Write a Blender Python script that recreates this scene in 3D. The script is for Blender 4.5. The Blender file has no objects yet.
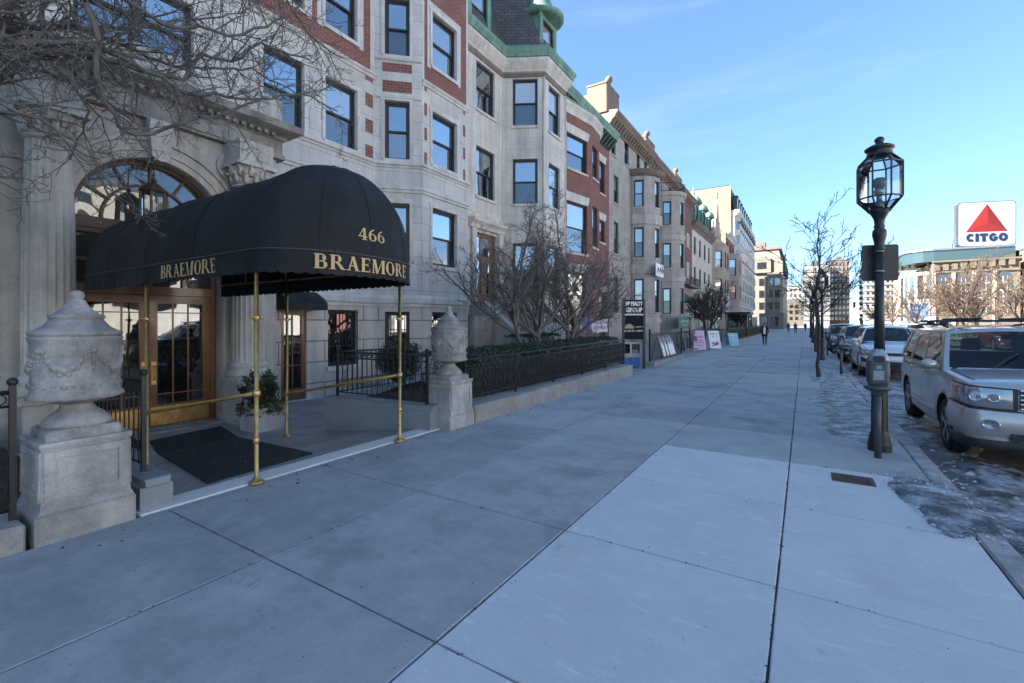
import bpy, bmesh, math, random
from mathutils import Vector, Matrix, noise as mnoise
PI = math.pi
R = math.radians
scene = bpy.context.scene
col = scene.collection
rnd = random.Random(7)

# ------------------------------------------------------------------ mesh builder
class MB:
    def __init__(s):
        s.v = []; s.f = []; s.m = []; s.sm = []
    def face(s, idx, m=0, smooth=False):
        s.f.append(tuple(idx)); s.m.append(m); s.sm.append(smooth)
    def poly(s, pts, m=0):
        b = len(s.v); s.v.extend([tuple(p) for p in pts]); s.face(range(b, b+len(pts)), m)
    def quad(s, a, b, c, d, m=0):
        s.poly((a, b, c, d), m)
    def hexa(s, p, m=0):
        # p: 8 points, bottom ring 0-3 (ccw from above), top ring 4-7
        b = len(s.v); s.v.extend([tuple(q) for q in p])
        for f in ((3,2,1,0),(4,5,6,7),(0,1,5,4),(1,2,6,5),(2,3,7,6),(3,0,4,7)):
            s.face([b+i for i in f], m)
    def box(s, x0, x1, y0, y1, z0, z1, m=0):
        if x0 > x1: x0, x1 = x1, x0
        if y0 > y1: y0, y1 = y1, y0
        if z0 > z1: z0, z1 = z1, z0
        s.hexa(((x0,y0,z0),(x1,y0,z0),(x1,y1,z0),(x0,y1,z0),(x0,y0,z1),(x1,y0,z1),(x1,y1,z1),(x0,y1,z1)), m)
    def bbox(s, x0, x1, y0, y1, z0, z1, b=.01, m=0):
        # box with chamfered top and vertical edges
        pts = [(x0+b,y0),(x1-b,y0),(x1,y0+b),(x1,y1-b),(x1-b,y1),(x0+b,y1),(x0,y1-b),(x0,y0+b)]
        top = [(x0+2*b,y0+b),(x1-2*b,y0+b),(x1-b,y0+2*b),(x1-b,y1-2*b),(x1-2*b,y1-b),(x0+2*b,y1-b),(x0+b,y1-2*b),(x0+b,y0+2*b)]
        s.rings([[(x,y,z0) for x,y in pts],[(x,y,z1-b) for x,y in pts],[(x,y,z1) for x,y in top]], m, cap=True)
    def obox(s, c, ax, hx, hy, z0, z1, m=0):
        # box centred at c (x,y), ax = plan angle of its local x axis, half sizes
        ca, sa = math.cos(ax), math.sin(ax)
        P = [(c[0]+ca*a-sa*b, c[1]+sa*a+ca*b) for a,b in ((-hx,-hy),(hx,-hy),(hx,hy),(-hx,hy))]
        s.hexa([(x,y,z0) for x,y in P]+[(x,y,z1) for x,y in P], m)
    def beam(s, a, b, w, h, m=0, up=(0,0,1)):
        a = Vector(a); b = Vector(b); d = (b-a).normalized(); u = Vector(up)
        if abs(d.dot(u)) > .98: u = Vector((1,0,0))
        x = d.cross(u).normalized(); y = x.cross(d)
        r = []
        for p in (a, b):
            r.append([tuple(p+x*i*w/2+y*j*h/2) for i,j in ((-1,-1),(1,-1),(1,1),(-1,1))])
        s.rings(r, m, cap=True)
    def rings(s, rs, m=0, cap=False, smooth=False, closed=True):
        n = len(rs[0]); b = len(s.v)
        for r in rs: s.v.extend([tuple(p) for p in r])
        for i in range(len(rs)-1):
            for j in range(n if closed else n-1):
                k = (j+1) % n
                s.face((b+i*n+j, b+i*n+k, b+(i+1)*n+k, b+(i+1)*n+j), m, smooth)
        if cap:
            s.face([b+j for j in range(n)][::-1], m); s.face([b+(len(rs)-1)*n+j for j in range(n)], m)
    def lathe(s, c, prof, n=16, m=0, smooth=True, cap=True, a0=0, sx=1, sy=1):
        rs = [[(c[0]+r*sx*math.cos(a0+2*PI*j/n), c[1]+r*sy*math.sin(a0+2*PI*j/n), c[2]+z) for j in range(n)] for r,z in prof]
        s.rings(rs, m, cap, smooth)
    def tube(s, pts, rad, n=5, m=0, smooth=True, cap=False):
        pts = [Vector(p) for p in pts]
        if not hasattr(rad, '__len__'): rad = [rad]*len(pts)
        rs = []; u = None
        for i,p in enumerate(pts):
            d = (pts[min(i+1,len(pts)-1)]-pts[max(i-1,0)])
            if d.length < 1e-9: d = Vector((0,0,1))
            d.normalize()
            if u is None:
                u = d.orthogonal().normalized()
            else:
                u = (u-d*u.dot(d))
                if u.length < 1e-6: u = d.orthogonal()
                u.normalize()
            w = d.cross(u)
            rs.append([tuple(p+(u*math.cos(2*PI*j/n)+w*math.sin(2*PI*j/n))*rad[i]) for j in range(n)])
        s.rings(rs, m, cap, smooth)
    def ball(s, c, r, n=10, k=6, m=0, sz=1.0):
        s.lathe(c, [(max(1e-4, r*math.sin(PI*i/k)), -r*sz*math.cos(PI*i/k)) for i in range(k+1)], n, m, True, True)
    def prism(s, poly, z0, z1, m=0):
        s.rings([[(x,y,z0) for x,y in poly],[(x,y,z1) for x,y in poly]], m, cap=True)
    def sweep(s, path, prof, m=0, closed=False):
        # path: plan points, prof: (out, z); outward is to the right of travel; mitred, ends capped
        n = len(path); rs = []
        for i in range(n):
            P = Vector(path[i])
            def nd(a, b):
                d = (Vector(b)-Vector(a)).normalized(); return Vector((d.y, -d.x))
            if 0 < i < n-1:
                n1, n2 = nd(path[i-1], path[i]), nd(path[i], path[i+1])
                q = (n1+n2); q = q/max(.25, q.dot(n1))
            elif i == 0: q = nd(path[0], path[1])
            else: q = nd(path[-2], path[-1])
            rs.append([(P.x+q.x*o, P.y+q.y*o, z) for o,z in prof])
        s.rings(rs, m, cap=True)

def root_loc(o):
    p = Vector((0,0,0))
    while o is not None:
        p += o.location; o = o.parent
    return p

def build(name, mb, mats, parent=None, local=False, smooth_angle=None):
    me = bpy.data.meshes.new(name)
    off = Vector((0,0,0)) if (local or parent is None) else root_loc(parent)
    vs = [(x-off.x, y-off.y, z-off.z) for x,y,z in mb.v]
    me.from_pydata(vs, [], mb.f)
    if not isinstance(mats, (list, tuple)): mats = [mats]
    for m in mats: me.materials.append(m)
    me.polygons.foreach_set('material_index', mb.m)
    me.polygons.foreach_set('use_smooth', mb.sm)
    me.update()
    # box-projected UVs in metres
    uv = me.uv_layers.new(name='UVMap')
    if len(mb.f) < 60000:
        dat = [0.0]*(2*len(me.loops)); V = mb.v
        for p in me.polygons:
            nx, ny, nz = p.normal
            flat = abs(nz) > .75
            l = math.hypot(nx, ny) or 1
            tx, ty = -ny/l, nx/l
            for li in p.loop_indices:
                x, y, z = V[me.loops[li].vertex_index]
                if flat: dat[2*li], dat[2*li+1] = x, y
                else: dat[2*li], dat[2*li+1] = x*tx+y*ty, z
        uv.data.foreach_set('uv', dat)
    o = bpy.data.objects.new(name, me); col.objects.link(o)
    if parent is not None: o.parent = parent
    return o

def tag(o, label=None, cat=None, group=None, kind=None):
    if label: o['label'] = label
    if cat: o['category'] = cat
    if group: o['group'] = group
    if kind: o['kind'] = kind
    return o

def thing(name, label, cat, loc=(0,0,0), group=None):
    o = bpy.data.objects.new(name, None); col.objects.link(o)
    o.empty_display_size = .2
    o.location = loc
    return tag(o, label, cat, group)

def dup(o, parent=None, loc=None, rz=None, label=None, scale=None):
    c = o.copy(); col.objects.link(c)
    c.parent = parent
    for ch in list(o.children): dup(ch, c)
    if loc is not None: c.location = loc
    if rz is not None: c.rotation_euler = (0,0,rz)
    if label: c['label'] = label
    if scale: c.scale = scale
    return c

# ------------------------------------------------------------------ materials
def new_mat(name):
    m = bpy.data.materials.new(name); m.use_nodes = True
    nt = m.node_tree; b = nt.nodes['Principled BSDF']
    return m, nt, b
def nd(nt, t, **kw):
    n = nt.nodes.new(t)
    for k,v in kw.items():
        if k in n.inputs.keys() if isinstance(k, str) else False: n.inputs[k].default_value = v
        else: setattr(n, k, v)
    return n
def rgb(c): return (c[0], c[1], c[2], 1)

def mat(name, c, rough=.6, metal=0, var=.25, vscale=1.2, fine=.12, fscale=14, bump=.15, bscale=40, c2=None,
        brick=None, streak=0, spec=.5, coat=0, joint=None, bdist=.01, speck=0):
    """colour c varied by large stains (var), fine grain (fine), optional masonry (brick=(w,h,mortar,colour2,mortarcolour)), streaks"""
    m, nt, b = new_mat(name)
    L = nt.links.new
    geo = nd(nt, 'ShaderNodeNewGeometry')
    base = None; hgt = None
    if brick:
        uv = nd(nt, 'ShaderNodeUVMap'); uv.uv_map = 'UVMap'
        br = nd(nt, 'ShaderNodeTexBrick')
        br.offset = brick[5] if len(brick) > 5 else .5
        L(uv.outputs['UV'], br.inputs['Vector'])
        br.inputs['Scale'].default_value = 1
        br.inputs['Brick Width'].default_value = brick[0]; br.inputs['Row Height'].default_value = brick[1]
        br.inputs['Mortar Size'].default_value = brick[2]; br.inputs['Mortar Smooth'].default_value = .1
        br.inputs['Bias'].default_value = 0
        br.inputs['Color1'].default_value = rgb(c); br.inputs['Color2'].default_value = rgb(brick[3]); br.inputs['Mortar'].default_value = rgb(brick[4])
        base = br.outputs['Color']; hgt = br.outputs['Fac']
    else:
        r = nd(nt, 'ShaderNodeRGB'); r.outputs[0].default_value = rgb(c); base = r.outputs[0]
    if c2 is not None:
        n2 = nd(nt, 'ShaderNodeTexNoise'); n2.inputs['Scale'].default_value = vscale*.7; n2.inputs['Detail'].default_value = 6; n2.inputs['Roughness'].default_value = .65
        L(geo.outputs['Position'], n2.inputs['Vector'])
        rp = nd(nt, 'ShaderNodeValToRGB'); rp.color_ramp.elements[0].position = .42; rp.color_ramp.elements[1].position = .62
        L(n2.outputs['Fac'], rp.inputs['Fac'])
        mx = nd(nt, 'ShaderNodeMix'); mx.data_type = 'RGBA'
        L(rp.outputs['Color'], mx.inputs['Factor']); L(base, mx.inputs[6]); mx.inputs[7].default_value = rgb(c2); base = mx.outputs[2]
    def modulate(base, fac, lo, hi):
        mr = nd(nt, 'ShaderNodeMapRange'); mr.inputs['From Min'].default_value = .25; mr.inputs['From Max'].default_value = .75
        mr.inputs['To Min'].default_value = lo; mr.inputs['To Max'].default_value = hi
        L(fac, mr.inputs['Value'])
        mx = nd(nt, 'ShaderNodeVectorMath', operation='SCALE')
        L(base, mx.inputs[0]); L(mr.outputs[0], mx.inputs['Scale']); return mx.outputs[0]
    if var:
        n = nd(nt, 'ShaderNodeTexNoise'); n.inputs['Scale'].default_value = vscale; n.inputs['Detail'].default_value = 8; n.inputs['Roughness'].default_value = .65
        L(geo.outputs['Position'], n.inputs['Vector']); base = modulate(base, n.outputs['Fac'], 1-var, 1+var)
    if streak:
        mp = nd(nt, 'ShaderNodeMapping'); mp.inputs['Scale'].default_value = (5, 5, .35)
        L(geo.outputs['Position'], mp.inputs['Vector'])
        n = nd(nt, 'ShaderNodeTexNoise'); n.inputs['Scale'].default_value = 1; n.inputs['Detail'].default_value = 6
        L(mp.outputs[0], n.inputs['Vector']); base = modulate(base, n.outputs['Fac'], 1-streak, 1+streak*.5)
    nf = nd(nt, 'ShaderNodeTexNoise'); nf.inputs['Scale'].default_value = fscale; nf.inputs['Detail'].default_value = 5; nf.inputs['Roughness'].default_value = .7
    L(geo.outputs['Position'], nf.inputs['Vector'])
    if fine: base = modulate(base, nf.outputs['Fac'], 1-fine, 1+fine)
    if speck:
        ns = nd(nt, 'ShaderNodeTexNoise'); ns.inputs['Scale'].default_value = 160; ns.inputs['Detail'].default_value = 2
        L(geo.outputs['Position'], ns.inputs['Vector']); base = modulate(base, ns.outputs['Fac'], 1-speck, 1+speck)
    L(base, b.inputs['Base Color'])
    b.inputs['Roughness'].default_value = rough; b.inputs['Metallic'].default_value = metal
    b.inputs['Specular IOR Level'].default_value = spec
    if coat:
        b.inputs['Coat Weight'].default_value = coat; b.inputs['Coat Roughness'].default_value = .06
    if bump:
        nb = nd(nt, 'ShaderNodeTexNoise'); nb.inputs['Scale'].default_value = bscale; nb.inputs['Detail'].default_value = 5
        L(geo.outputs['Position'], nb.inputs['Vector'])
        h = nb.outputs['Fac']
        if hgt is not None:
            ma = nd(nt, 'ShaderNodeMath', operation='MULTIPLY_ADD'); L(hgt, ma.inputs[0]); ma.inputs[1].default_value = -1.5; L(h, ma.inputs[2]); h = ma.outputs[0]
        bp = nd(nt, 'ShaderNodeBump'); bp.inputs['Strength'].default_value = bump; bp.inputs['Distance'].default_value = bdist
        L(h, bp.inputs['Height']); L(bp.outputs[0], b.inputs['Normal'])
    return m

def glass_mat(name, dark=(.012,.014,.016), refl=.45, rough=.02, wav=.02, tint=(.9,.95,1), rmax=None):
    # window pane: dark room behind, fresnel-like mirror of the sky and street in front
    m, nt, b = new_mat(name); L = nt.links.new
    nt.nodes.remove(b)
    out = nt.nodes['Material Output']
    df = nd(nt, 'ShaderNodeBsdfDiffuse'); df.inputs['Color'].default_value = rgb(dark)
    gl = nd(nt, 'ShaderNodeBsdfGlossy'); gl.inputs['Roughness'].default_value = rough; gl.inputs['Color'].default_value = rgb(tint)
    lw = nd(nt, 'ShaderNodeLayerWeight'); lw.inputs['Blend'].default_value = .35
    mr = nd(nt, 'ShaderNodeMapRange'); mr.inputs['To Min'].default_value = refl; mr.inputs['To Max'].default_value = rmax or min(1, refl+.5)
    L(lw.outputs['Facing'], mr.inputs['Value'])
    if wav:
        geo = nd(nt, 'ShaderNodeNewGeometry')
        n = nd(nt, 'ShaderNodeTexNoise'); n.inputs['Scale'].default_value = 1.6; n.inputs['Detail'].default_value = 1
        L(geo.outputs['Position'], n.inputs['Vector'])
        bp = nd(nt, 'ShaderNodeBump'); bp.inputs['Strength'].default_value = wav*8; bp.inputs['Distance'].default_value = .02
        L(n.outputs['Fac'], bp.inputs['Height']); L(bp.outputs[0], gl.inputs['Normal'])
    mx = nd(nt, 'ShaderNodeMixShader'); L(mr.outputs[0], mx.inputs[0]); L(df.outputs[0], mx.inputs[1]); L(gl.outputs[0], mx.inputs[2])
    L(mx.outputs[0], out.inputs['Surface'])
    return m
def clear_mat(name, tint=(.86,.9,.92)):
    m, nt, b = new_mat(name); L = nt.links.new
    nt.nodes.remove(b); out = nt.nodes['Material Output']
    tr = nd(nt, 'ShaderNodeBsdfTransparent'); tr.inputs['Color'].default_value = rgb(tint)
    gl = nd(nt, 'ShaderNodeBsdfGlossy'); gl.inputs['Roughness'].default_value = .03
    fr = nd(nt, 'ShaderNodeFresnel'); fr.inputs['IOR'].default_value = 1.5
    mx = nd(nt, 'ShaderNodeMixShader'); L(fr.outputs[0], mx.inputs[0]); L(tr.outputs[0], mx.inputs[1]); L(gl.outputs[0], mx.inputs[2])
    L(mx.outputs[0], out.inputs['Surface']); return m

M = {}
lime = (.40,.385,.36)
M['stone'] = mat('limestone_blocks', (.50,.497,.485), .8, brick=(1.05,.52,.008,(.45,.447,.435),(.27,.265,.255)), var=.16, vscale=.8, streak=.18, bump=.12, bscale=30)
M['stone_plain'] = mat('limestone_trim', (.50,.495,.48), .8, var=.2, vscale=1.5, streak=.22, bump=.15, bscale=35)
M['stone_rust'] = mat('limestone_rusticated', (.46,.45,.425), .85, brick=(1.3,.56,.018,(.43,.42,.395),(.16,.16,.155)), var=.2, streak=.22, bump=.25, bdist=.02)
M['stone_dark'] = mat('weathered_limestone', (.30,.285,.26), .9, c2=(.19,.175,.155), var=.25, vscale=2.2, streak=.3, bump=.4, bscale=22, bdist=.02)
M['portal'] = mat('portal_limestone', (.46,.445,.41), .85, c2=(.36,.34,.305), var=.2, vscale=1.1, streak=.3, bump=.3, bscale=25, bdist=.015)
M['carved'] = mat('carved_limestone', (.48,.465,.43), .85, var=.2, streak=.15, bump=1, bscale=11, bdist=.06)
M['granite'] = mat('speckled_granite', (.38,.375,.36), .85, c2=(.22,.215,.205), streak=.28, var=.3, vscale=2.2, fine=.18, fscale=60, bump=.45, bscale=60, bdist=.008, speck=.18)
M['urn'] = mat('weathered_urn_stone', (.33,.325,.31), .9, c2=(.19,.185,.175), var=.25, vscale=4, fine=.18, fscale=40, bump=.45, bscale=60, bdist=.008, speck=.12, streak=.25)
M['brick'] = mat('red_brick', (.21,.062,.046), .85, brick=(.215,.077,.010,(.15,.042,.033),(.20,.155,.135)), var=.2, vscale=1.5, bump=.35)
M['brick_far'] = mat('dull_red_brick', (.16,.05,.037), .85, brick=(.215,.077,.009,(.115,.036,.028),(.18,.135,.115)), var=.2, vscale=1, bump=.25)
M['orange_brick'] = mat('orange_brick', (.34,.16,.07), .85, brick=(.22,.08,.01,(.28,.13,.058),(.30,.23,.16)), var=.15, bump=.2)
M['lime2'] = mat('buff_limestone', (.53,.505,.465), .8, brick=(.95,.48,.006,(.49,.47,.435),(.33,.31,.285)), var=.2, vscale=.9, streak=.25, bump=.12)
M['lime2_plain'] = mat('buff_limestone_trim', (.51,.49,.45), .8, var=.22, streak=.28, bump=.15)
M['grey_stone'] = mat('grey_sandstone', (.34,.315,.29), .85, brick=(.7,.33,.006,(.30,.28,.26),(.21,.195,.18)), var=.2, streak=.2, bump=.15)
M['grey_plain'] = mat('grey_sandstone_trim', (.38,.355,.33), .85, var=.25, streak=.25, bump=.2)
M['brown_stone'] = mat('brown_sandstone', (.16,.12,.10), .85, var=.3, streak=.2, bump=.25)
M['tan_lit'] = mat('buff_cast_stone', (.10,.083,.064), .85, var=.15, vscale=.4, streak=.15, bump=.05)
M['cream'] = mat('cream_limestone', (.52,.48,.41), .8, brick=(.9,.42,.006,(.48,.44,.375),(.33,.3,.26)), var=.18, streak=.2, bump=.12)
M['tan_stone'] = mat('tan_sandstone', (.36,.29,.23), .85, brick=(.6,.3,.008,(.31,.25,.2),(.22,.18,.15)), var=.2, streak=.2, bump=.2)
M['white_brick'] = mat('pale_cream_brick', (.22,.178,.11), .85, var=.1, vscale=.3, streak=.1, bump=.05)
M['white_stone'] = mat('white_limestone', (.55,.53,.50), .85, brick=(1.2,.6,.012,(.51,.49,.46),(.36,.35,.33)), var=.15, streak=.15, bump=.05)
M['copper'] = mat('green_copper', (.12,.235,.19), .7, c2=(.17,.29,.24), var=.3, vscale=2, streak=.35, bump=.1)
M['copper_dark'] = mat('dark_green_copper', (.05,.09,.075), .7, var=.3, streak=.3, bump=.1)
M['slate'] = mat('slate_shingles', (.06,.062,.065), .75, brick=(.3,.16,.012,(.095,.09,.088),(.02,.02,.02)), var=.3, vscale=2, bump=.6, bdist=.02)
M['roof'] = mat('flat_roof_felt', (.08,.08,.085), .9)
M['iron'] = mat('black_iron', (.012,.012,.014), .45, var=.2, fine=.1, bump=.1, bscale=80)
M['iron_green'] = mat('black_green_cast_iron', (.014,.018,.018), .4, var=.3, fine=.15, bump=.2, bscale=60)
M['brass'] = mat('worn_brass', (.58,.37,.14), .42, .9, var=.35, vscale=6, fine=.25, bump=.1, bscale=50)
M['wood'] = mat('varnished_oak', (.17,.073,.028), .4, var=.3, vscale=3, streak=.3, bump=.1, coat=.3)
M['wood_dark'] = mat('dark_stained_wood', (.05,.028,.016), .5, var=.3, streak=.3, bump=.1)
M['frame_dark'] = mat('dark_window_paint', (.022,.023,.026), .45, var=.15, bump=.05)
M['frame_white'] = mat('white_window_paint', (.6,.6,.58), .5, var=.1, bump=.03)
M['glass'] = glass_mat('window_glass', refl=.42)
M['glass_low'] = glass_mat('screened_window_glass', (.035,.038,.042), refl=.13, rough=.12)
M['glass_blind'] = glass_mat('blind_behind_glass', (.30,.29,.27), refl=.30)
M['glass_soft'] = glass_mat('curtain_behind_glass', (.12,.115,.105), refl=.36)
M['glass_warm'] = glass_mat('room_behind_glass', (.05,.035,.022), refl=.30)
M['glass_dark'] = glass_mat('dim_window_glass', (.012,.012,.013), refl=.22)
M['glass_curtain'] = glass_mat('curtained_window_glass', (.32,.31,.29), refl=.3)
M['fan_glass'] = glass_mat('fanlight_glass', (.06,.05,.042), refl=.10, wav=.06)
M['door_glass'] = glass_mat('dark_door_glass', (.010,.009,.008), refl=.12)
M['clear'] = clear_mat('clear_lantern_glass')
M['cloth'] = mat('black_awning_canvas', (.0085,.0105,.0135), .75, c2=(.017,.019,.022), var=.45, vscale=1.8, fine=.3, streak=.35, fscale=30, bump=.25, bscale=200, bdist=.003, spec=.35)
M['cloth_edge'] = mat('awning_piping', (.06,.06,.058), .7, var=.2)
M['gold'] = mat('gold_lettering', (.50,.36,.17), .6, var=.15, bump=.05)
M['mulch'] = mat('bark_mulch', (.055,.035,.026), .95, var=.4, vscale=8, fine=.5, fscale=40, bump=1, bscale=50, bdist=.03)
M['grey_paint'] = mat('grey_painted_concrete', (.20,.235,.255), .6, var=.15, vscale=2, fine=.08, bump=.12, bscale=25)
M['rubber'] = mat('black_ribbed_rubber_mat', (.014,.016,.02), .8, var=.4, vscale=5, fine=.5, fscale=50, bump=.6, bscale=90)
M['asphalt'] = mat('salt_stained_asphalt', (.085,.086,.088), .7, c2=(.17,.17,.175), var=.35, vscale=1.5, fine=.3, fscale=40, bump=.5, bscale=90)
M['bark'] = mat('grey_bark', (.115,.107,.098), .9, var=.35, vscale=6, fine=.25, bump=.5, bscale=40)
M['bark_dark'] = mat('dark_bark', (.05,.043,.04), .9, var=.3, vscale=6, bump=.4, bscale=40)
M['bark_mid'] = mat('brown_grey_bark', (.125,.11,.103), .9, var=.3, vscale=6, bump=.4, bscale=40)
M['bark_tan'] = mat('tan_bark', (.075,.052,.038), .9, var=.3, vscale=3, bump=.3)
M['bud'] = mat('pale_buds', (.24,.22,.19), .8, var=.2, bump=0)
M['leaf'] = mat('dark_evergreen_leaves', (.026,.042,.018), .55, var=.5, vscale=4, fine=.3, bump=0)
M['leaf2'] = mat('yew_hedge_leaves', (.02,.04,.018), .6, var=.5, vscale=3, fine=.3, bump=0)
M['black_paint'] = mat('black_paint', (.014,.014,.016), .4, var=.15, bump=.03)
M['sign_black'] = mat('matt_black_sign', (.008,.009,.012), .75, var=.15, bump=.03, spec=.2)
M['white_paint'] = mat('white_paint', (.7,.7,.7), .5, var=.08, bump=.03)
M['sign_white'] = mat('sign_white', (.36,.36,.36), .5, var=.08, bump=0)
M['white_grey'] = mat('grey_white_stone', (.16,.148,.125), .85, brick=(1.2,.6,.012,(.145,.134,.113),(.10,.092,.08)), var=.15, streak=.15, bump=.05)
M['red_paint'] = mat('red_paint', (.27,.017,.011), .5, var=.05, bump=0)
M['red_dark'] = mat('deep_red_paint', (.16,.008,.008), .5, var=.05, bump=0)
M['navy_paint'] = mat('navy_paint', (.004,.02,.07), .5, var=.05, bump=0)
M['blue_paint'] = mat('blue_plastic', (.03,.13,.42), .5, var=.1, bump=0)
M['pale_blue'] = mat('pale_blue_board', (.25,.48,.55), .5, var=.2, vscale=3, bump=0)
M['pink'] = mat('pale_pink_board', (.56,.42,.50), .5, var=.1, bump=0)
M['maroon'] = mat('maroon_ink', (.2,.05,.12), .6, var=.1, bump=0)
M['green_paint'] = mat('green_sign_paint', (.045,.2,.11), .55, var=.1, bump=0)
M['green_cloth'] = mat('green_awning_canvas', (.012,.075,.045), .8, var=.2, bump=.1)
M['steel'] = mat('dull_steel', (.28,.29,.30), .4, .8, var=.2, bump=.1)
M['meter_grey'] = mat('meter_grey_paint', (.07,.08,.085), .45, .2, var=.2, vscale=8, bump=.1)
M['concrete'] = mat('concrete_ledge', (.30,.285,.265), .9, c2=(.24,.225,.205), var=.2, vscale=2, fine=.2, bump=.4, bscale=30, bdist=.01)
M['ice'] = mat('dirty_ice', (.045,.043,.04), .42, c2=(.40,.42,.45), var=.45, vscale=5.5, fine=.55, fscale=30, bump=1, bscale=22, bdist=.05, speck=.4)
M['snow'] = mat('old_snow', (.52,.54,.58), .6, c2=(.22,.22,.22), var=.2, vscale=6, bump=.5, bscale=30, bdist=.02)
M['light_concrete'] = mat('new_concrete_panel', (.47,.455,.425), .9, var=.08, vscale=.9, bump=.12)
M['cast'] = mat('rusty_cast_iron', (.11,.065,.045), .7, .4, var=.4, vscale=12, bump=.6, bscale=60)
# ------------------------------------------------------------------ camera
cam = bpy.data.cameras.new('camera'); camo = bpy.data.objects.new('camera', cam); col.objects.link(camo)
TH = math.atan(292/459.)
cam.sensor_width = 36; cam.lens = 459/1024*36; cam.shift_y = -18.5/1024; cam.clip_end = 4000; cam.clip_start = .05
camo.location = (0, 0, 1.6); camo.rotation_euler = (PI/2, 0, TH)
scene.camera = camo

# ------------------------------------------------------------------ light
SUN_EL = R(33); SUN_AZ = R(-125)      # azimuth of the sun measured from +Y towards +X
w = bpy.data.worlds.new('World'); scene.world = w; w.use_nodes = True
nt = w.node_tree; bg = nt.nodes['Background']
sky = nt.nodes.new('ShaderNodeTexSky'); sky.sky_type = 'NISHITA'; sky.sun_disc = False
sky.sun_elevation = SUN_EL; sky.sun_rotation = SUN_AZ
sky.air_density = 1; sky.dust_density = .5; sky.ozone_density = 3.5; sky.altitude = 1000
gm = nt.nodes.new('ShaderNodeGamma'); gm.inputs['Gamma'].default_value = .75      # softer fall-off from horizon to zenith
nt.links.new(sky.outputs[0], gm.inputs['Color']); 
tc = nt.nodes.new('ShaderNodeTexCoord'); mp = nt.nodes.new('ShaderNodeMapping'); mp.inputs['Scale'].default_value = (1.2, 2.2, 7); mp.inputs['Rotation'].default_value = (.25, .1, .5)
cn = nt.nodes.new('ShaderNodeTexNoise'); cn.inputs['Scale'].default_value = 1.6; cn.inputs['Detail'].default_value = 7; cn.inputs['Roughness'].default_value = .6; cn.inputs['Distortion'].default_value = .4
cr_ = nt.nodes.new('ShaderNodeMapRange'); cr_.inputs['From Min'].default_value = .5; cr_.inputs['From Max'].default_value = .85; cr_.inputs['To Max'].default_value = .22      # thin high cloud
cm = nt.nodes.new('ShaderNodeMix'); cm.data_type = 'RGBA'; cm.inputs[7].default_value = (2.6, 2.75, 2.9, 1)
nt.links.new(tc.outputs['Generated'], mp.inputs[0]); nt.links.new(mp.outputs[0], cn.inputs['Vector']); nt.links.new(cn.outputs['Fac'], cr_.inputs['Value']); nt.links.new(cr_.outputs[0], cm.inputs['Factor']); 
tn = nt.nodes.new('ShaderNodeVectorMath'); tn.operation = 'MULTIPLY'; tn.inputs[1].default_value = (.69, .87, 1.0)      # cold clear winter air
nt.links.new(gm.outputs[0], tn.inputs[0]); nt.links.new(tn.outputs[0], cm.inputs[6])
nt.links.new(cm.outputs[2], bg.inputs['Color']); bg.inputs['Strength'].default_value = .056
sd = bpy.data.lights.new('sun', 'SUN'); sd.energy = 4.2; sd.angle = R(.53); sd.color = (1, .94, .87)
so = bpy.data.objects.new('sun', sd); col.objects.link(so)
dvec = Vector((math.sin(SUN_AZ)*math.cos(SUN_EL), math.cos(SUN_AZ)*math.cos(SUN_EL), math.sin(SUN_EL)))
so.rotation_euler = dvec.to_track_quat('Z', 'Y').to_euler(); so.location = (-20, -30, 40)
scene.view_settings.view_transform = 'Standard'; scene.view_settings.look = 'None'
scene.view_settings.exposure = 3.15; scene.view_settings.gamma = 1
scene.render.engine = 'CYCLES'
scene.cycles.max_bounces = 6; scene.cycles.transparent_max_bounces = 12
scene.cycles.use_denoising = True

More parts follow.
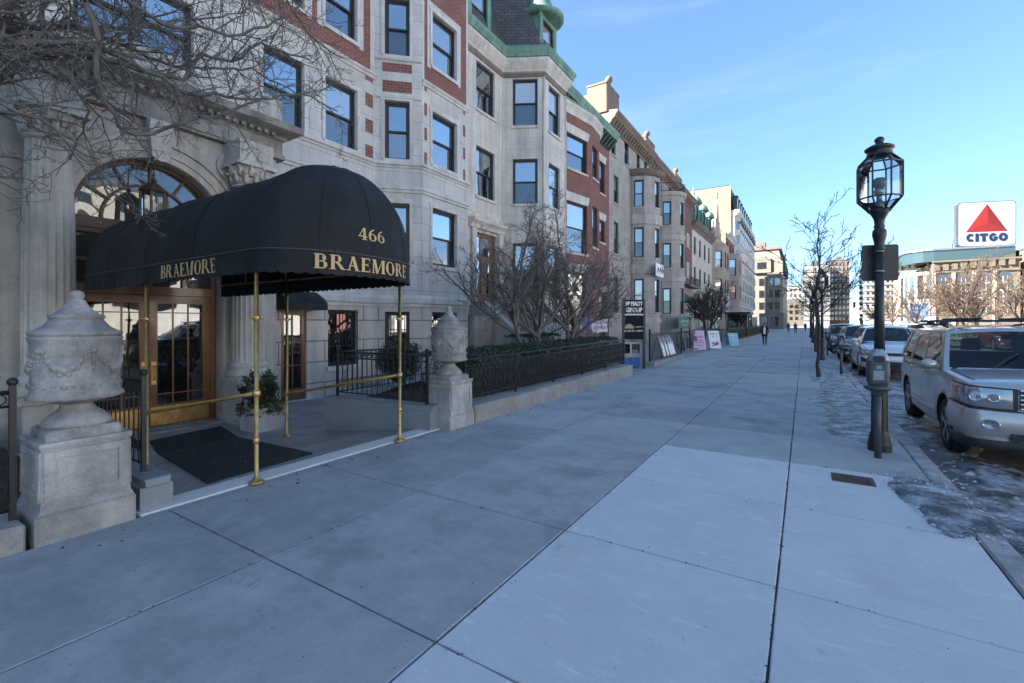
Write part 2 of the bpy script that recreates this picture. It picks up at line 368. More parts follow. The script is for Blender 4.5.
# ------------------------------------------------------------------ pavement slabs
def concrete(name, c, c2, var=.12, spots=.0, bump=.25):
    pale = 1.34 if c[0] < .4 else 1.12
    m, nt, b = new_mat(name); L = nt.links.new
    geo = nd(nt, 'ShaderNodeNewGeometry')
    def nz(sc, det, ro=.6, vec=None):
        n = nd(nt, 'ShaderNodeTexNoise'); n.inputs['Scale'].default_value = sc; n.inputs['Detail'].default_value = det; n.inputs['Roughness'].default_value = ro
        L(vec or geo.outputs['Position'], n.inputs['Vector']); return n.outputs['Fac']
    def ramp(f, a, bb):
        r = nd(nt, 'ShaderNodeMapRange'); r.inputs['From Min'].default_value = a; r.inputs['From Max'].default_value = bb; L(f, r.inputs['Value']); return r.outputs[0]
    def mix(f, A, B):
        x = nd(nt, 'ShaderNodeMix'); x.data_type = 'RGBA'; L(f, x.inputs['Factor'])
        for k, v in ((6, A), (7, B)):
            if isinstance(v, tuple): x.inputs[k].default_value = rgb(v)
            else: L(v, x.inputs[k])
        return x.outputs[2]
    base = mix(ramp(nz(1.5, 10, .74), .38, .66), c, c2)
    # broom-finish smears and pale salt scuffs
    mp = nd(nt, 'ShaderNodeMapping'); mp.inputs['Scale'].default_value = (1.2, 4.5, 1); mp.inputs['Rotation'].default_value = (0, 0, .35); L(geo.outputs['Position'], mp.inputs[0])
    sm = ramp(nz(2.6, 9, .75, mp.outputs[0]), .56, .72)
    base = mix(sm, base, tuple(min(1, v*1.28) for v in c))
    blot = ramp(nz(.8, 7, .62), .56, .74)
    base = mix(blot, base, tuple(v*.70 for v in c))
    pt = ramp(nz(2.2, 10, .78), .56, .68)
    base = mix(pt, base, tuple(min(1, v*pale) for v in c))
    dk = ramp(nz(2.9, 10, .8), .60, .70)
    base = mix(dk, base, tuple(v*.6 for v in c))
    sp = ramp(nz(26, 2, .5), .73, .78)
    base = mix(sp, base, tuple(v*.45 for v in c))
    gr = nd(nt, 'ShaderNodeMapRange'); gr.inputs['From Min'].default_value = .3; gr.inputs['From Max'].default_value = .7; gr.inputs['To Min'].default_value = 1-var; gr.inputs['To Max'].default_value = 1+var
    L(nz(120, 3, .7), gr.inputs['Value'])
    sc = nd(nt, 'ShaderNodeVectorMath', operation='SCALE'); L(base, sc.inputs[0]); L(gr.outputs[0], sc.inputs['Scale'])
    L(sc.outputs[0], b.inputs['Base Color']); b.inputs['Roughness'].default_value = .82; b.inputs['Specular IOR Level'].default_value = .35
    bp = nd(nt, 'ShaderNodeBump'); bp.inputs['Strength'].default_value = bump; bp.inputs['Distance'].default_value = .006
    L(nz(70, 6, .7), bp.inputs['Height']); L(bp.outputs[0], b.inputs['Normal'])
    return m
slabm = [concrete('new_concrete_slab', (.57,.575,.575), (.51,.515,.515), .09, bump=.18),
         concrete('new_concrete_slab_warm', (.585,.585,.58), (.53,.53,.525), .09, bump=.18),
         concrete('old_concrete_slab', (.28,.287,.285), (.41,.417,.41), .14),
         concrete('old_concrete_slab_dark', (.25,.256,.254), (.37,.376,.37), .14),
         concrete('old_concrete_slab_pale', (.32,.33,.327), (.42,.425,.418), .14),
         mat('joint_dirt', (.075,.072,.068), .95, var=.3, fine=.4, bump=.5)]
mb = MB()
XC = [-4.62, -3.10, -1.56, -.14, 1.08]
rj = random.Random(3)
y = 1.70-1.47*8
YJ = []
while y < 190: YJ.append(y); y += 1.475
def slab(x0, x1, y0, y1, m, g=.0055):
    b = .007
    z = rj.uniform(-.0015, .0015)
    def edge(k):
        q = []
        for (ax,ay),(bx,by) in (((x0,y0),(x1,y0)),((x1,y0),(x1,y1)),((x1,y1),(x0,y1)),((x0,y1),(x0,y0))):
            nn = 14 if y0 < 14 else 1
            for t in range(nn):
                u = t/nn; px, py = ax+(bx-ax)*u, ay+(by-ay)*u
                wv = .0035*mnoise.noise(Vector((px*9,py*9,k)))+.006*max(0,mnoise.noise(Vector((px*23,py*23,7)))-.35)
                cx_, cy_ = (x0+x1)/2, (y0+y1)/2; e = g+k*b+wv
                q.append((min(max(px, x0+e), x1-e), min(max(py, y0+e), y1-e)))
        return q
    o = edge(0); i = edge(1)
    mb.rings([[(a,c,-.02) for a,c in o],[(a,c,z-.005) for a,c in o],[(a,c,z) for a,c in i]], m)
    mb.poly([(a,c,z) for a,c in i], m)
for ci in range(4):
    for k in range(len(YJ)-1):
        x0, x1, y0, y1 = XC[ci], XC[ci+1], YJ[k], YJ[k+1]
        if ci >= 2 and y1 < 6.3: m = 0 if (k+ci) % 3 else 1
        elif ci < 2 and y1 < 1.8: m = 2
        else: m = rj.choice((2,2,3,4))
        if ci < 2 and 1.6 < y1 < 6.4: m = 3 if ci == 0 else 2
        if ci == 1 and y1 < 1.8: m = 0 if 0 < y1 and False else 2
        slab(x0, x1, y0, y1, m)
mb.poly([(-4.62,YJ[0],-.02),(1.08,YJ[0],-.02),(1.08,YJ[-1],-.02),(-4.62,YJ[-1],-.02)], 5)
sw = build('sidewalk', mb, slabm); tag(sw, kind='structure')
# concrete patch set into the pavement
mb = MB()
mb.rings([[(-2.86,6.72,.0),(-2.42,6.72,.0),(-2.42,7.22,.0),(-2.86,7.22,.0)],[(-2.855,6.725,.005),(-2.425,6.725,.005),(-2.425,7.215,.005),(-2.855,7.215,.005)]], 0, cap=True)
tag(build('pavement_patch', mb, mat('patch_concrete', (.40,.39,.37), .85, var=.15, bump=.2)), kind='structure')
# pale granite edging along the back of the pavement
mb = MB()
for k in range(4):
    a = 1.55+k*.93; mb.bbox(-4.90, -4.632, a+.004, a+.926, -.2, .012, .008)
tag(build('edging_strip', mb, mat('pale_edging', (.58,.58,.57), .85, var=.15, bump=.3, speck=.15)), kind='structure')
# kerb
mb = MB(); y = -12
while y < 190:
    l = rj.uniform(1.6, 2.3)
    mb.bbox(1.092+rj.uniform(-.004,.004), 1.262+rj.uniform(-.006,.006), y+.006, y+l-.006, -.3, rj.uniform(-.004,.006), .015); y += l
tag(build('kerb', mb, M['granite']), kind='structure')
# road, far verge, ground
def sheet(name, x0, x1, y0, y1, z, m, nx=1, ny=1, amp=0, sc=1):
    mb = MB()
    for j in range(ny+1):
        for i in range(nx+1):
            X = x0+(x1-x0)*i/nx; Y = y0+(y1-y0)*j/ny
            mb.v.append((X, Y, z+(amp*mnoise.fractal(Vector((X*sc, Y*sc, 0)), 1, 2, 4) if amp else 0)))
    for j in range(ny):
        for i in range(nx):
            a = j*(nx+1)+i; mb.face((a, a+1, a+nx+2, a+nx+1), 0, bool(amp))
    o = build(name, mb, m); tag(o, kind='structure'); return o
sheet('ground', -900, 1500, -600, 2500, -.62, mat('distant_ground', (.16,.15,.14), .9, var=.3, vscale=.05, bump=0))
sheet('road', 1.25, 12.4, -60, 230, -.135, M['asphalt'])
sheet('median_strip', 12.4, 21, -60, 150, -.02, M['concrete'])
sheet('far_road', 21, 33, -60, 230, -.135, M['asphalt'])
sheet('far_pavement', 33, 48, -60, 190, .0, M['light_concrete'])
sheet('far_crossing', -30, 120, 190.2, 420, -.14, M['asphalt'])
mb = MB()
for k in range(30):
    mb.box(6.9, 7.02, -5+k*7, -2+k*7, -.13, -.129)
tag(build('road_marking', mb, mat('worn_road_paint', (.5,.5,.48), .7, var=.3)), kind='structure')

# dirty ice over the verge and gutter
def blob_sheet(mb, cx, cy, rx, ry, z, h, n=34, m=0, seed=0):
    # irregular low mound
    rs = []
    for k in range(7):
        t = k/6
        ring = []
        for j in range(n):
            a = 2*PI*j/n
            q = 1+.45*mnoise.noise(Vector((math.cos(a)*1.3+seed, math.sin(a)*1.3, seed*.7)))+.18*mnoise.noise(Vector((math.cos(a)*5, math.sin(a)*5, seed)))
            r = q*(1-t)
            X = cx+rx*r*math.cos(a); Y = cy+ry*r*math.sin(a)
            zz = z+h*(1-(1-t)**2)*(.55+.9*abs(mnoise.fractal(Vector((X*3, Y*3, seed)), 1, 2, 3)))*(1 if k else 0)
            ring.append((X, Y, zz if k else z-.01))
        rs.append(ring)
    mb.rings(rs, m, cap=False, smooth=True)
    mb.poly(rs[-1], m)
def chunks(mb, n, fx, zr, smin, smax, m=0):
    for k in range(n):
        X, Y, Z = fx(); r = rj.uniform(smin, smax)*rj.random()**.5
        b = len(mb.v)
        pts = []
        for u in ((1,0,0),(-1,0,0),(0,1,0),(0,-1,0),(0,0,.8),(0,0,-.5),(.6,.6,.4),(-.6,.5,.5),(.5,-.6,.4),(-.5,-.6,.3)):
            q = rj.uniform(.6,1.2); pts.append((X+u[0]*r*q, Y+u[1]*r*q, Z+u[2]*r*q))
        mb.v.extend(pts)
        for f in ((0,6,4),(6,2,4),(2,7,4),(7,1,4),(1,9,4),(9,3,4),(3,8,4),(8,0,4),(0,2,6),(2,1,7),(1,3,9),(3,0,8)):
            mb.face([b+i for i in f], m)
mb = MB()
blob_sheet(mb, .99, 5.75, .27, .55, .004, .03, seed=2)
blob_sheet(mb, 1.06, 5.2, .26, .6, .004, .04, seed=5)
for k in range(9):
    blob_sheet(mb, .68+rj.uniform(-.1,.1), 8.9+k*2.3, .5, 1.4, .004, .03, seed=10+k)
tag(build('icy_verge', mb, M['ice']), kind='stuff', label='dirty grey ice lying over the pavement edge by the kerb', cat='ice')
mb = MB()
for k in range(16):
    blob_sheet(mb, 1.66+rj.uniform(-.1,.25), 2.2+k*1.75, rj.uniform(.3,.55), rj.uniform(.7,1.3), -.134, rj.uniform(.02,.06), seed=30+k)
for k in range(7):
    blob_sheet(mb, 3.6+rj.uniform(-1.2,2.2), 3.5+k*2.6, rj.uniform(.5,1.0), rj.uniform(.6,1.4), -.134, .012, seed=50+k)
tag(build('gutter_slush', mb, M['ice']), kind='stuff', label='frozen dark slush in the gutter beside the parked cars', cat='slush')
mb = MB()
chunks(mb, 420, lambda: (rj.gauss(1.58,.25), rj.uniform(3,28), -.125), 0, .01, .05)
chunks(mb, 40, lambda: (rj.gauss(1.6,.2), rj.uniform(4,26), -.13), 0, .03, .06)
chunks(mb, 420, lambda: (rj.gauss(1.02,.13), rj.uniform(4.6,6.5), .014), 0, .005, .022)
chunks(mb, 160, lambda: (rj.uniform(.4,1.05), rj.uniform(9,30), .02), 0, .01, .05)
tag(build('snow_clumps', mb, M['snow']), kind='stuff', label='broken lumps of old snow along the kerb', cat='snow')
mb = MB()
def leafspot():
    return (rj.uniform(-4.5,1.0), rj.uniform(1,22), .004)
chunks(mb, 150, leafspot, 0, .004, .012)
chunks(mb, 90, lambda: (rj.uniform(-4.55,-4.2), rj.uniform(1,14), .005), 0, .006, .022)
for k in range(900):                      # grit lying in the joints
    if rj.random() < .5: c_ = (rj.choice((-3.10,-1.56,-.14,-.14))+rj.gauss(0,.006), rj.uniform(.6,14), .0)
    else: c_ = (rj.uniform(-4.5,1.0), rj.choice(YJ[6:16])+rj.gauss(0,.006), .0)
    chunks(mb, 1, lambda: c_, 0, .004, .011)
tag(build('leaf_litter', mb, mat('brown_litter', (.06,.045,.035), .9, var=.3)), kind='stuff', label='small dark crumbs of leaf litter scattered over the pavement', cat='litter')
# dark rusty cover in the pavement
t = thing('utility_cover', 'small rusty rectangular iron cover set in the pale pavement', 'cover', (.42,5.84,0))
mb = MB(); mb.bbox(.24,.60,5.68,5.98,-.01,.006,.006); build('frame', mb, M['cast'], t)
mb = MB()
for i in range(7):
    for j in range(6): mb.box(.27+i*.044,.27+i*.044+.03,5.71+j*.042,5.71+j*.042+.028,.0065,.011)
build('lid', mb, M['cast'], t)
# ------------------------------------------------------------------ facades and windows
def facade(parent, path, segs, mats, z0, z1, rev=.22, name='wall', mb=None, cap=True):
    """wall along plan path (outside on the right of travel); segs[i] = {'open':[(s0,s1,z0,z1)], 'zone':[(s0,s1,z0,z1,mat)]}"""
    mb = mb or MB()
    for i in range(len(path)-1):
        a, b = Vector(path[i]), Vector(path[i+1]); L = (b-a).length; d = (b-a)/L; inn = Vector((-d.y, d.x))
        sg = segs.get(i, {}); op = sg.get('open', []); zo = sg.get('zone', [])
        S = {0, L}; Z = {z0, z1}
        for r in list(op)+[q[:4] for q in zo]:
            for s in r[:2]:
                if 0 < s < L: S.add(round(s, 4))
            for z in r[2:4]:
                if z0 < z < z1: Z.add(round(z, 4))
        S = sorted(S); Z = sorted(Z)
        P = lambda s, z, q=0: (a.x+d.x*s+inn.x*q, a.y+d.y*s+inn.y*q, z)
        for k in range(len(S)-1):
            for l in range(len(Z)-1):
                sc, zc = (S[k]+S[k+1])/2, (Z[l]+Z[l+1])/2
                if any(o[0] < sc < o[1] and o[2] < zc < o[3] for o in op): continue
                m = 0
                for q in zo:
                    if q[0] <= sc <= q[1] and q[2] <= zc <= q[3]: m = q[4]
                mb.quad(P(S[k],Z[l]), P(S[k+1],Z[l]), P(S[k+1],Z[l+1]), P(S[k],Z[l+1]), m)
        rm = sg.get('rev', 0)
        for s0, s1, q0, q1 in op:
            mb.quad(P(s0,q0), P(s0,q0,rev), P(s0,q1,rev), P(s0,q1), rm); mb.quad(P(s1,q0,rev), P(s1,q0), P(s1,q1), P(s1,q1,rev), rm)
            mb.quad(P(s0,q0), P(s1,q0), P(s1,q0,rev), P(s0,q0,rev), rm); mb.quad(P(s0,q1,rev), P(s1,q1,rev), P(s1,q1), P(s0,q1), rm)
    if cap:
        mb.poly([(p[0], p[1], z1) for p in path], len(mats)-1 if cap == 'last' else 0)
        p, q = path[-1], path[0]
        mb.quad((p[0],p[1],z0), (q[0],q[1],z0), (q[0],q[1],z1), (p[0],p[1],z1), 0)
    return build(name, mb, mats, parent)

_wc = {}
rw = random.Random(17)
def window_mesh(w, h, style):
    """local: x along wall, y inward, z up. returns meshes frame, pane, sill"""
    k = (round(w,2), round(h,2), style)
    if k in _wc: return _wc[k]
    fr = MB(); pn = MB(); y0 = .13
    t = .065
    def bar(x0, x1, z0, z1, ya, yb): fr.box(x0, x1, ya, yb, z0, z1)
    bar(0, t, 0, h, y0-.03, .24); bar(w-t, w, 0, h, y0-.03, .24); bar(t, w-t, h-t, h, y0-.03, .24); bar(t, w-t, 0, t*.8, y0-.03, .24)
    s = .05
    def sash(x0, x1, z0, z1, ya, m, nv=0, nh=0):
        bar(x0, x0+s, z0, z1, ya, ya+.04); bar(x1-s, x1, z0, z1, ya, ya+.04)
        bar(x0+s, x1-s, z0, z0+s, ya, ya+.04); bar(x0+s, x1-s, z1-s, z1, ya, ya+.04)
        for i in range(nv):
            xx = x0+s+(x1-x0-2*s)*(i+1)/(nv+1); bar(xx-.012, xx+.012, z0+s, z1-s, ya+.005, ya+.035)
        for i in range(nh):
            zz = z0+s+(z1-z0-2*s)*(i+1)/(nh+1); bar(x0+s, x1-s, zz-.012, zz+.012, ya+.006, ya+.034)
        pn.quad((x0+s,ya+.02,z0+s), (x1-s,ya+.02,z0+s), (x1-s,ya+.02,z1-s), (x0+s,ya+.02,z1-s), m)
    if style.startswith('sash'):
        mid = h*.5
        sash(t, w-t, mid-.02, h-t, y0, 0); sash(t, w-t, t*.8, mid+.03, y0+.045, 1)
    elif style.startswith('pair'):
        x = w/2
        for a, b in ((t, x-.05), (x+.05, w-t)):
            sash(a, b, h*.5-.02, h-t, y0, 0); sash(a, b, t*.8, h*.5+.03, y0+.045, 1)
        bar(x-.05, x+.05, t*.8, h-t, y0-.03, .22)
    else:
        sash(t, w-t, t*.8, h-t, y0+.02, 0, 1, 2)
    si = MB(); si.bbox(-.06, w+.06, -.07, .13, -.12, -.002, .012)
    kw = {}
    r = [fr, pn, si]; _wc[k] = [r, {}]
    return _wc[k]
def add_window(parent, a, b, s0, s1, z0, z1, style='sash', fm='frame_dark', gm=('glass','glass_low'), sill='stone_plain', label=None):
    w, h = s1-s0, z1-z0
    d = (Vector(b)-Vector(a)).normalized(); p = Vector(a)+d*s0
    rec = window_mesh(w, h, style); mbs, cache = rec
    if gm == ('glass','glass_low'):
        gm = rw.choice((('glass','glass_low'),)*3+(('glass_blind','glass_low'),('glass_soft','glass_low'),('glass_soft','glass_soft'),('glass','glass_dark'),('glass','glass_warm')))
    ck = (fm, gm, sill)
    if ck not in cache:
        o = build('window', mbs[0], M[fm], None, True); q = build('pane', mbs[1], [M[gm[0]], M[gm[1]]], o, True)
        if sill: build('sill', mbs[2], M[sill], o, True)
        cache[ck] = o; fresh = True
    else:
        o = dup(cache[ck])
    o.parent = parent
    rl = root_loc(parent)
    o.location = (p.x-rl.x, p.y-rl.y, z0-rl.z); o.rotation_euler = (0,0,math.atan2(d.y, d.x))
    if label: o['label'] = label
    return o
def wins(parent, path, segs, **kw):
    for i, sg in segs.items():
        for o in sg.get('open', []):
            add_window(parent, path[i], path[i+1], *o, **{**kw, **sg.get('kw', {})})

# ================================================================== the apartment house with the canopy
B1 = thing('apartment_building', 'pale limestone and red brick apartment house, arched entrance behind the black canopy', 'building', (-11, 3.66, -.42))
CY = 3.66
mir = lambda y: 2*CY-y
path = [(-24,mir(12.8)), (-9.98,mir(12.8)), (-9.98,mir(10.5)), (-11,mir(9.53)), (-11,9.53), (-9.98,10.5), (-9.98,12.8), (-24,12.8)]
ST = 3.17
TOP = 17.2
ly = lambda y: y-mir(9.53)       # along the main wall
segs = {}
# main wall
op = []; zo = []
zo.append((0, 99, 9.15, TOP, 1)); zo.append((0, 99, -1, 2.12, 2))
wy = [(7.81,8.86), (6.11,7.18)]
wy += [(mir(b),mir(a)) for a,b in wy]
for k in range(4):
    zs, zh = 6.6+ST*k, 8.34+ST*k
    if k: zs -= .01; zh -= .02
    for a, b in wy:
        op.append((ly(a), ly(b), zs, zh))
        if k: zo.append((ly(a)-.24, ly(b)+.24, zs-.12, zh+.3, 0))
    if k <= 1:
        op.append((ly(2.70), ly(4.61), zs+.35, zh))
    else: op.append((ly(2.9), ly(4.42), zs, zh))
    if k: zo.append((ly(2.5), ly(4.82), zs-.12, zh+.3, 0))
for k in range(4):                                   # brick blocks beside the bay corner
    z = 6.53+.775*k
    for yy in (9.17, mir(9.17)-.29): zo.append((ly(yy), ly(yy)+.29, z, z+.40, 1))
for a, b in wy: zo.append((ly(a)-.05, ly(b)+.15, 8.48, 8.96, 3))
for zz in (9.15,):
    for yy in (9.36, mir(9.53)): zo.append((ly(yy), ly(yy)+.17, zz, TOP, 0))
op.append((ly(7.9), ly(8.9), .40, 1.97)); op.append((ly(mir(8.9)), ly(mir(7.9)), .40, 1.97))
op.append((ly(6.56), ly(7.26), -.38, 1.93)); op.append((ly(mir(7.26)), ly(mir(6.56)), .2, 1.93))
segs[3] = {'open': op, 'zone': zo}
def cant(s):     # canted bay side
    o = [(.29,1.03,.40,1.95), (.29,1.03,3.47,5.27)]; z = [(0, 9, -1, 2.12, 2)]
    for k in range(4):
        o.append((.29,1.03,6.62+ST*k,8.40+ST*k))
        z += [(.22,1.1,8.66+ST*k,9.02+ST*k,1), (.22,1.1,9.28+ST*k,9.56+ST*k,1)]
    return {'open': o, 'zone': z}
segs[2] = cant(0); segs[4] = cant(0)
def front():
    o = [(.45,1.67,.9,1.95), (.45,1.67,3.45,5.27)]; z = [(0, 99, -1, 2.12, 2), (0, 99, 9.15, TOP, 1)]
    for k in range(4):
        zs, zh = 6.67+ST*k-(.05 if k else 0), 8.33+ST*k
        o.append((.45,1.67,zs,zh))
        if k: z.append((.24,1.9,zs-.12,zh+.3,0))
    for k in range(4):
        z += [(.10,.22,6.53+.775*k,6.93+.775*k,1), (2.02,2.15,6.53+.775*k,6.93+.775*k,1)]
    z.append((.35,1.8,8.5,8.96,3)); z.append((0,.1,9.15,TOP,0)); z.append((2.2,2.3,9.15,TOP,0)); z.append((.6,1.5,2.8,3.2,3))
    return {'open': o, 'zone': z}
segs[1] = front(); segs[5] = front()
facade(B1, path, segs, [M['stone'], M['brick'], M['stone_rust'], M['carved'], M['roof']], -.62, TOP, cap='last')
for i in (2,3,4,1,5):
    for o in segs[i]['open']:
        a, b = path[i], path[i+1]
        if o[3] < 2.2:
            if o[2] < 0: continue
            add_window(B1, a, b, *o, style='case', gm=('glass_dark','glass_dark'))
        else:
            sty = 'pair' if o[1]-o[0] > 1.4 else 'sash'
            add_window(B1, a, b, *o, style=sty)
for mbn, zp, m in (('belt_course', [(.0,2.10),(.05,2.10),(.06,2.17),(.10,2.22),(.11,2.36),(.06,2.44),(0,2.46)], 'stone_plain'),
                ('belt_course', [(0,5.60),(.05,5.60),(.05,5.66),(.09,5.70),(.09,5.78),(.03,5.82),(0,5.82)], 'stone_plain'),
                ('belt_course', [(0,6.36),(.04,6.36),(.04,6.40),(.10,6.44),(.10,6.52),(0,6.55)], 'stone_plain'),
                ('cornice', [(0,16.5),(.1,16.5),(.12,16.7),(.5,16.95),(.55,17.15),(.5,17.3),(0,17.3)], 'stone_plain')):
    mb = MB(); mb.sweep(path[1:7], zp); build(mbn, mb, M[m], B1)
for a, b, z in ((path[3],path[4],8.97),(path[5],path[6],8.97),(path[1],path[2],8.97),(path[4],path[5],8.46),(path[4],path[5],9.62)):
    mb = MB(); mb.sweep([a,b], [(0,z),(.04,z+.01),(.05,z+.06),(.10,z+.11),(.11,z+.16),(0,z+.18)] if z > 8.9 and z < 9.5 else [(0,z),(.05,z+.02),(.06,z+.09),(0,z+.11)]); build('belt_course', mb, M['stone_plain'], B1)
# raised stone surrounds on the first and second floors
mb = MB()
def surround(mb, a, b, o, t=.10, p=.035, head=.14):
    a = Vector(a); d = (Vector(b)-a).normalized(); n = Vector((d.y,-d.x)); ang = math.atan2(d.y, d.x)
    for s0, s1, z0, z1 in ((o[0]-t,o[0]-.004,o[2],o[3]+.006), (o[1]+.004,o[1]+t,o[2],o[3]+.006), (o[0]-t-.03,o[1]+t+.03,o[3]+.004,o[3]+head)):
        c = a+d*((s0+s1)/2)+n*(p/2-.005); mb.obox((c.x,c.y), ang, (s1-s0)/2, p/2+.005, z0, z1)
for i in (3,4,5):
    for o in segs[i]['open']:
        if 3 < o[2] < 12:
            mb = MB(); surround(mb, path[i], path[i+1], o); build('window_surround', mb, M['stone_plain'], B1)
# iron grilles on the ground-floor windows
for i in (3,4,5):
    for o in segs[i]['open']:
        if .3 < o[2] < 1:
            mb = MB(); a = Vector(path[i]); d = (Vector(path[i+1])-a).normalized(); n = Vector((d.y,-d.x))
            q = lambda s, z: (a.x+d.x*s+n.x*.03, a.y+d.y*s+n.y*.03, z)
            k = int((o[1]-o[0])/.11)
            for j in range(k+1):
                s = o[0]+.04+(o[1]-o[0]-.08)*j/k; mb.tube([q(s,o[2]),q(s,o[3])], .008, 4)
            for z in (o[2]+.06, (o[2]+o[3])/2, o[3]-.06): mb.tube([q(o[0],z),q(o[1],z)], .012, 4)
            build('window_grille', mb, M['iron'], B1)

# ---- entrance portal
PX = -10.2
mb = MB(); AR = 1.18; AZ = 3.45; y0, y1 = 1.35, 5.97; z1 = 5.32
N = 24
arc = [(CY-AR*math.cos(PI*i/N), AZ+AR*math.sin(PI*i/N)) for i in range(N+1)]
mb.quad((PX,y0,-.62),(PX,CY-AR,-.62),(PX,CY-AR,AZ),(PX,y0,AZ)); mb.quad((PX,CY+AR,-.62),(PX,y1,-.62),(PX,y1,AZ),(PX,CY+AR,AZ))
mb.quad((PX,y0,AZ),(PX,CY-AR,AZ),(PX,CY-AR,z1),(PX,y0,z1)); mb.quad((PX,CY+AR,AZ),(PX,y1,AZ),(PX,y1,z1),(PX,CY+AR,z1))
for i in range(N):
    (ya,za),(yb,zb) = arc[i],arc[i+1]
    mb.quad((PX,ya,za),(PX,yb,zb),(PX,yb,z1),(PX,ya,z1)); mb.quad((PX-.42,ya,za),(PX-.42,yb,zb),(PX,yb,zb),(PX,ya,za))
for s in (-1,1):
    Y = CY+s*AR; mb.quad((PX,Y,-.62),(PX-.42,Y,-.62),(PX-.42,Y,AZ),(PX,Y,AZ))
mb.quad((PX,y1,-.62),(-11,y1,-.62),(-11,y1,z1),(PX,y1,z1)); mb.quad((-11,y0,-.62),(PX,y0,-.62),(PX,y0,z1),(-11,y0,z1))
build('portal', mb, M['portal'], B1)
mb = MB()          # archivolt: stepped mouldings round the arch
for r0, r1, p in ((AR+.006,AR+.12,.05),(AR+.126,AR+.30,.075),(AR+.306,AR+.36,.12)):
    rs = []
    for i in range(N*2+1):
        a = PI*i/(N*2); cy, cz = -math.cos(a), math.sin(a)
        rs.append([(PX-.02,CY+cy*r0,AZ+cz*r0),(PX+p,CY+cy*r0,AZ+cz*r0),(PX+p,CY+cy*r1,AZ+cz*r1),(PX-.02,CY+cy*r1,AZ+cz*r1)])
    mb.rings(rs, 0, True)
build('arch_moulding', mb, M['portal'], B1)
for s in (-1,1):
    mb = MB(); mb.bbox(PX-.42, PX+.14, CY+s*(AR+.40)-(.42 if s>0 else 0), CY+s*(AR+.40)+(.42 if s<0 else 0), AZ-.20, AZ-.004, .02); build('impost', mb, M['portal'], B1)
mb = MB(); mb.hexa([(PX-.1,CY-.13,AZ+AR-.05),(PX+.22,CY-.13,AZ+AR-.05),(PX+.22,CY+.13,AZ+AR-.05),(PX-.1,CY+.13,AZ+AR-.05),
    (PX-.1,CY-.2,5.3),(PX+.28,CY-.2,5.3),(PX+.28,CY+.2,5.3),(PX-.1,CY+.2,5.3)]); build('keystone', mb, M['carved'], B1)
for s in (-1,1):          # spandrel roundels
    mb = MB(); rs = []
    for r, p in ((.30,.0),(.30,.06),(.24,.07),(.22,.03),(.14,.05),(.01,.1)):
        rs.append([(PX+p, CY+s*1.33+r*math.cos(2*PI*j/20), 4.86+r*math.sin(2*PI*j/20)) for j in range(20)])
    mb.rings(rs, 0, True, True); build('roundel', mb, M['carved'], B1)
CX = -9.86
for cy in (mir(5.17), 5.17):
    mb = MB()
    mb.bbox(CX-.42, CX+.40, cy-.41, cy+.41, -.62, -.30, .02); mb.bbox(CX-.36, CX+.345, cy-.355, cy+.355, -.30, .40, .015); mb.bbox(CX-.42, CX+.40, cy-.41, cy+.41, .40, .50, .02)
    build('column_pedestal', mb, M['portal'], B1)
    mb = MB()
    mb.lathe((CX,cy,0), [(.40,.50),(.41,.54),(.40,.60),(.35,.63),(.345,.67),(.37,.70),(.37,.75),(.33,.79),(.31,.82)], 28)
    nf = 20; n = nf*4
    rs = []
    for z, r in ((.82,.31),(1.4,.31),(2.4,.305),(3.4,.29),(4.38,.265)):
        rs.append([(CX+math.cos(2*PI*j/n)*r*(1-(.055 if j%4 in (1,2) else .03 if j%4==3 else 0)), cy+math.sin(2*PI*j/n)*r*(1-(.055 if j%4 in (1,2) else .03 if j%4==3 else 0)), z) for j in range(n)])
    mb.rings(rs, 0, True)
    mb.lathe((CX,cy,0), [(.265,4.38),(.30,4.40),(.30,4.44),(.27,4.46)], 28)
    build('column', mb, M['portal'], B1)
    mb = MB()
    for ring, (rz, rr, hh, nn) in enumerate(((4.46,.265,.20,10),(4.60,.29,.20,10))):
        for j in range(nn):
            a = 2*PI*(j+.5*ring)/nn
            pts = []
            for t in range(5):
                q = t/4; r = rr+.02+.11*q**2.2; pts.append((CX+math.cos(a)*r, cy+math.sin(a)*r, rz+hh*math.sin(q*2.1)/.96))
            mb.tube(pts, [.045,.055,.055,.045,.02], 5, 0, True, True)
    mb.lathe((CX,cy,0), [(.265,4.46),(.28,4.6),(.36,4.80)], 20)
    mb.bbox(CX-.40, CX+.40, cy-.40, cy+.40, 4.80, 4.88, .02)
    build('capital', mb, M['carved'], B1)
    mb = MB()          # entablature block above each column
    mb.box(-11, CX+.34, cy-.34, cy+.34, 4.885, 5.315)
    build('entablature_block', mb, M['portal'], B1)
mb = MB()
ep = [(-11,y0-.06),(-10.1,y0-.06),(-10.1,y1+.06),(-11,y1+.06)]
mb.sweep(ep, [(-.14,5.325),(.06,5.325),(.06,5.42),(.02,5.43),(.02,5.72),(.08,5.76),(.10,5.82),(.34,5.93),(.36,6.05),(.30,6.10),(0,6.10)])
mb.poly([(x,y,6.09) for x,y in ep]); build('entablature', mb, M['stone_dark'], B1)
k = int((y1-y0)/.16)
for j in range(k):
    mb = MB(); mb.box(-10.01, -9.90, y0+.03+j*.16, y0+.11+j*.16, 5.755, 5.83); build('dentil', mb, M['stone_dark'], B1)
mb = MB()          # parapet with panels
for a, b, h in ((y0-.02,y0+.75,6.66),(y1-.75,y1+.02,6.66),(CY-.4,CY+.4,6.6)):
    mb.bbox(-10.35, -9.98, a, b, 6.10, h, .02)
mb.bbox(-10.3, -10.05, y0+.76, CY-.41, 6.10, 6.44, .02); mb.bbox(-10.3, -10.05, CY+.41, y1-.76, 6.10, 6.44, .02)
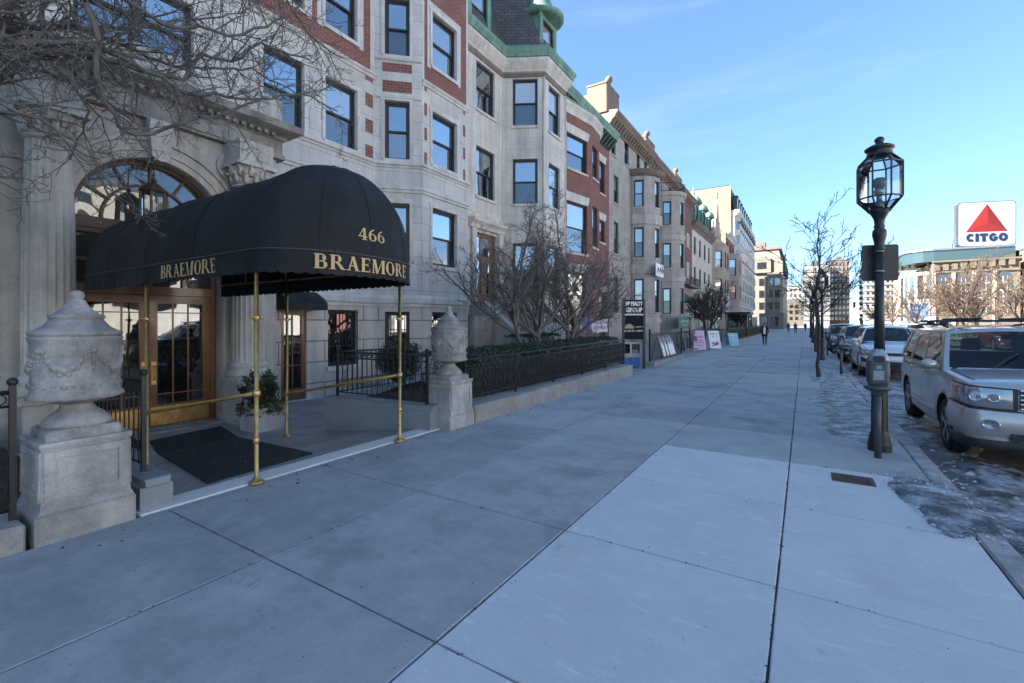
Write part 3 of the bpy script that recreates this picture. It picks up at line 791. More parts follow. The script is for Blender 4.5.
mb.box(-10.95, -10.36, y1-.14, y1+.0, 6.10, 6.4); build('parapet', mb, M['portal'], B1)

# ---- doors, transom and fanlight
DX = -10.55
d0, d1 = CY-AR+.02, CY+AR-.02
mb = MB()
mb.box(DX-.06, DX+.06, d0, d0+.09, -.42, 3.42); mb.box(DX-.06, DX+.06, d1-.09, d1, -.42, 3.42)
mb.box(DX-.06, DX+.06, d0+.09, d1-.09, 2.14, 2.30); mb.box(DX-.05, DX+.05, CY-.05, CY+.05, 2.30, 3.18)
mb.box(DX-.08, DX+.10, d0, d1, 3.18, 3.26, 1); mb.box(DX-.08, DX+.14, d0, d1, 3.262, 3.34, 1); mb.box(DX-.08, DX+.11, d0, d1, 3.342, 3.46, 1)
mb.box(DX-.05, DX+.03, CY-.62, CY-.56, 2.30, 3.18); mb.box(DX-.05, DX+.03, CY+.56, CY+.62, 2.30, 3.18)
mb.box(DX-.055, DX+.05, d0+.09, d1-.09, 2.7, 2.75)
build('door_frame', mb, [M['wood'], M['wood_dark']], B1)
mb = MB(); mb.quad((DX-.02,d0+.09,2.3),(DX-.02,d1-.09,2.3),(DX-.02,d1-.09,3.18),(DX-.02,d0+.09,3.18)); build('transom_light', mb, M['fan_glass'], B1)
for s in (-1,1):
    a, b = (d0+.09, CY-.006) if s < 0 else (CY+.006, d1-.09)
    mb = MB(); st = .135
    mb.box(DX-.03, DX+.03, a, a+st, -.39, 2.13); mb.box(DX-.03, DX+.03, b-st, b, -.39, 2.13)
    mb.box(DX-.03, DX+.03, a+st, b-st, -.39, .02); mb.box(DX-.03, DX+.03, a+st, b-st, 1.98, 2.13)
    w = b-a-2*st
    for k in (1,2): mb.box(DX-.012, DX+.018, a+st+w*k/3-.011, a+st+w*k/3+.011, .02, 1.98)
    for z in (.22, 1.80): mb.box(DX-.011, DX+.017, a+st, b-st, z-.011, z+.011)
    dr = build('door', mb, M['wood'], B1)
    mb = MB(); mb.quad((DX,a+st,.02),(DX,b-st,.02),(DX,b-st,1.98),(DX,a+st,1.98)); build('pane', mb, M['door_glass'], dr)
    mb = MB(); mb.box(DX+.031, DX+.036, a+.02, b-.02, -.37, -.02); build('kick_plate', mb, M['brass'], dr)
    mb = MB(); hy = (b-.07) if s < 0 else (a+.07)
    mb.bbox(DX+.031, DX+.037, hy-.04, hy+.04, .42, .86, .004); mb.tube([(DX+.037,hy,.5),(DX+.085,hy,.52),(DX+.085,hy,.76),(DX+.037,hy,.78)], .013, 6, 0, True, True)
    build('handle', mb, M['brass'], dr)
FX = -10.46
mb = MB()
def ring2(r0, r1, xa, xb, n=40):
    rs = []
    for i in range(n+1):
        a = PI*i/n; cy, cz = -math.cos(a), math.sin(a)
        rs.append([(xa,CY+cy*r0,AZ+.01+cz*r0),(xb,CY+cy*r0,AZ+.01+cz*r0),(xb,CY+cy*r1,AZ+.01+cz*r1),(xa,CY+cy*r1,AZ+.01+cz*r1)])
    mb.rings(rs, 0, True)
ring2(1.09, 1.175, FX-.05, FX+.05); ring2(.70, .745, FX-.03, FX+.035)
for i in range(1,6):
    a = PI*i/6
    mb.beam((FX,CY-math.cos(a)*.745,AZ+math.sin(a)*.745), (FX,CY-math.cos(a)*1.09,AZ+math.sin(a)*1.09), .045, .06, 0, (1,0,0))
fl = build('fanlight', mb, M['wood_dark'], B1)
mb = MB(); mb.poly([(FX-.01, CY-1.1*math.cos(PI*i/32), AZ+1.1*math.sin(PI*i/32)) for i in range(33)][::-1]); build('pane', mb, M['fan_glass'], fl)
# dark lobby behind the doors
mb = MB(); mb.box(-10.98, -10.72, d0, d1, -.42, 4.8); build('lobby', mb, M['wood_dark'], B1)
# threshold
mb = MB(); mb.bbox(-10.7, -9.95, d0+.02, d1-.02, -.55, -.395, .01); build('threshold', mb, M['granite'], B1)
# side door under the small awning
mb = MB(); a, b = 6.58, 7.24
mb.box(-11.14,-11.05,a,a+.09,-.38,1.92); mb.box(-11.14,-11.05,b-.09,b,-.38,1.92); mb.box(-11.14,-11.05,a+.09,b-.09,-.38,-.1); mb.box(-11.14,-11.05,a+.09,b-.09,1.80,1.92)
mb.box(-11.1,-11.06,(a+b)/2-.012,(a+b)/2+.012,-.1,1.8)
for z in (.5,1.1): mb.box(-11.1,-11.061,a+.09,b-.09,z,z+.02)
sdr = build('side_door', mb, M['wood'], B1)
mb = MB(); mb.quad((-11.09,a,-.38),(-11.09,b,-.38),(-11.09,b,1.9),(-11.09,a,1.9)); build('pane', mb, M['door_glass'], sdr)
sa = MB()
prof = [(-10.99,2.42),(-10.85,2.40),(-10.5,2.22),(-10.38,2.10),(-10.38,1.93)]
ya, yb = 6.35, 7.45
for i in range(len(prof)-1):
    (xa,za),(xb,zb) = prof[i],prof[i+1]; sa.quad((xa,ya,za),(xb,ya,zb),(xb,yb,zb),(xa,yb,za))
for y in (ya,yb): sa.poly([(x,y,z) for x,z in prof]+[(-10.99,y,1.93)])
a2 = build('awning', sa, M['cloth'], None); a2['label'] = 'small black cloth awning over the side door beside the portal column'; a2['category'] = 'awning'
# unseen plain block, added behind the viewer to keep the sun off the pavement
B0 = thing('added_shade_block', 'unseen red brick block added to shade the street, outside the left edge', 'building', (-11,-20,-.42))
p0 = [(-24,-46),(-10.6,-46),(-10.6,-5.6),(-24,-5.6)]
op = [(2+k*3.3, 3.3+k*3.3, 1+3.3*f, 3+3.3*f) for k in range(12) for f in range(6)]
facade(B0, p0, {1: {'open': op}}, [M['brick_far'], M['roof']], -.62, 20.5, cap='last')
pv = MB()
for s0,s1,z0,z1 in op: pv.quad((-10.75,-46+s0,z0),(-10.75,-46+s1,z0),(-10.75,-46+s1,z1),(-10.75,-46+s0,z1))
build('pane', pv, M['glass'], B0)['kind'] = 'stuff'
mb = MB(); mb.sweep(p0[1:3], [(0,19.8),(.4,20.1),(.45,20.5),(0,20.55)]); build('cornice', mb, M['lime2_plain'], B0)
# ================================================================== entrance walk
mb = MB()
pf = [(-4.89,.0),(-8.4,-.42),(-11.2,-.42)]
for i in range(2):
    (xa,za),(xb,zb) = pf[i],pf[i+1]; mb.quad((xa,-6,za),(xb,-6,zb),(xb,14,zb),(xa,14,za))
mb.quad((-11.2,-6,-.42),(-11.2,-6,-.43),(-11.2,14,-.43),(-11.2,14,-.42))
tag(build('entrance_walk', mb, M['concrete']), kind='structure')
zr = lambda x: max(-.42, min(0, -.12*(-4.89-x)))
t = thing('rubber_mat', 'long black ribbed rubber mat on the sloping walk under the canopy', 'mat', (-6.6,3.3,zr(-6.6)))
mb = MB()
nx = 40
rm = random.Random(5)
top = []
MC = ((-5.06,2.25),(-5.16,3.49),(-9.60,4.50),(-9.42,3.28))      # the mat lies a little askew between doors and pavement
def mpt(u, v):
    a = Vector(MC[0]).lerp(Vector(MC[3]), u); b = Vector(MC[1]).lerp(Vector(MC[2]), u); return a.lerp(b, v)
for i in range(nx+1):
    row = []
    for j in range(31):
        p = mpt(i/nx, j/30); row.append((p.x, p.y, zr(p.x)+.016+.004*mnoise.noise(Vector((p.x*2,p.y*3,0)))+(.004 if i%2 else 0)))
    top.append(row)
mb.rings(top, 0, False, False, closed=False)
for ed in (top[0], top[-1], [r[0] for r in top], [r[-1] for r in top]):
    mb.rings([ed, [(x,y,z-.03) for x,y,z in ed]], 0, False, False, closed=False)
build('mat', mb, M['rubber'], t)

# ================================================================== canopy
CN = thing('entrance_canopy', 'long black cloth barrel canopy with rounded front and gold lettering on brass poles', 'canopy', (-4.6,3.45,0))
YC, HW, ZE, RZ, XF, BX, XB = 3.45, .99, 2.33, 1.08, -4.62, .60, -9.45
mb = MB()
na = 28
rows = []
for k in range(26):
    x = XB+(XF-XB)*k/25
    sag = -.030*abs(math.sin(PI*k*4/25))
    row = []
    for j in range(na+1):
        a = PI*j/na; cy, cz = -math.cos(a), math.sin(a)
        # slightly flattened side, folds
        row.append((x, YC+cy*HW+sag*cy*.6, ZE+RZ*cz**.86*(1+sag*.8)+.014*mnoise.noise(Vector((x*1.5,j*.5,1)))+.012*mnoise.noise(Vector((x*6+j*.25,j*.22,4)))))
    rows.append(row)
mb.rings(rows, 0, False, True, closed=False)
def dome(a, ph, off=0):
    # a: plan angle from straight out (-90..90), ph elevation
    return Vector((XF+(BX+off)*math.cos(a)*math.cos(ph), YC+(HW+off)*math.sin(a)*math.cos(ph), ZE+(RZ+off)*math.sin(ph)**.86))
rs = []
NA = 36
for k in range(15):
    ph = (PI/2)*k/14
    rs.append([tuple(dome(-PI/2+PI*j/NA, ph)) for j in range(NA+1)])
mb.rings(rs, 0, False, True, closed=False)
# seams over the dome
shell = build('canopy_top', mb, M['cloth'], CN)
mb = MB()
for a in (-PI/2,-.62,-.0,.62,PI/2):
    mb.tube([dome(a, PI/2*k/16, .002) for k in range(17)], .006, 4)
for x in (-5.9,-7.2,-8.5): mb.tube([(x, YC-math.cos(PI*j/24)*(HW+.002), ZE+(RZ+.002)*math.sin(PI*j/24)**.86) for j in range(25)], .005, 4)
build('seam', mb, M['cloth'], shell)
# valance with scalloped edge: follows the eave line
eave = [(XB+(XF-XB)*k/60, YC-HW) for k in range(60)]+[(XF+BX*math.cos(a), YC+HW*math.sin(a)) for a in [-PI/2+PI*k/80 for k in range(81)]]+[(XF+(XB-XF)*k/60, YC+HW) for k in range(1,61)]
# resample densely
pts = [Vector(p) for p in eave]; acc = [0]
for i in range(1,len(pts)): acc.append(acc[-1]+(pts[i]-pts[i-1]).length)
def eave_at(s):
    s = max(0, min(acc[-1], s)); import bisect
    i = max(1, min(len(acc)-1, bisect.bisect_left(acc, s)))
    t = (s-acc[i-1])/max(1e-9, acc[i]-acc[i-1]); p = pts[i-1].lerp(pts[i], t); d = (pts[i]-pts[i-1]).normalized()
    return p, Vector((d.y, -d.x))
mb = MB(); n = int(acc[-1]/.012); SC = .125
rows = []
for i in range(n+1):
    s = acc[-1]*i/n; p, nn = eave_at(s)
    u = (s % SC)/SC; low = -.215-.028*math.sqrt(max(0,1-(2*u-1)**2)); wv = .012*math.sin(s*9)+.008*math.sin(s*23+1)
    rows.append([(p.x+nn.x*(.004+wv*t*t), p.y+nn.y*(.004+wv*t*t), ZE+.005+low*t) for t in (0,.25,.5,.75,1)])
mb.rings(rows, 0, False, True, closed=False)
build('valance', mb, M['cloth'], CN)
mb = MB(); mb.tube([(eave_at(acc[-1]*i/200)[0].x+eave_at(acc[-1]*i/200)[1].x*.008, eave_at(acc[-1]*i/200)[0].y+eave_at(acc[-1]*i/200)[1].y*.008, ZE+.004) for i in range(201)], .007, 5)
build('piping', mb, M['cloth_edge'], CN)
mb = MB()           # inner frame
for x in (XF,-5.95,-7.25,-8.5,XB+.05): mb.tube([(x, YC-math.cos(PI*j/20)*(HW-.025), ZE-.02+(RZ-.03)*math.sin(PI*j/20)**.86) for j in range(21)], .016, 6)
for y in (YC-HW+.025, YC+HW-.025): mb.tube([(XF,y,ZE-.02),(XB,y,ZE-.02)], .016, 6)
mb.tube([(XF+(BX-.03)*math.cos(a), YC+(HW-.03)*math.sin(a), ZE-.02) for a in [-PI/2+PI*k/24 for k in range(25)]], .016, 6)
mb.tube([(XF,YC-HW,ZE-.10),(XF,YC+HW,ZE-.10)], .014, 6)
build('frame', mb, M['brass'], CN)
PO = [(-4.6,2.49),(-4.6,4.41),(-7.22,2.49),(-7.22,4.41)]
for x, y in PO:
    z0 = zr(x) if x < -4.9 else .012
    mb = MB()
    mb.lathe((x,y,z0), [(.075,0),(.075,.012),(.048,.022),(.030,.05),(.021,.06),(.021,2.34-z0)], 14)
    for z in (.40,1.62): mb.lathe((x,y,z), [(.021,0),(.030,.008),(.032,.03),(.030,.055),(.021,.062)], 12)
    po = build('pole', mb, M['brass'], CN)
    mb = MB(); mb.tube([(x,y-.05,1.66),(x,y+.05,1.66)], .012, 6, 0, True, True); mb.ball((x,y-.055,1.66), .017, 8, 6); mb.ball((x,y+.055,1.66), .017, 8, 6); build('clamp', mb, M['brass'], po)
for y in (2.49, 4.41):
    mb = MB(); mb.tube([(-4.6,y,.90),(-7.22,y,.43)], .021, 8, 0, True, True); mb.lathe((-4.6,y,.865), [(.026,0),(.04,.006),(.04,.06),(.026,.07)], 12); build('handrail', mb, M['brass'], CN)

# ---- serif lettering, drawn stroke by stroke: lists of polygons in em units (cap height 1)
def serif_glyph(ch):
    P = []; T, t, sh, sl = .20, .075, .055, .07     # thick, thin, serif height, serif overhang
    def rect(x0, y0, x1, y1): P.append([(x0,y0),(x1,y0),(x1,y1),(x0,y1)])
    def stem(x, y0=0, y1=1, w=T, lo=True, hi=True):
        rect(x, y0, x+w, y1)
        if lo: rect(x-sl, y0, x+w+sl, y0+sh)
        if hi: rect(x-sl, y1-sh, x+w+sl, y1)
    def arc(cx, cy, rx, ry, a0, a1, wt, n=14):
        # stroke whose width swells where it runs vertically
        for i in range(n):
            q = []
            for a, s in ((a0+(a1-a0)*i/n,1),(a0+(a1-a0)*(i+1)/n,1),(a0+(a1-a0)*(i+1)/n,0),(a0+(a1-a0)*i/n,0)):
                w = t+(wt-t)*abs(math.cos(a))**1.5
                k = 0 if s else w
                q.append((cx+(rx-k)*math.cos(a), cy+(ry-(0 if s else min(t, ry*.9)))*math.sin(a)))
            P.append(q)
    def diag(x0, y0, x1, y1, w): P.append([(x0-w/2,y0),(x0+w/2,y0),(x1+w/2,y1),(x1-w/2,y1)])
    if ch == 'B':
        stem(.07, w=T, hi=True, lo=True); rect(.27,.5-t/2,.42,.5+t/2); rect(.27,1-t,.40,1); rect(.27,0,.44,t)
        arc(.40,.74,.24,.26,-PI/2,PI/2,T); arc(.43,.265,.28,.265,-PI/2,PI/2,T*1.05); wd = .78
    elif ch == 'R':
        stem(.07); rect(.27,.47,.40,.47+t); rect(.27,1-t,.40,1); arc(.40,.735,.25,.265,-PI/2,PI/2,T); diag(.72,0,.42,.5,T); rect(.60,0,.86,sh); wd = .86
    elif ch == 'A':
        diag(.13,0,.43,1,t*1.1); diag(.70,0,.42,1,T*1.05); rect(.23,.30,.62,.30+t); rect(0,0,.26,sh); rect(.55,0,.88,sh); wd = .88
    elif ch == 'E':
        stem(.07); rect(.27,1-t,.62,1); rect(.27,0,.66,t); rect(.27,.48,.50,.48+t); rect(.58,.78,.62,1-t); rect(.61,t,.66,.25); rect(.47,.38,.51,.66); wd = .74
    elif ch == 'M':
        stem(.08, w=t*1.1); stem(.80, w=T*.95); diag(.46,0,.17,1,T); diag(.46,0,.82,1,t); rect(0,1-sh,.2,1); wd = 1.06
    elif ch == 'O':
        arc(.42,.5,.42,.52,0,2*PI,T*1.1,28); wd = .86
    elif ch == '4':
        rect(.38,0,.56,1); rect(.02,.24,.68,.24+t*1.1); diag(.07,.26,.43,1,t); rect(.28,0,.66,sh); wd = .72
    elif ch == '6':
        arc(.33,.31,.31,.32,0,2*PI,T*.85,24); arc(.56,.40,.55,.62,PI*.55,PI*1.02,T*.9,12); wd = .68
    else: wd = .4
    return P, wd
def serif_text(txt, gap=.06):
    x = 0; out = []
    for ch in txt:
        P, wd = serif_glyph(ch); out += [[(px+x, py) for px,py in q] for q in P]; x += wd+gap
    return out, x-gap
def lettering(parent, txt, fmap, height, width=None, name='lettering', gap=.06, m='gold'):
    polys, W = serif_text(txt, gap); sx = (width/W if width else height)
    mb = MB(); k = 0
    for q in polys:
        k += 1; off = .0035+.00006*(k % 40)
        # subdivide long horizontals so letters follow curved cloth
        p = [fmap((a*sx-W*sx/2), b*height, off) for a,b in q]
        mb.poly(p)
    return build(name, mb, M[m], parent)
val = [o for o in CN.children if o.name.startswith('valance')][0]
s_front = (XF-XB)+(acc[-1]-2*(XF-XB))/2
def fm_front(u, v, off):
    s = s_front+u; p, nn = eave_at(s); wv = .02*0
    t = (ZE+.005-(ZE-.178+v))/.215; s2 = .012*math.sin(s*9)+.008*math.sin(s*23+1)
    q = .012+off+s2*t*t; return (p.x+nn.x*q, p.y+nn.y*q, ZE-.178+v)
lettering(val, 'BRAEMORE', fm_front, .15, 1.30)
def fm_side(u, v, off):
    s = (-5.99-XB)+u; p, nn = eave_at(s); t = (ZE+.005-(ZE-.185+v))/.215; s2 = .012*math.sin(s*9)+.008*math.sin(s*23+1)
    q = .012+off+s2*t*t; return (p.x+nn.x*q, p.y+nn.y*q, ZE-.185+v)
lettering(val, 'BRAEMORE', fm_side, .155, 1.36)
def fm_num(u, v, off):
    ph = math.asin(((.17+v)/RZ)**(1/.86)); a = u/(HW*.80)
    p = dome(a, ph, .004+off*1.2); return tuple(p)
lettering(shell, '466', fm_num, .13, .30, gap=.05)

# lantern hung inside the arch
LT = thing('hanging_lantern', 'dark bronze glazed lantern hanging in the entrance arch above the canopy', 'lantern', (-9.98,3.72,3.5))
lx, ly_, lz = -9.9, 3.52, 3.46
mb = MB()
r6 = lambda r, z: [(lx+r*math.cos(PI/6+PI/3*j), ly_+r*math.sin(PI/6+PI/3*j), z) for j in range(6)]
mb.rings([r6(.10,lz-.10),r6(.19,lz-.06),r6(.21,lz),r6(.21,lz+.03)], 0, True); mb.rings([r6(.22,lz+.47),r6(.24,lz+.50),r6(.20,lz+.55),r6(.09,lz+.64),r6(.03,lz+.68)], 0, True)
a, b = r6(.20,lz+.03), r6(.20,lz+.47)
for i in range(6): mb.beam(a[i], b[i], .032, .032)
mb.lathe((lx,ly_,lz+.68), [(.03,0),(.045,.04),(.012,.09),(.03,.12),(.008,.18)], 8)
mb.tube([(lx,ly_,lz+.84),(lx,ly_,4.6),(-10.3,3.55,4.6)], .012, 6)
build('frame', mb, M['wood_dark'], LT)
mb = MB(); mb.rings([r6(.19,lz+.03),r6(.19,lz+.47)]); build('pane', mb, M['clear'], LT)
mb = MB(); mb.lathe((lx,ly_,lz+.05), [(.03,0),(.03,.18),(.045,.22),(.02,.30)], 8); build('bulb_holder', mb, M['white_paint'], LT)

# ================================================================== stone urns on pedestals
def make_urn(cx, cy, label):
    t = thing('stone_urn', label, 'urn', (cx,cy,0), 'carved stone urns flanking the entrance')
    mb = MB(); r = random.Random(4)
    mb.bbox(cx-.29, cx+.285, cy-.295, cy+.295, -.15, .215, .02); build('base_block', mb, M['granite'], t)
    mb = MB()
    def sq(h, z): return [(cx+h*a, cy+h*b, z) for a,b in ((-1,-1),(1,-1),(1,1),(-1,1))]
    mb.rings([sq(.28,.215),sq(.265,.25),sq(.258,.30),sq(.253,.66),sq(.27,.70),sq(.27,.725)], 0, True)
    for ax in range(4):              # raised frame round each panel
        c, s = math.cos(ax*PI/2), math.sin(ax*PI/2)
        def q(u, d, z): return (cx+c*d-s*u, cy+s*d+c*u, z)
        for u0,u1,za,zb in ((-.245,-.185,.30,.66),(.185,.245,.30,.66),(-.185,.185,.30,.355),(-.185,.185,.61,.66)):
            mb.hexa([q(u0,.25,za),q(u0,.272,za),q(u1,.272,za),q(u1,.25,za),q(u0,.25,zb),q(u0,.267,zb),q(u1,.267,zb),q(u1,.25,zb)])
    build('pedestal', mb, M['granite'], t)
    mb = MB(); mb.bbox(cx-.225, cx+.225, cy-.225, cy+.225, .725, .80, .02)
    mb.lathe((cx,cy,0), [(.215,.80),(.21,.83),(.17,.88),(.12,.92),(.095,.955),(.10,.975)], 24, 0, True)
    build('foot', mb, M['urn'], t)
    mb = MB()
    mb.lathe((cx,cy,0), [(.095,.965),(.15,.985),(.262,1.008),(.288,1.02),(.288,1.043),(.276,1.055),(.268,1.08),(.264,1.20),(.264,1.34),(.266,1.42),(.268,1.452),(.278,1.468),(.284,1.49),(.27,1.50)], 40, 0, True)
    build('bowl', mb, M['urn'], t)
    bw = [o for o in t.children if o.name.startswith('bowl')][-1]
    for k in range(5):               # festoons of fruit between rosettes
        a0 = 2*PI*k/5+.2; mb = MB()
        for j in range(13):
            u = j/12; a = a0+u*2*PI/5*.86; z = 1.375-.13*math.sin(PI*u); rr = .015+.019*math.sin(PI*u)
            mb.ball((cx+.260*math.cos(a)+r.uniform(-.004,.004), cy+.260*math.sin(a)+r.uniform(-.004,.004), z+r.uniform(-.008,.008)), rr, 7, 5)
            if j%2: mb.ball((cx+.26*math.cos(a), cy+.26*math.sin(a), z-.03+r.uniform(-.006,.006)), rr*.7, 6, 4)
        a = a0-.09
        mb.ball((cx+.264*math.cos(a), cy+.264*math.sin(a), 1.39), .028, 8, 6)
        for q in range(5): mb.ball((cx+.264*math.cos(a)+0, cy+.264*math.sin(a), 1.34-.028*q), .019-.0015*q, 6, 4)
        am = a0+.86*PI/5
        mb.ball((cx+.260*math.cos(am), cy+.260*math.sin(am), 1.36), .022, 6, 5)
        mb.ball((cx+.260*math.cos(am), cy+.260*math.sin(am), 1.12), .026, 6, 5)
        for q in range(6):
            aa = a0+2*PI/5*(q+.5)/6; mb.ball((cx+.264*math.cos(aa), cy+.264*math.sin(aa), 1.115+.012*(q%2)), .016, 6, 4)
        build('festoon', mb, M['urn'], bw)
    mb = MB()
    mb.lathe((cx,cy,0), [(r_, 1.5+(z_-1.5)*.93) for r_,z_ in [(.27,1.50),(.282,1.515),(.282,1.535),(.245,1.548),(.205,1.575),(.175,1.615),(.158,1.642),(.170,1.646),(.170,1.672),(.14,1.685),(.102,1.715),(.072,1.755),(.05,1.80),(.034,1.81),(.042,1.825),(.046,1.845),(.04,1.868),(.02,1.884),(.001,1.887)]], 32, 0, True)
    build('lid', mb, M['urn'], t)
    return t
make_urn(-4.885, 1.225, 'large carved lidded stone urn on a pedestal, left of the canopy')
make_urn(-4.70, 5.545, 'farther carved lidded stone urn, at the start of the hedge fence')

# ================================================================== low walls, railings, fence, hedge
def low_wall(name, label, a, b, th, z0, z1, over=.03, ret=None):
    t = thing(name, label, 'wall', (a[0],a[1],0))
    a = Vector(a); b = Vector(b); d = (b-a).normalized(); ang = math.atan2(d.y,d.x); n = Vector((-d.y,d.x)); L = (b-a).length
    c = (a+b)/2+n*th/2
    mb = MB(); mb.obox((c.x,c.y), ang, L/2, th/2, z0, z1-.07)
    if ret:
        c2 = b-d*th/2+n*(th+ret/2); mb.obox((c2.x,c2.y), ang, th/2, ret/2, z0, z1-.072)
    build('wall_face', mb, M['grey_paint'], t)
    mb = MB()
    P = lambda u, v, z: tuple((c+d*u+n*v).to_3d()+Vector((0,0,z)))
    hx, hy = L/2+over, th/2+over
    mb.rings([[P(u,v,z) for u,v in ((-hx+e,-hy+e),(hx-e,-hy+e),(hx-e,hy-e),(-hx+e,hy-e))] for z,e in ((z1-.07,.012),(z1-.06,0),(z1-.012,0),(z1,.012))], 0, True)
    if ret:
        P2 = lambda u, v, z: tuple((c2+d*u+n*v).to_3d()+Vector((0,0,z)))
        hx, hy = th/2+over, ret/2-over
        mb.rings([[P2(u,v,z) for u,v in ((-hx,-hy),(hx,-hy),(hx,hy),(-hx,hy))] for z in (z1-.068,z1-.003)], 0, True)
    build('coping', mb, M['grey_paint'], t); return t
low_wall('planter_wall', 'grey painted low wall on the right of the entrance walk, under the iron railing', (-4.64,5.05), (-6.78,4.83), -.26, -.6, .37)
low_wall('planter_wall', 'grey painted low wall on the left of the entrance walk, behind the near urn', (-4.72,1.58), (-7.4,1.58), -.24, -.6, .27)
def railing(label, pts, z0, z1, sp=.105, scroll=True, cat='railing', name='iron_railing', group=None):
    """pts: plan polyline; z0/z1 functions or numbers"""
    t = thing(name, label, cat, (pts[0][0],pts[0][1],0), group)
    f0 = z0 if callable(z0) else (lambda s: z0); f1 = z1 if callable(z1) else (lambda s: z1)
    bars = MB(); rails = MB(); scr = MB(); posts = []
    S = 0
    for i in range(len(pts)-1):
        a, b = Vector(pts[i]), Vector(pts[i+1]); L = (b-a).length; d = (b-a)/L
        q = lambda s, z: (a.x+d.x*s, a.y+d.y*s, z)
        for dz, r in ((0,.016),(-.10,.010)): rails.tube([q(0,f1(S)+dz),q(L,f1(S+L)+dz)], r, 6, 0, True, True)
        rails.tube([q(0,f0(S)+.07),q(L,f0(S+L)+.07)], .010, 6, 0, True, True)
        n = max(1,int(L/sp))
        for k in range(1,n):
            s = L*k/n; bars.tube([q(s,f0(S+s)+.05),q(s,f1(S+s)-.0)], .0075, 4)
            if scroll:
                zc = f1(S+s)-.05
                s2 = s-sp/2
                scr.tube([q(s2+.036*math.cos(u), zc+.036*math.sin(u)) for u in [2*PI*v/10 for v in range(11)]], .005, 4)
                zc = f0(S+s)+.22
                scr.tube([q(s2+(.012+.028*v/9)*math.cos(u), zc+(.02+.05*v/9)*math.sin(u)) for v,u in [(v, 3.6*PI*v/9) for v in range(10)]], .005, 4)
        posts.append((q(0,0), f0(S), f1(S)))
        S += L
    posts.append((q(L,0), f0(S), f1(S)))
    build('rail', rails, M['iron'], t)
    o = build('baluster', bars, M['iron'], t); o['kind'] = 'stuff' if False else 'thing'; del o['kind']
    if scroll: build('scrollwork', scr, M['iron'], t)
    for p, a, b in posts:
        mb = MB(); mb.box(p[0]-.018,p[0]+.018,p[1]-.018,p[1]+.018,a,b+.05); mb.ball((p[0],p[1],b+.075), .032, 8, 6); build('post', mb, M['iron'], t)
    return t
railing('black iron railing on the grey planter wall at the right of the entrance walk', [(-4.80,5.16),(-6.66,4.97),(-6.75,6.6)], .37, 1.11)
railing('black iron railing on the grey wall behind the near urn, left of the doors', [(-5.0,1.70),(-7.3,1.70)], .27, 1.08)
railing('black iron railing at the left edge of the picture beyond the near urn', [(-4.82,.86),(-4.82,-1.4),(-4.82,-3.6)], .18, 1.10, .12)
# granite ledges along the pavement
def ledge(label, y0, y1, x0, x1, h0, h1, n, m, name='stone_ledge'):
    t = thing(name, label, 'ledge', ((x0+x1)/2,y0,0))
    for k in range(n):
        a, b = y0+(y1-y0)*k/n, y0+(y1-y0)*(k+1)/n; z = h0+(h1-h0)*(k+.5)/n
        mb = MB(); mb.bbox(x0+rj.uniform(-.004,.004), x1+rj.uniform(-.006,.006), a+.004, b-.004, -.3, z, .015); build('block', mb, m, t)
ledge('rough grey granite ledge left of the near urn at the picture edge', -5.2, .895, -5.05, -4.62, .18, .18, 3, M['granite'])
ledge('long low concrete ledge under the hedge fence', 5.865, 13.85, -4.92, -4.42, .27, .33, 4, M['concrete'])
def hz0(s): return .28+.06*s/8
def hz1(s): return .99+.11*s/8
t = thing('hedge_fence', 'dark iron lattice fence on the low ledge in front of the hedge', 'fence', (-4.68,5.9,.28))
mb = MB(); L = 7.85; fy = lambda s: 5.92+s
q = lambda s, z, x=-4.68: (x, fy(s), z)
for dz, r in ((0,.016),(-.10,.012)): mb.tube([q(0,hz1(0)+dz),q(L,hz1(L)+dz)], r, 6, 0, True, True)
mb.tube([q(0,hz0(0)+.10),q(L,hz0(L)+.10)], .014, 6, 0, True, True); build('rail', mb, M['iron'], t)
lat = MB(); n = 64
for k in range(n):
    s = L*(k+.5)/n; z0, z1 = hz0(s)+.10, hz1(s)-.10; h = (z1-z0)
    lat.tube([q(s,z0),q(s,z1)], .008, 4)
    lat.tube([q(s-L/n/2,z0),q(s+L/n/2,z0+h/2),q(s-L/n/2,z1)], .009, 4); lat.tube([q(s+L/n/2,z0,-4.672),q(s-L/n/2,z0+h/2,-4.672),q(s+L/n/2,z1,-4.672)], .009, 4)
    for zc in (z0+h*.25, z0+h*.75): lat.tube([q(s+.036*math.cos(u), zc+.036*math.sin(u), -4.665) for u in [2*PI*v/8 for v in range(9)]], .008, 4)
build('lattice', lat, M['iron'], t)
for k in range(6):
    s = L*k/5; mb = MB(); mb.box(-4.695,-4.665,fy(s)-.014,fy(s)+.014,hz0(s)-.02,hz1(s)); mb.tube([(-4.68,fy(s),hz1(s)-.05),(-4.95,fy(s),hz0(s)+.02)], .01, 5); build('post', mb, M['iron'], t)
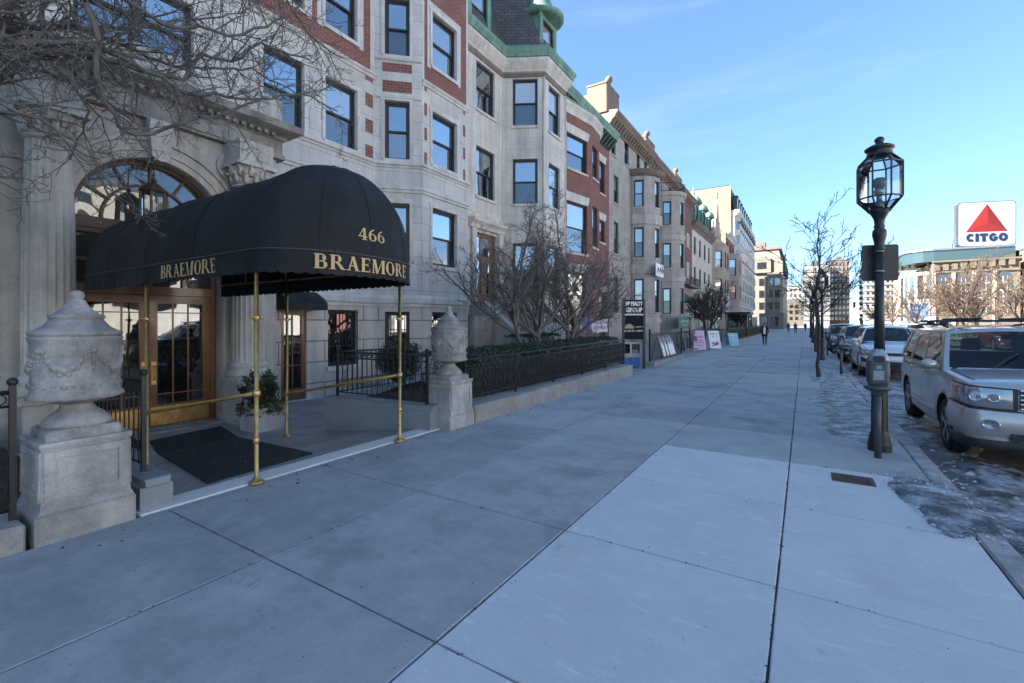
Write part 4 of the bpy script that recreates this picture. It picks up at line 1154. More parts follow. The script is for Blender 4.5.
# garden bed
mb = MB()
nx, ny = 14, 40
for j in range(ny+1):
    for i in range(nx+1):
        X = -4.9-4.8*i/nx; Y = 5.25+8.6*j/ny
        zb = .27*max(0,min(1,(X+9.7)/2.2)) + -.40*(1-max(0,min(1,(X+9.7)/2.2)))
        if X < -6.9 and Y < 7.5: zb = min(zb, -.47)
        mb.v.append((X,Y,zb+.04*mnoise.fractal(Vector((X*2,Y*2,0)),1,2,4)))
for j in range(ny):
    for i in range(nx):
        a = j*(nx+1)+i; mb.face((a,a+nx+1,a+nx+2,a+1), 0, True)
mg_ = MB(); chunks(mg_, 140, lambda: ((lambda p: (p.x, p.y, zr(p.x)+.022))(mpt(rj.uniform(.02,.9), rj.uniform(.03,.97)))), 0, .003, .009); tag(build('salt_grains', mg_, M['snow']), kind='stuff', label='pale crumbs of salt and grit scattered on the rubber mat', cat='grit')
tag(build('garden_bed', mb, M['mulch']), kind='structure')
sheet('garden_bed_left', -10, -5.05, -5.2, 1.34, .12, M['mulch'], 20, 24, .05, 2)
def leaves(mb, n, f, smin, smax, seed=1, m=0):
    r = random.Random(seed)
    for k in range(n):
        p, nn = f(r); p = Vector(p); s = r.uniform(smin, smax)
        d = Vector((r.gauss(0,1), r.gauss(0,1), r.gauss(0,.7))); d.normalize(); u = d.cross(Vector((r.gauss(0,1),r.gauss(0,1),r.gauss(0,1)))).normalized()
        b = len(mb.v); mb.v.extend([tuple(p-d*s), tuple(p+u*s*.42), tuple(p+d*s), tuple(p-u*s*.42)]); mb.face((b,b+1,b+2,b+3), m)
def hedge(name, label, x0, x1, y0, y1, z0, z1f, n, seed):
    t = thing(name, label, 'hedge', ((x0+x1)/2,y0,z0))
    mb = MB()
    def f(r):
        Y = r.uniform(y0,y1); zt = z1f(Y)+.05*mnoise.noise(Vector((Y*2.1,0,seed)))
        e = r.random()
        if e < .55: X = r.uniform(x0,x1); Z = zt+r.gauss(0,.018)-.25*max(0,abs((X-(x0+x1)/2)/((x1-x0)/2))-.8)
        elif e < .9: X = (x1 if r.random()<.7 else x0)+r.gauss(0,.03); Z = z0+(zt-z0)*r.random()**.7
        else: X = r.uniform(x0,x1); Z = r.uniform(z0,zt)
        X += .05*mnoise.noise(Vector((Y*1.7,Z*3,seed)))
        return (X,Y,Z), 0
    leaves(mb, n, f, .014, .034, seed)
    build('foliage', mb, M['leaf2'], t)
    mb = MB()
    r = random.Random(seed)
    for k in range(int((y1-y0)*9)):
        Y = r.uniform(y0,y1); X = r.uniform(x0+.1,x1-.1); zt = z1f(Y)
        mb.tube([(X,Y,z0-.1),(X+r.gauss(0,.06),Y+r.gauss(0,.06),(z0+zt)/2),(X+r.gauss(0,.12),Y+r.gauss(0,.12),zt-.04)], [.014,.009,.004], 4)
    # dense dark inner twigs
    build('stem', mb, M['bark_dark'], t); return t
hedge('clipped_hedge', 'long clipped dark green hedge behind the iron lattice fence', -5.75, -4.85, 5.95, 13.8, .25, lambda y: 1.06+.09*(y-6)/8, 26000, 3)
hedge('clipped_hedge', 'short clipped dark green hedge in front of the stone steps', -7.7, -6.9, 11.6, 14.0, .1, lambda y: 1.22, 7000, 5)
def shrub(label, c, r, n, seed, m='leaf', name='round_shrub', cat='shrub', smin=.02, smax=.045):
    t = thing(name, label, cat, (c[0],c[1],c[2]-r))
    mb = MB()
    def f(q):
        d = Vector((q.gauss(0,1),q.gauss(0,1),q.gauss(0,1))).normalized(); k = (.72+.35*mnoise.noise(d*2.3+Vector((seed,0,0))))*r*(1-.55*q.random()**2)*1.25
        return (c[0]+d.x*k, c[1]+d.y*k, c[2]+d.z*k*.95), 0
    leaves(mb, n, f, smin, smax, seed)
    build('foliage', mb, M[m], t)
    mb = MB(); q = random.Random(seed)
    for k in range(9): mb.tube([(c[0],c[1],c[2]-r*1.05),(c[0]+q.gauss(0,.2)*r,c[1]+q.gauss(0,.2)*r,c[2]-r*.3),(c[0]+q.gauss(0,.5)*r,c[1]+q.gauss(0,.5)*r,c[2]+r*.4)], [.016,.01,.005], 4)
    build('stem', mb, M['bark_dark'], t); return t
shrub('round dark shrub in front of the ground floor window, behind the railing', (-7.9,7.55,.75), .52, 6500, 11)
shrub('low loose shrub behind the urn at the corner of the pale house', (-8.4,10.6,.5), .5, 4000, 12)
# stone planter with evergreens beside the column
t = thing('plant_box', 'square pale stone planter box filled with mixed evergreens beside the portal column', 'planter', (-8.75,4.55,-.42))
bx, by = -8.72, 4.83
mb = MB()
mb.rings([[(bx+h*a,by+h*b,z) for a,b in ((-1,-1),(1,-1),(1,1),(-1,1))] for h,z in ((.27,-.42),(.29,-.05),(.32,-.05),(.32,.02),(.27,.02),(.26,-.04))], 0, True); build('box', mb, M['stone_plain'], t)
mb = MB()
def f(q):
    k = q.randrange(9); ak = k*2.4; h = q.random(); top_ = (.68,.5,.6,.42,.66,.46,.55,.4,.5)[k]
    rr = .05+.30*h*(.4+.6*((k*7)%5)/4); w_ = .10*(1-.75*h)
    return (bx+rr*math.cos(ak)+q.gauss(0,w_), by+rr*math.sin(ak)+q.gauss(0,w_), -.05+top_*h*1.1+q.gauss(0,.03)), 0
leaves(mb, 1500, f, .03, .065, 21); build('foliage', mb, M['leaf'], t)
mb = MB()
def f(q):
    a = q.uniform(0,2*PI); rr = .34+.08*q.random(); return (bx+rr*math.cos(a), by+rr*math.sin(a), .0+q.gauss(0,.06)), 0
leaves(mb, 500, f, .03, .06, 22); build('trailing_leaves', mb, mat('yellowed_ivy_leaves', (.09,.085,.03), .6, var=.5, vscale=9, bump=0), t)
mb = MB(); q = random.Random(8)
for k in range(14): mb.tube([(bx+q.gauss(0,.05),by+q.gauss(0,.05),-.1),(bx+q.gauss(0,.1),by+q.gauss(0,.1),.4),(bx+q.gauss(0,.14),by+q.gauss(0,.14),.5+q.uniform(0,.2))], [.01,.007,.003], 4)
build('stem', mb, M['bark_dark'], t)
# ================================================================== bare trees
def grow(mb, p, d, L, r, lev, cfg, q, buds=None):
    """one branch as a kinked tapering tube, then its side branches"""
    n = max(3, int(L/cfg['seg'][min(lev, len(cfg['seg'])-1)]))
    pts = [Vector(p)]; rad = [r]; d = Vector(d).normalized(); wob = cfg['wob'][min(lev, len(cfg['wob'])-1)]
    for i in range(n):
        d = (d+Vector((q.gauss(0,wob),q.gauss(0,wob),q.gauss(0,wob)+cfg['up'][min(lev,len(cfg['up'])-1)]))).normalized()
        pts.append(pts[-1]+d*L/n); rad.append(max(cfg['rmin'], r*(1-.72*(i+1)/n)))
    mb.tube(pts, rad, cfg['sides'][min(lev, len(cfg['sides'])-1)])
    spawn(mb, pts, rad, L, lev, cfg, q, buds)
def spawn(mb, pts, rad, L, lev, cfg, q, buds, t0=None):
    if lev >= cfg['levels']:
        if buds is not None:
            b = len(buds.v); p = pts[-1]; dd = (pts[-1]-pts[-2]).normalized(); s = cfg.get('bud', .012)
            u = dd.orthogonal().normalized()*s*.45; w = dd.cross(u)
            buds.v.extend([tuple(p-dd*s*.3), tuple(p+dd*s*.6+u), tuple(p+dd*s*.6-u*.5+w), tuple(p+dd*s*.6-u*.5-w), tuple(p+dd*s*2)])
            for f in ((0,2,1),(0,3,2),(0,1,3),(1,2,4),(2,3,4),(3,1,4)): buds.face([b+i for i in f], 0)
        return
    k = cfg['kids'][lev]; k = max(1, int(k*L/cfg['ref'][lev]+q.random())) if cfg.get('ref') else k
    n = len(pts)-1; t0 = cfg.get('t0', .2) if t0 is None else t0
    for j in range(k):
        t = t0+(1-t0)*(j+q.random())/k; i = min(n-1, int(t*n)); fr = t*n-i
        p = pts[i].lerp(pts[i+1], fr); dd = (pts[i+1]-pts[i]).normalized()
        a = q.uniform(0, 2*PI); u = dd.orthogonal().normalized(); w = dd.cross(u)
        ang = q.uniform(*cfg['ang'])
        nd_ = dd*math.cos(ang)+(u*math.cos(a)+w*math.sin(a))*math.sin(ang)
        ll = L*q.uniform(*cfg['len'])*(1.12-.55*t)
        grow(mb, p, nd_, max(cfg.get('lmin', .05), ll), max(cfg['rmin'], min(rad[i]*.68, rad[i]*q.uniform(.45,.7))), lev+1, cfg, q, buds)

# the magnolia whose branches hang over the entrance
mag = dict(seg=[.3,.16,.09,.07,.06], wob=[.1,.22,.30,.32,.32], up=[.02,.04,.06,.09,.12], rmin=.0036, sides=[8,6,5,4,3], kids=[4,7,5,4], ref=[1.2,1.2,.6,.3], levels=4, ang=(.5,1.15), len=(.32,.62), t0=.08, bud=.014, lmin=.07)
T1 = thing('magnolia_tree', 'large bare magnolia whose grey branches spread across the entrance arch from the left', 'tree', (-8.0,-.5,.1))
LIMBS = {
'A': ([(-7.9,-.35,2.6),(-8.0,.3,4.6),(-7.94,.87,6.1),(-7.3,1.3,5.8),(-6.87,1.79,5.26),(-6.89,1.9,4.87),(-7.01,1.94,4.52),(-7.07,2.02,4.27),(-7.02,2.17,3.97),(-7.01,2.3,3.91),(-6.88,2.62,4.11),(-6.6,3.03,4.36),(-6.28,3.47,4.66)], .095, .014),
'B': ([(-7.9,-.35,2.6),(-7.64,.47,4.18),(-7.45,.95,4.77),(-7.11,1.64,5.49),(-6.96,2.21,5.54),(-6.84,2.4,5.39),(-6.83,2.53,5.35),(-6.68,2.86,5.48),(-6.53,3.19,5.46),(-6.34,3.55,5.76),(-6.11,3.93,6.17)], .075, .012),
'C': ([(-7.9,-.35,2.4),(-7.72,.31,3.26),(-7.62,.84,3.83),(-7.68,1.51,4.69),(-7.61,2.03,4.99),(-7.57,2.53,5.02),(-7.44,2.97,5.06),(-7.33,3.16,5.47),(-7.16,3.5,5.47),(-7.0,3.84,5.84),(-6.54,4.37,5.73)], .085, .012),
'D': ([(-7.85,-.4,2.0),(-7.13,.44,2.91),(-6.83,.87,3.11),(-6.8,1.13,3.28),(-6.76,1.27,3.3)], .05, .018),
'E': ([(-7.9,-.3,2.8),(-7.64,.59,4.84),(-7.42,1.09,4.83),(-7.49,1.4,5.2),(-7.54,1.48,4.87),(-7.52,1.73,4.63),(-7.61,2.03,4.29),(-8.1,1.96,3.73)], .06, .008),
'F': ([(-7.9,-.35,2.9),(-7.94,.87,5.99),(-7.66,1.76,6.27),(-7.11,2.82,6.5),(-6.55,3.89,6.53),(-6.49,4.3,6.1),(-6.35,4.8,5.9)], .08, .01),
'H': ([(-7.85,-.4,2.2),(-7.38,.4,3.5),(-6.9,.94,3.88),(-6.74,1.4,3.72),(-6.56,1.75,3.48),(-6.63,1.94,2.99)], .05, .008),
'J': ([(-7.9,-.3,2.7),(-8.3,.6,4.6),(-8.5,1.6,5.4),(-8.4,2.6,5.9),(-8.2,3.4,6.4),(-8.0,4.2,6.9)], .07, .01),
'K': ([(-7.9,-.4,2.6),(-8.6,-1.4,4.4),(-8.9,-2.6,5.6),(-8.8,-3.6,6.4)], .08, .012),
'N': ([(-7.9,-.4,2.6),(-7.2,-1.2,4.0),(-6.3,-2.0,5.0),(-5.6,-2.8,5.6)], .08, .012),
'P': ([(-7.9,-.35,2.6),(-7.6,.7,4.4),(-7.3,1.9,5.0),(-7.1,2.9,4.75),(-7.0,3.7,4.95),(-6.8,4.4,5.3),(-6.7,5.0,5.2)], .07, .010),
'Q': ([(-7.9,-.3,2.8),(-8.2,.9,4.9),(-8.3,2.0,5.6),(-8.1,3.1,5.5),(-7.9,4.2,5.9),(-7.7,5.0,5.7)], .07, .010),
'O': ([(-7.9,-.35,2.8),(-7.3,.2,4.6),(-6.6,.7,6.0),(-6.1,1.3,6.8)], .07, .012)}
q = random.Random(12)
mb = MB(); mb.tube([(-8.05,-.5,.0),(-8.0,-.5,.4),(-7.92,-.45,1.3),(-7.88,-.4,2.2),(-7.9,-.35,2.9)], [.19,.15,.13,.125,.10], 12)
build('trunk', mb, M['bark'], T1)
mb = MB(); bd = MB()
for key, (pts, r0, r1) in LIMBS.items():
    # resample with small kinks
    P = []
    for i in range(len(pts)-1):
        a, b = Vector(pts[i]), Vector(pts[i+1]); n = max(1, int((b-a).length/.14))
        for k in range(n): P.append(a.lerp(b, k/n)+(Vector((q.gauss(0,.014),q.gauss(0,.014),q.gauss(0,.014))) if i+k else Vector()))
    P.append(Vector(pts[-1])); n = len(P)
    rad = [1.0*(r0+(r1-r0)*(i/(n-1))**.7) for i in range(n)]
    mb.tube(P, rad, 7, 0, True, True)
    Ltot = sum((P[i+1]-P[i]).length for i in range(n-1))
    dense = 6.5 if key in 'ABCEFGHJPQ' else 5
    for j in range(int(Ltot*dense/1.25)):
        t = .25+.75*(j+q.random())/int(Ltot*dense/1.25); i = min(n-2, int(t*(n-1))); p = P[i]; dd = (P[i+1]-P[i]).normalized()
        a = q.uniform(0,2*PI); u = dd.orthogonal().normalized(); w = dd.cross(u); an = q.uniform(.6,1.3)
        nd_ = dd*math.cos(an)+(u*math.cos(a)+w*math.sin(a))*math.sin(an)
        if nd_.x > .5: nd_.x *= .5
        grow(mb, p, nd_, q.uniform(.45,1.05), rad[i]*q.uniform(.3,.5)+.004, 1, dict(mag, kids=[4,7,5,3], levels=3), q, bd)
build('branches', mb, M['bark'], T1); build('buds', bd, M['bud'], T1)
print('magnolia verts', len(mb.v))

def bare_tree(name, label, base, trunk, limbs, cfg, seed, bark='bark', r0=.1, group=None, buds=True, cat='tree', spread=.6, lm=(1.6,2.4), stems=None):
    t = thing(name, label, cat, base, group); q = random.Random(seed)
    B = Vector(base); mb = MB(); br = MB(); bd = MB() if buds else None
    for st in (stems or [((0,0,0), (q.gauss(0,.04),q.gauss(0,.04),1), trunk, r0)]):
        off, d, H, r = st
        n = 6; pts = []; rad = []; dd = Vector(d).normalized(); p = B+Vector(off)
        for i in range(n+1):
            pts.append(p.copy()); rad.append(r*(1.25 if i == 0 else 1-.4*i/n)); dd = (dd+Vector((q.gauss(0,.06),q.gauss(0,.06),.03))).normalized(); p = p+dd*H/n
        mb.tube(pts, rad, 9)
        for k in range(limbs):
            a = 2*PI*(k+q.uniform(-.3,.3))/limbs; tt = q.uniform(.55,1) if k else 1
            i = min(n-1, int(tt*n)); pp = pts[i].lerp(pts[i+1], tt*n-i)
            sp = spread*q.uniform(.6,1.2) if k else .15
            grow(br, pp, dd+Vector((math.cos(a)*sp, math.sin(a)*sp, 0)), q.uniform(*lm)*(1 if k else 1.1), r*cfg.get('thick',.55), 0, cfg, q, bd)
    build('trunk', mb, M[bark], t); build('branches', br, M[bark], t)
    if bd and bd.f: build('buds', bd, M['bud'], t)
    return t
mg2 = dict(seg=[.22,.16,.1,.08], wob=[.11,.18,.24,.28], up=[.03,.03,.04,.06], rmin=.0052, thick=.75, sides=[7,5,4,3,3], kids=[6,6,4,3], ref=[2.2,1.15,.6,.3], levels=4, ang=(.4,1.0), len=(.34,.6), t0=.18, bud=.02, lmin=.1)
bare_tree('magnolia_tree', 'bare multi stemmed magnolia behind the hedge in front of the stone doorway', (-6.6,11.35,.15), 2.0, 5, mg2, 5, 'bark_mid', spread=1.15, lm=(2.2,3.0),
    stems=[((0,0,0),(-.1,-.22,1),1.8,.075),((.1,.12,0),(.1,.1,1),1.7,.07),((0,.22,0),(-.1,.35,1),1.6,.06)])
bare_tree('magnolia_tree', 'bare leaning magnolia behind the hedge spreading towards the black hanging sign', (-6.5,13.15,.15), 2.0, 5, mg2, 9, 'bark_mid', spread=1.25, lm=(2.3,3.0),
    stems=[((0,0,0),(.05,.55,1),1.9,.09),((0,.1,0),(.1,.0,1),1.9,.065),((.0,.0,0),(-.1,.9,1),1.8,.06)])
mg3 = dict(mg2, rmin=.010, levels=3, kids=[8,7,5])
bare_tree('magnolia_tree', 'dark bare magnolia in a front garden behind the small blue board far along the row', (-7.8,45.5,.1), 2.0, 6, mg3, 14, 'bark_dark', spread=1.0, lm=(2.4,3.3), stems=[((0,0,0),(0,.1,1),1.9,.17),((.2,.3,0),(.35,.3,1),1.8,.13)], buds=False)
# street trees along the kerb
stc = dict(seg=[.3,.25,.2,.15], wob=[.07,.09,.12,.15], up=[.04,.035,.03,.03], rmin=.0065, sides=[7,5,4,3], kids=[8,6,4], ref=[2.0,1.1,.6], levels=3, ang=(.4,.85), len=(.34,.6), t0=.12)
def street_tree(label, base, H, seed, r0=.065, cfg=stc, lm=(1.3,2.0), limbs=9, bark='bark_dark', top=4.9):
    t = thing('street_tree', label, 'tree', base, 'bare trees along the kerb'); q = random.Random(seed); mb = MB(); br = MB()
    pts = []; rad = []
    for i in range(15):
        z = top*i/14; pts.append((base[0]+q.gauss(0,.025), base[1]+q.gauss(0,.025), base[2]+z)); rad.append(r0*(1.3 if i == 0 else 1-.86*i/14))
    mb.tube(pts, rad, 8); build('trunk', mb, M[bark], t)
    for k in range(limbs*2):
        z = H+(top-H)*(k+q.random())/(limbs*2); i = min(13, int(z/top*14)); a = k*2.4+q.uniform(-.4,.4)
        grow(br, Vector(pts[i]), (math.cos(a), math.sin(a), q.uniform(.55,1.0)), q.uniform(*lm)*(1.15-.6*(z-H)/(top-H)), rad[i]*.55, 0, cfg, q)
    build('branches', br, M[bark], t); return t
street_tree('slender bare street tree, nearest on the right edge of the pavement', (.36,16.2,0), 1.9, 31, .052, limbs=7)
street_tree('bare street tree in line behind the nearest one, beside the second lamp', (.55,30.5,0), 2.2, 32, .07, dict(stc, rmin=.008))
street_tree('bare street tree far along the kerb beyond the third lamp', (.6,45,0), 2.2, 33, .08, dict(stc, rmin=.011, levels=2))
street_tree('last bare street tree at the far end of the kerb', (.6,62,0), 2.2, 34, .09, dict(stc, rmin=.014, levels=2))
# ================================================================== the row of houses
def roofbox(mb, *a, **k): mb.box(*a, **k)
X0 = -11.0
# ---- house 2: buff limestone, mansard, canted bay
B2 = thing('mansard_house', 'buff limestone row house with canted bay, slate mansard and green copper dormers', 'building', (-11,16.5,-.4))
p2 = [(-22,12.82),(-11,12.82),(-11,16.56),(-9.45,17.42),(-9.45,19.5),(-11,20.36),(-22,20.36)]
W2 = []
s2 = {1: {'open': [(1.82,3.12,10.17,12.1),(1.82,3.12,6.7,8.7),(1.72,3.3,2.06,5.24)]},
      2: {'open': [(.42,1.5,10.12,12.15),(.42,1.5,6.75,8.69),(.42,1.5,2.7,5.05)]},
      3: {'open': [(.45,1.55,10.05,12.08),(.45,1.55,6.75,8.66),(.45,1.55,2.7,5.05)]}, 4: {'open': [(.3,1.4,10.1,12.1),(.3,1.4,6.7,8.7)]}}
s2[3]['zone'] = [(.3,1.7,9.05,9.6,1)]
for k in (1,2,3): s2[k].setdefault('zone', []).append((0,99,-1,1.9,2))
facade(B2, p2, s2, [M['lime2'], M['carved'], M['stone_rust'], M['roof']], -.6, 12.62, cap='last')
for i in (1,2,3,4):
    for o in s2[i]['open']:
        if i == 1 and o[2] < 3: continue
        add_window(B2, p2[i], p2[i+1], *o, sill='lime2_plain', gm=('glass','glass') if i == 1 else ('glass','glass_low'))
# doorway
mb = MB(); a = 12.82+1.72; b = 12.82+3.3
mb.box(-11.2,-11.12,a,a+.12,2.06,5.24); mb.box(-11.2,-11.12,b-.12,b,2.06,5.24); mb.box(-11.2,-11.12,a+.12,b-.12,4.2,4.34); mb.box(-11.2,-11.12,a+.12,b-.12,5.1,5.24)
for y in (a+.12,): mb.box(-11.2,-11.13,y,y+.5,2.06,2.8); mb.box(-11.2,-11.13,b-.62,b-.12,2.06,2.8)
mb.box(-11.2,-11.13,a+.62,b-.62,2.06,4.2)
dr = build('door', mb, M['wood'], B2)
mb = MB(); mb.quad((-11.16,a,2.1),(-11.16,b,2.1),(-11.16,b,5.2),(-11.16,a,5.2)); build('pane', mb, M['glass'], dr)
mb = MB()
mb.box(-11.01,-10.88,a-.28,a-.01,1.9,5.35); mb.box(-11.01,-10.88,b+.01,b+.28,1.9,5.35); mb.sweep([(-10.99,a-.4),(-10.99,b+.4)], [(0,5.36),(.12,5.36),(.16,5.5),(.28,5.62),(.28,5.72),(0,5.76)]); build('door_surround', mb, M['lime2_plain'], B2)
face2 = p2[1:6]
for nm, pr, m in (('belt_course', [(0,1.9),(.06,1.9),(.08,2.0),(0,2.04)], 'lime2_plain'), ('belt_course', [(0,5.75),(.05,5.75),(.09,5.85),(.09,5.95),(0,6.0)], 'lime2_plain'),
        ('belt_course', [(0,12.2),(.04,12.2),(.05,12.36),(.03,12.37),(0,12.4)], 'brown_stone'), ('frieze', [(0,12.42),(.06,12.42),(.10,12.52),(.16,12.6),(.30,12.8),(.32,12.9),(0,12.92)], 'lime2_plain'),
        ('cornice', [(0,12.93),(.34,12.93),(.36,13.0),(.44,13.12),(.46,13.24),(.30,13.26),(.28,13.40),(.24,13.46),(0,13.46)], 'copper')):
    mb = MB(); mb.sweep(face2, pr); build(nm, mb, M[m], B2)
# bay edge rolls
mb = MB()
for x, y in ((-11,16.56),(-9.45,17.42),(-9.45,19.5)): mb.lathe((x,y,0), [(.06,1.9),(.06,12.2)], 10)
build('corner_moulding', mb, M['lime2_plain'], B2)
# mansard: steep slate faces following the bay
off = lambda path, o: path
mb = MB()
low = [(-11.05,12.82),(-11.05,16.5),(-9.55,17.36),(-9.55,19.56),(-11.05,20.36)]; up = [(-12.3,12.82),(-12.3,16.9),(-11.2,17.7),(-11.2,19.2),(-12.3,20.36)]
mb.rings([[(x,y,13.44) for x,y in low],[(x,y,17.6) for x,y in up]], 0, closed=False)
mb.poly([(x,y,17.6) for x,y in up]+[(-22,20.36,17.6),(-22,12.82,17.6)]); mb.quad((-22,12.82,12.6),(-11.05,12.82,12.6),(-12.3,12.82,17.6),(-22,12.82,17.6)); mb.quad((-22,20.36,12.6),(-11.05,20.36,12.6),(-12.3,20.36,17.6),(-22,20.36,17.6)); mb.quad((-22,20.36,12.6),(-22,12.82,12.6),(-22,12.82,17.6),(-22,20.36,17.6))
build('mansard_roof', mb, M['slate'], B2)
def dormer(parent, x, y, w, z0, z1, depth, dome=True):
    mb = MB()
    for s in (-1,1): mb.box(x-.02, x+.06, y+s*w/2-.12, y+s*w/2+.12, z0, z1)
    mb.box(x-depth, x-.03, y-w/2-.04, y-w/2+.02, z0, z1); mb.box(x-depth, x-.03, y+w/2-.02, y+w/2+.04, z0, z1)
    mb.box(x-.02, x+.05, y-w/2+.12, y+w/2-.12, z1-.18, z1); mb.box(x-.02, x+.08, y-w/2, y+w/2, z0-.12, z0)
    d = build('dormer', mb, M['copper'], parent)
    mb = MB()
    if dome:
        mb.lathe((x-.35,y,z1), [(w*.62+.1,0),(w*.72+.12,.06),(w*.72+.14,.16),(w*.62,.24),(w*.5,.5),(w*.4,.8),(w*.25,1.2),(.06,1.9),(.03,2.6)], 20)
    else:
        mb.sweep([(x-depth,y-w/2-.1),(x+.0,y-w/2-.1),(x+.0,y+w/2+.1),(x-depth,y+w/2+.1)], [(0,z1),(.14,z1+.02),(.16,z1+.12),(0,z1+.16)]); mb.box(x-depth,x,y-w/2-.1,y+w/2+.1,z1+.0,z1+.15)
    build('dormer_roof', mb, M['copper'], d)
    add_window(parent, (x+.06,y-w/2+.1), (x+.06,y+w/2-.1), 0, w-.2, z0, z1-.18, sill=None)
dormer(B2, -11.25, 15.15, 1.35, 13.62, 15.6, 1.2, False)
dormer(B2, -9.85, 18.5, 1.30, 13.62, 15.35, 1.4, True)
# downpipe between the first two houses
dp = MB(); dp.tube([(-10.75,12.95,13.0),(-10.80,12.97,12.6),(-10.90,13.0,12.2),(-10.91,13.0,1.9)], .055, 8); dp.lathe((-10.75,12.95,12.9), [(.06,0),(.13,.16),(.13,.3)], 8)
build('downpipe', dp, mat('pale_verdigris_pipe', (.33,.42,.40), .7, var=.2, streak=.2), B2)
# stone steps to the raised door, with cheek walls
t = thing('stone_steps', 'grey stone steps with sloping cheek walls rising to the doorway behind the magnolia', 'steps', (-9.3,16.0,-.4))
mb = MB()
for k in range(12):
    z = -.4+(k+1)*.205; x = -7.6-k*.29
    mb.box(-10.99, x, 14.55, 16.3, z-.205+(.0 if k else -.2), z)
build('step', mb, M['grey_plain'], t)
mb = MB()
for ya, yb in ((14.15,14.5),(16.35,16.65)):
    pr = [(-7.2,-.5),(-7.2,.15),(-7.45,.15),(-10.3,2.45),(-10.98,2.45),(-10.98,-.5)]
    mb.rings([[(x,ya,z) for x,z in pr],[(x,yb,z) for x,z in pr]], 0, True)
build('cheek_wall', mb, M['grey_plain'], t)
mb = MB(); mb.box(-10.98,-9.8,12.9,14.1,-.5,1.85); build('plinth', mb, M['grey_stone'], t)
def stair_rail(label, pts, h=.9):
    t = thing('stair_rail', label, 'handrail', pts[0]); mb = MB(); ba = MB()
    P = [Vector(p) for p in pts]
    mb.tube([p+Vector((0,0,h)) for p in P], .018, 6); mb.tube([p+Vector((0,0,.12)) for p in P], .012, 6)
    for i in range(len(P)-1):
        n = max(2, int((P[i+1]-P[i]).length/.14))
        for k in range(n+1):
            p = P[i].lerp(P[i+1], k/n); ba.tube([p+Vector((0,0,.05 if k in (0,n) else .12)), p+Vector((0,0,h))], .014 if k in (0,n) else .008, 4)
    build('rail', mb, M['iron'], t); build('baluster', ba, M['iron'], t)
stair_rail('thin black rail on the far cheek wall of the stone steps', [(-7.3,16.5,.15),(-10.3,16.5,2.45)])
for k in range(5):
    yy = 12.6+.36*k
    l = thing('marker_light', 'one of the small white globes in a row along the dark plinth', 'garden light', (-7.4,yy+.5,.45), 'small white globes along the plinth')
    mb = MB(); mb.ball((-7.4,yy+.5,.62), .055, 10, 8); build('globe', mb, M['white_paint'], l); mb = MB(); mb.tube([(-7.4,yy+.5,.05),(-7.4,yy+.5,.6)], .012, 5); build('stake', mb, M['iron'], l)

# ---- house 3: red brick bow front with green copper cornice
B3 = thing('brick_bow_house', 'red brick row house with a rounded bow front and green bracketed copper cornice', 'building', (-11,24.9,-.4))
p3 = [(-22,20.38),(-11,20.38),(-10.5,21.2),(-10.0,23.9),(-10.12,25.4),(-10.5,26.3),(-11,27.1),(-11,29.38),(-22,29.38)]
s3 = {2: {'open': [(.50,2.36,9.74,11.55),(.50,2.36,5.35,8.0),(.5,2.3,1.9,4.3)]}, 3: {'open': [(.25,1.25,9.8,11.6),(.25,1.25,5.9,8.2)]},
      6: {'open': [(.62,1.5,9.95,11.95),(.62,1.5,6.8,8.2),(.4,1.7,.5,3.6)]}}
facade(B3, p3, s3, [M['brick'], M['lime2_plain'], M['roof']], -.6, 13.1, cap='last', rev=.25)
for i in s3:
    for o in s3[i]['open']: add_window(B3, p3[i], p3[i+1], *o, sill='lime2_plain')
for i in (2,6):
    a = Vector(p3[i]); d = (Vector(p3[i+1])-a).normalized(); n = Vector((d.y,-d.x)); ang = math.atan2(d.y,d.x)
    for o in s3[i]['open']:
        w = o[1]-o[0]; mb = MB()
        P = lambda s, z, k: (a.x+d.x*s+n.x*k, a.y+d.y*s+n.y*k, z)
        mb.hexa([P(o[0]-.05,o[3]+.01,-.02),P(o[0]-.05,o[3]+.01,.04),P(o[1]+.05,o[3]+.01,.04),P(o[1]+.05,o[3]+.01,-.02),P(o[0]-.22,o[3]+.48,-.02),P(o[0]-.22,o[3]+.48,.04),P(o[1]+.22,o[3]+.48,.04),P(o[1]+.22,o[3]+.48,-.02)]); build('lintel', mb, M['lime2_plain'], B3)
for pr, m, nm in (([(0,12.55),(.06,12.55),(.10,12.75),(.22,12.95),(.24,13.08),(0,13.1)], 'lime2_plain', 'bow_cornice'), ([(0,1.2),(.08,1.2),(.1,1.4),(0,1.5)], 'lime2_plain', 'belt_course')):
    mb = MB(); mb.sweep(p3[1:7], pr); build(nm, mb, M[m], B3)
mb = MB(); mb.sweep([(-11,20.4),(-10.6,20.9),(-10.12,23.85),(-10.2,25.3),(-11,27.0)], [(0,13.08),(.2,13.09),(.26,13.2),(.2,13.28),(0,13.3)]); build('bow_roof', mb, M['copper'], B3)
mb = MB(); mb.sweep([(-10.95,20.2),(-10.95,29.4)], [(0,13.62),(.55,13.64),(.58,13.74),(.68,13.9),(.70,14.08),(.5,14.12),(0,14.2)]); mb.poly([(-10.95,20.2,14.15),(-10.95,29.4,14.15),(-22,29.4,14.4),(-22,20.2,14.4)]); build('cornice', mb, M['copper'], B3)
mb = MB(); mb.box(-22,-11.0,20.4,29.36,13.05,14.1); build('attic_wall', mb, M['copper_dark'], B3)
mb = MB()
for k in range(19):
    y = 20.4+k*.49
    mb.hexa([(-10.99,y,13.12),(-10.9,y,13.12),(-10.9,y+.17,13.12),(-10.99,y+.17,13.12),(-10.99,y,13.62),(-10.42,y,13.62),(-10.42,y+.17,13.62),(-10.99,y+.17,13.62)])
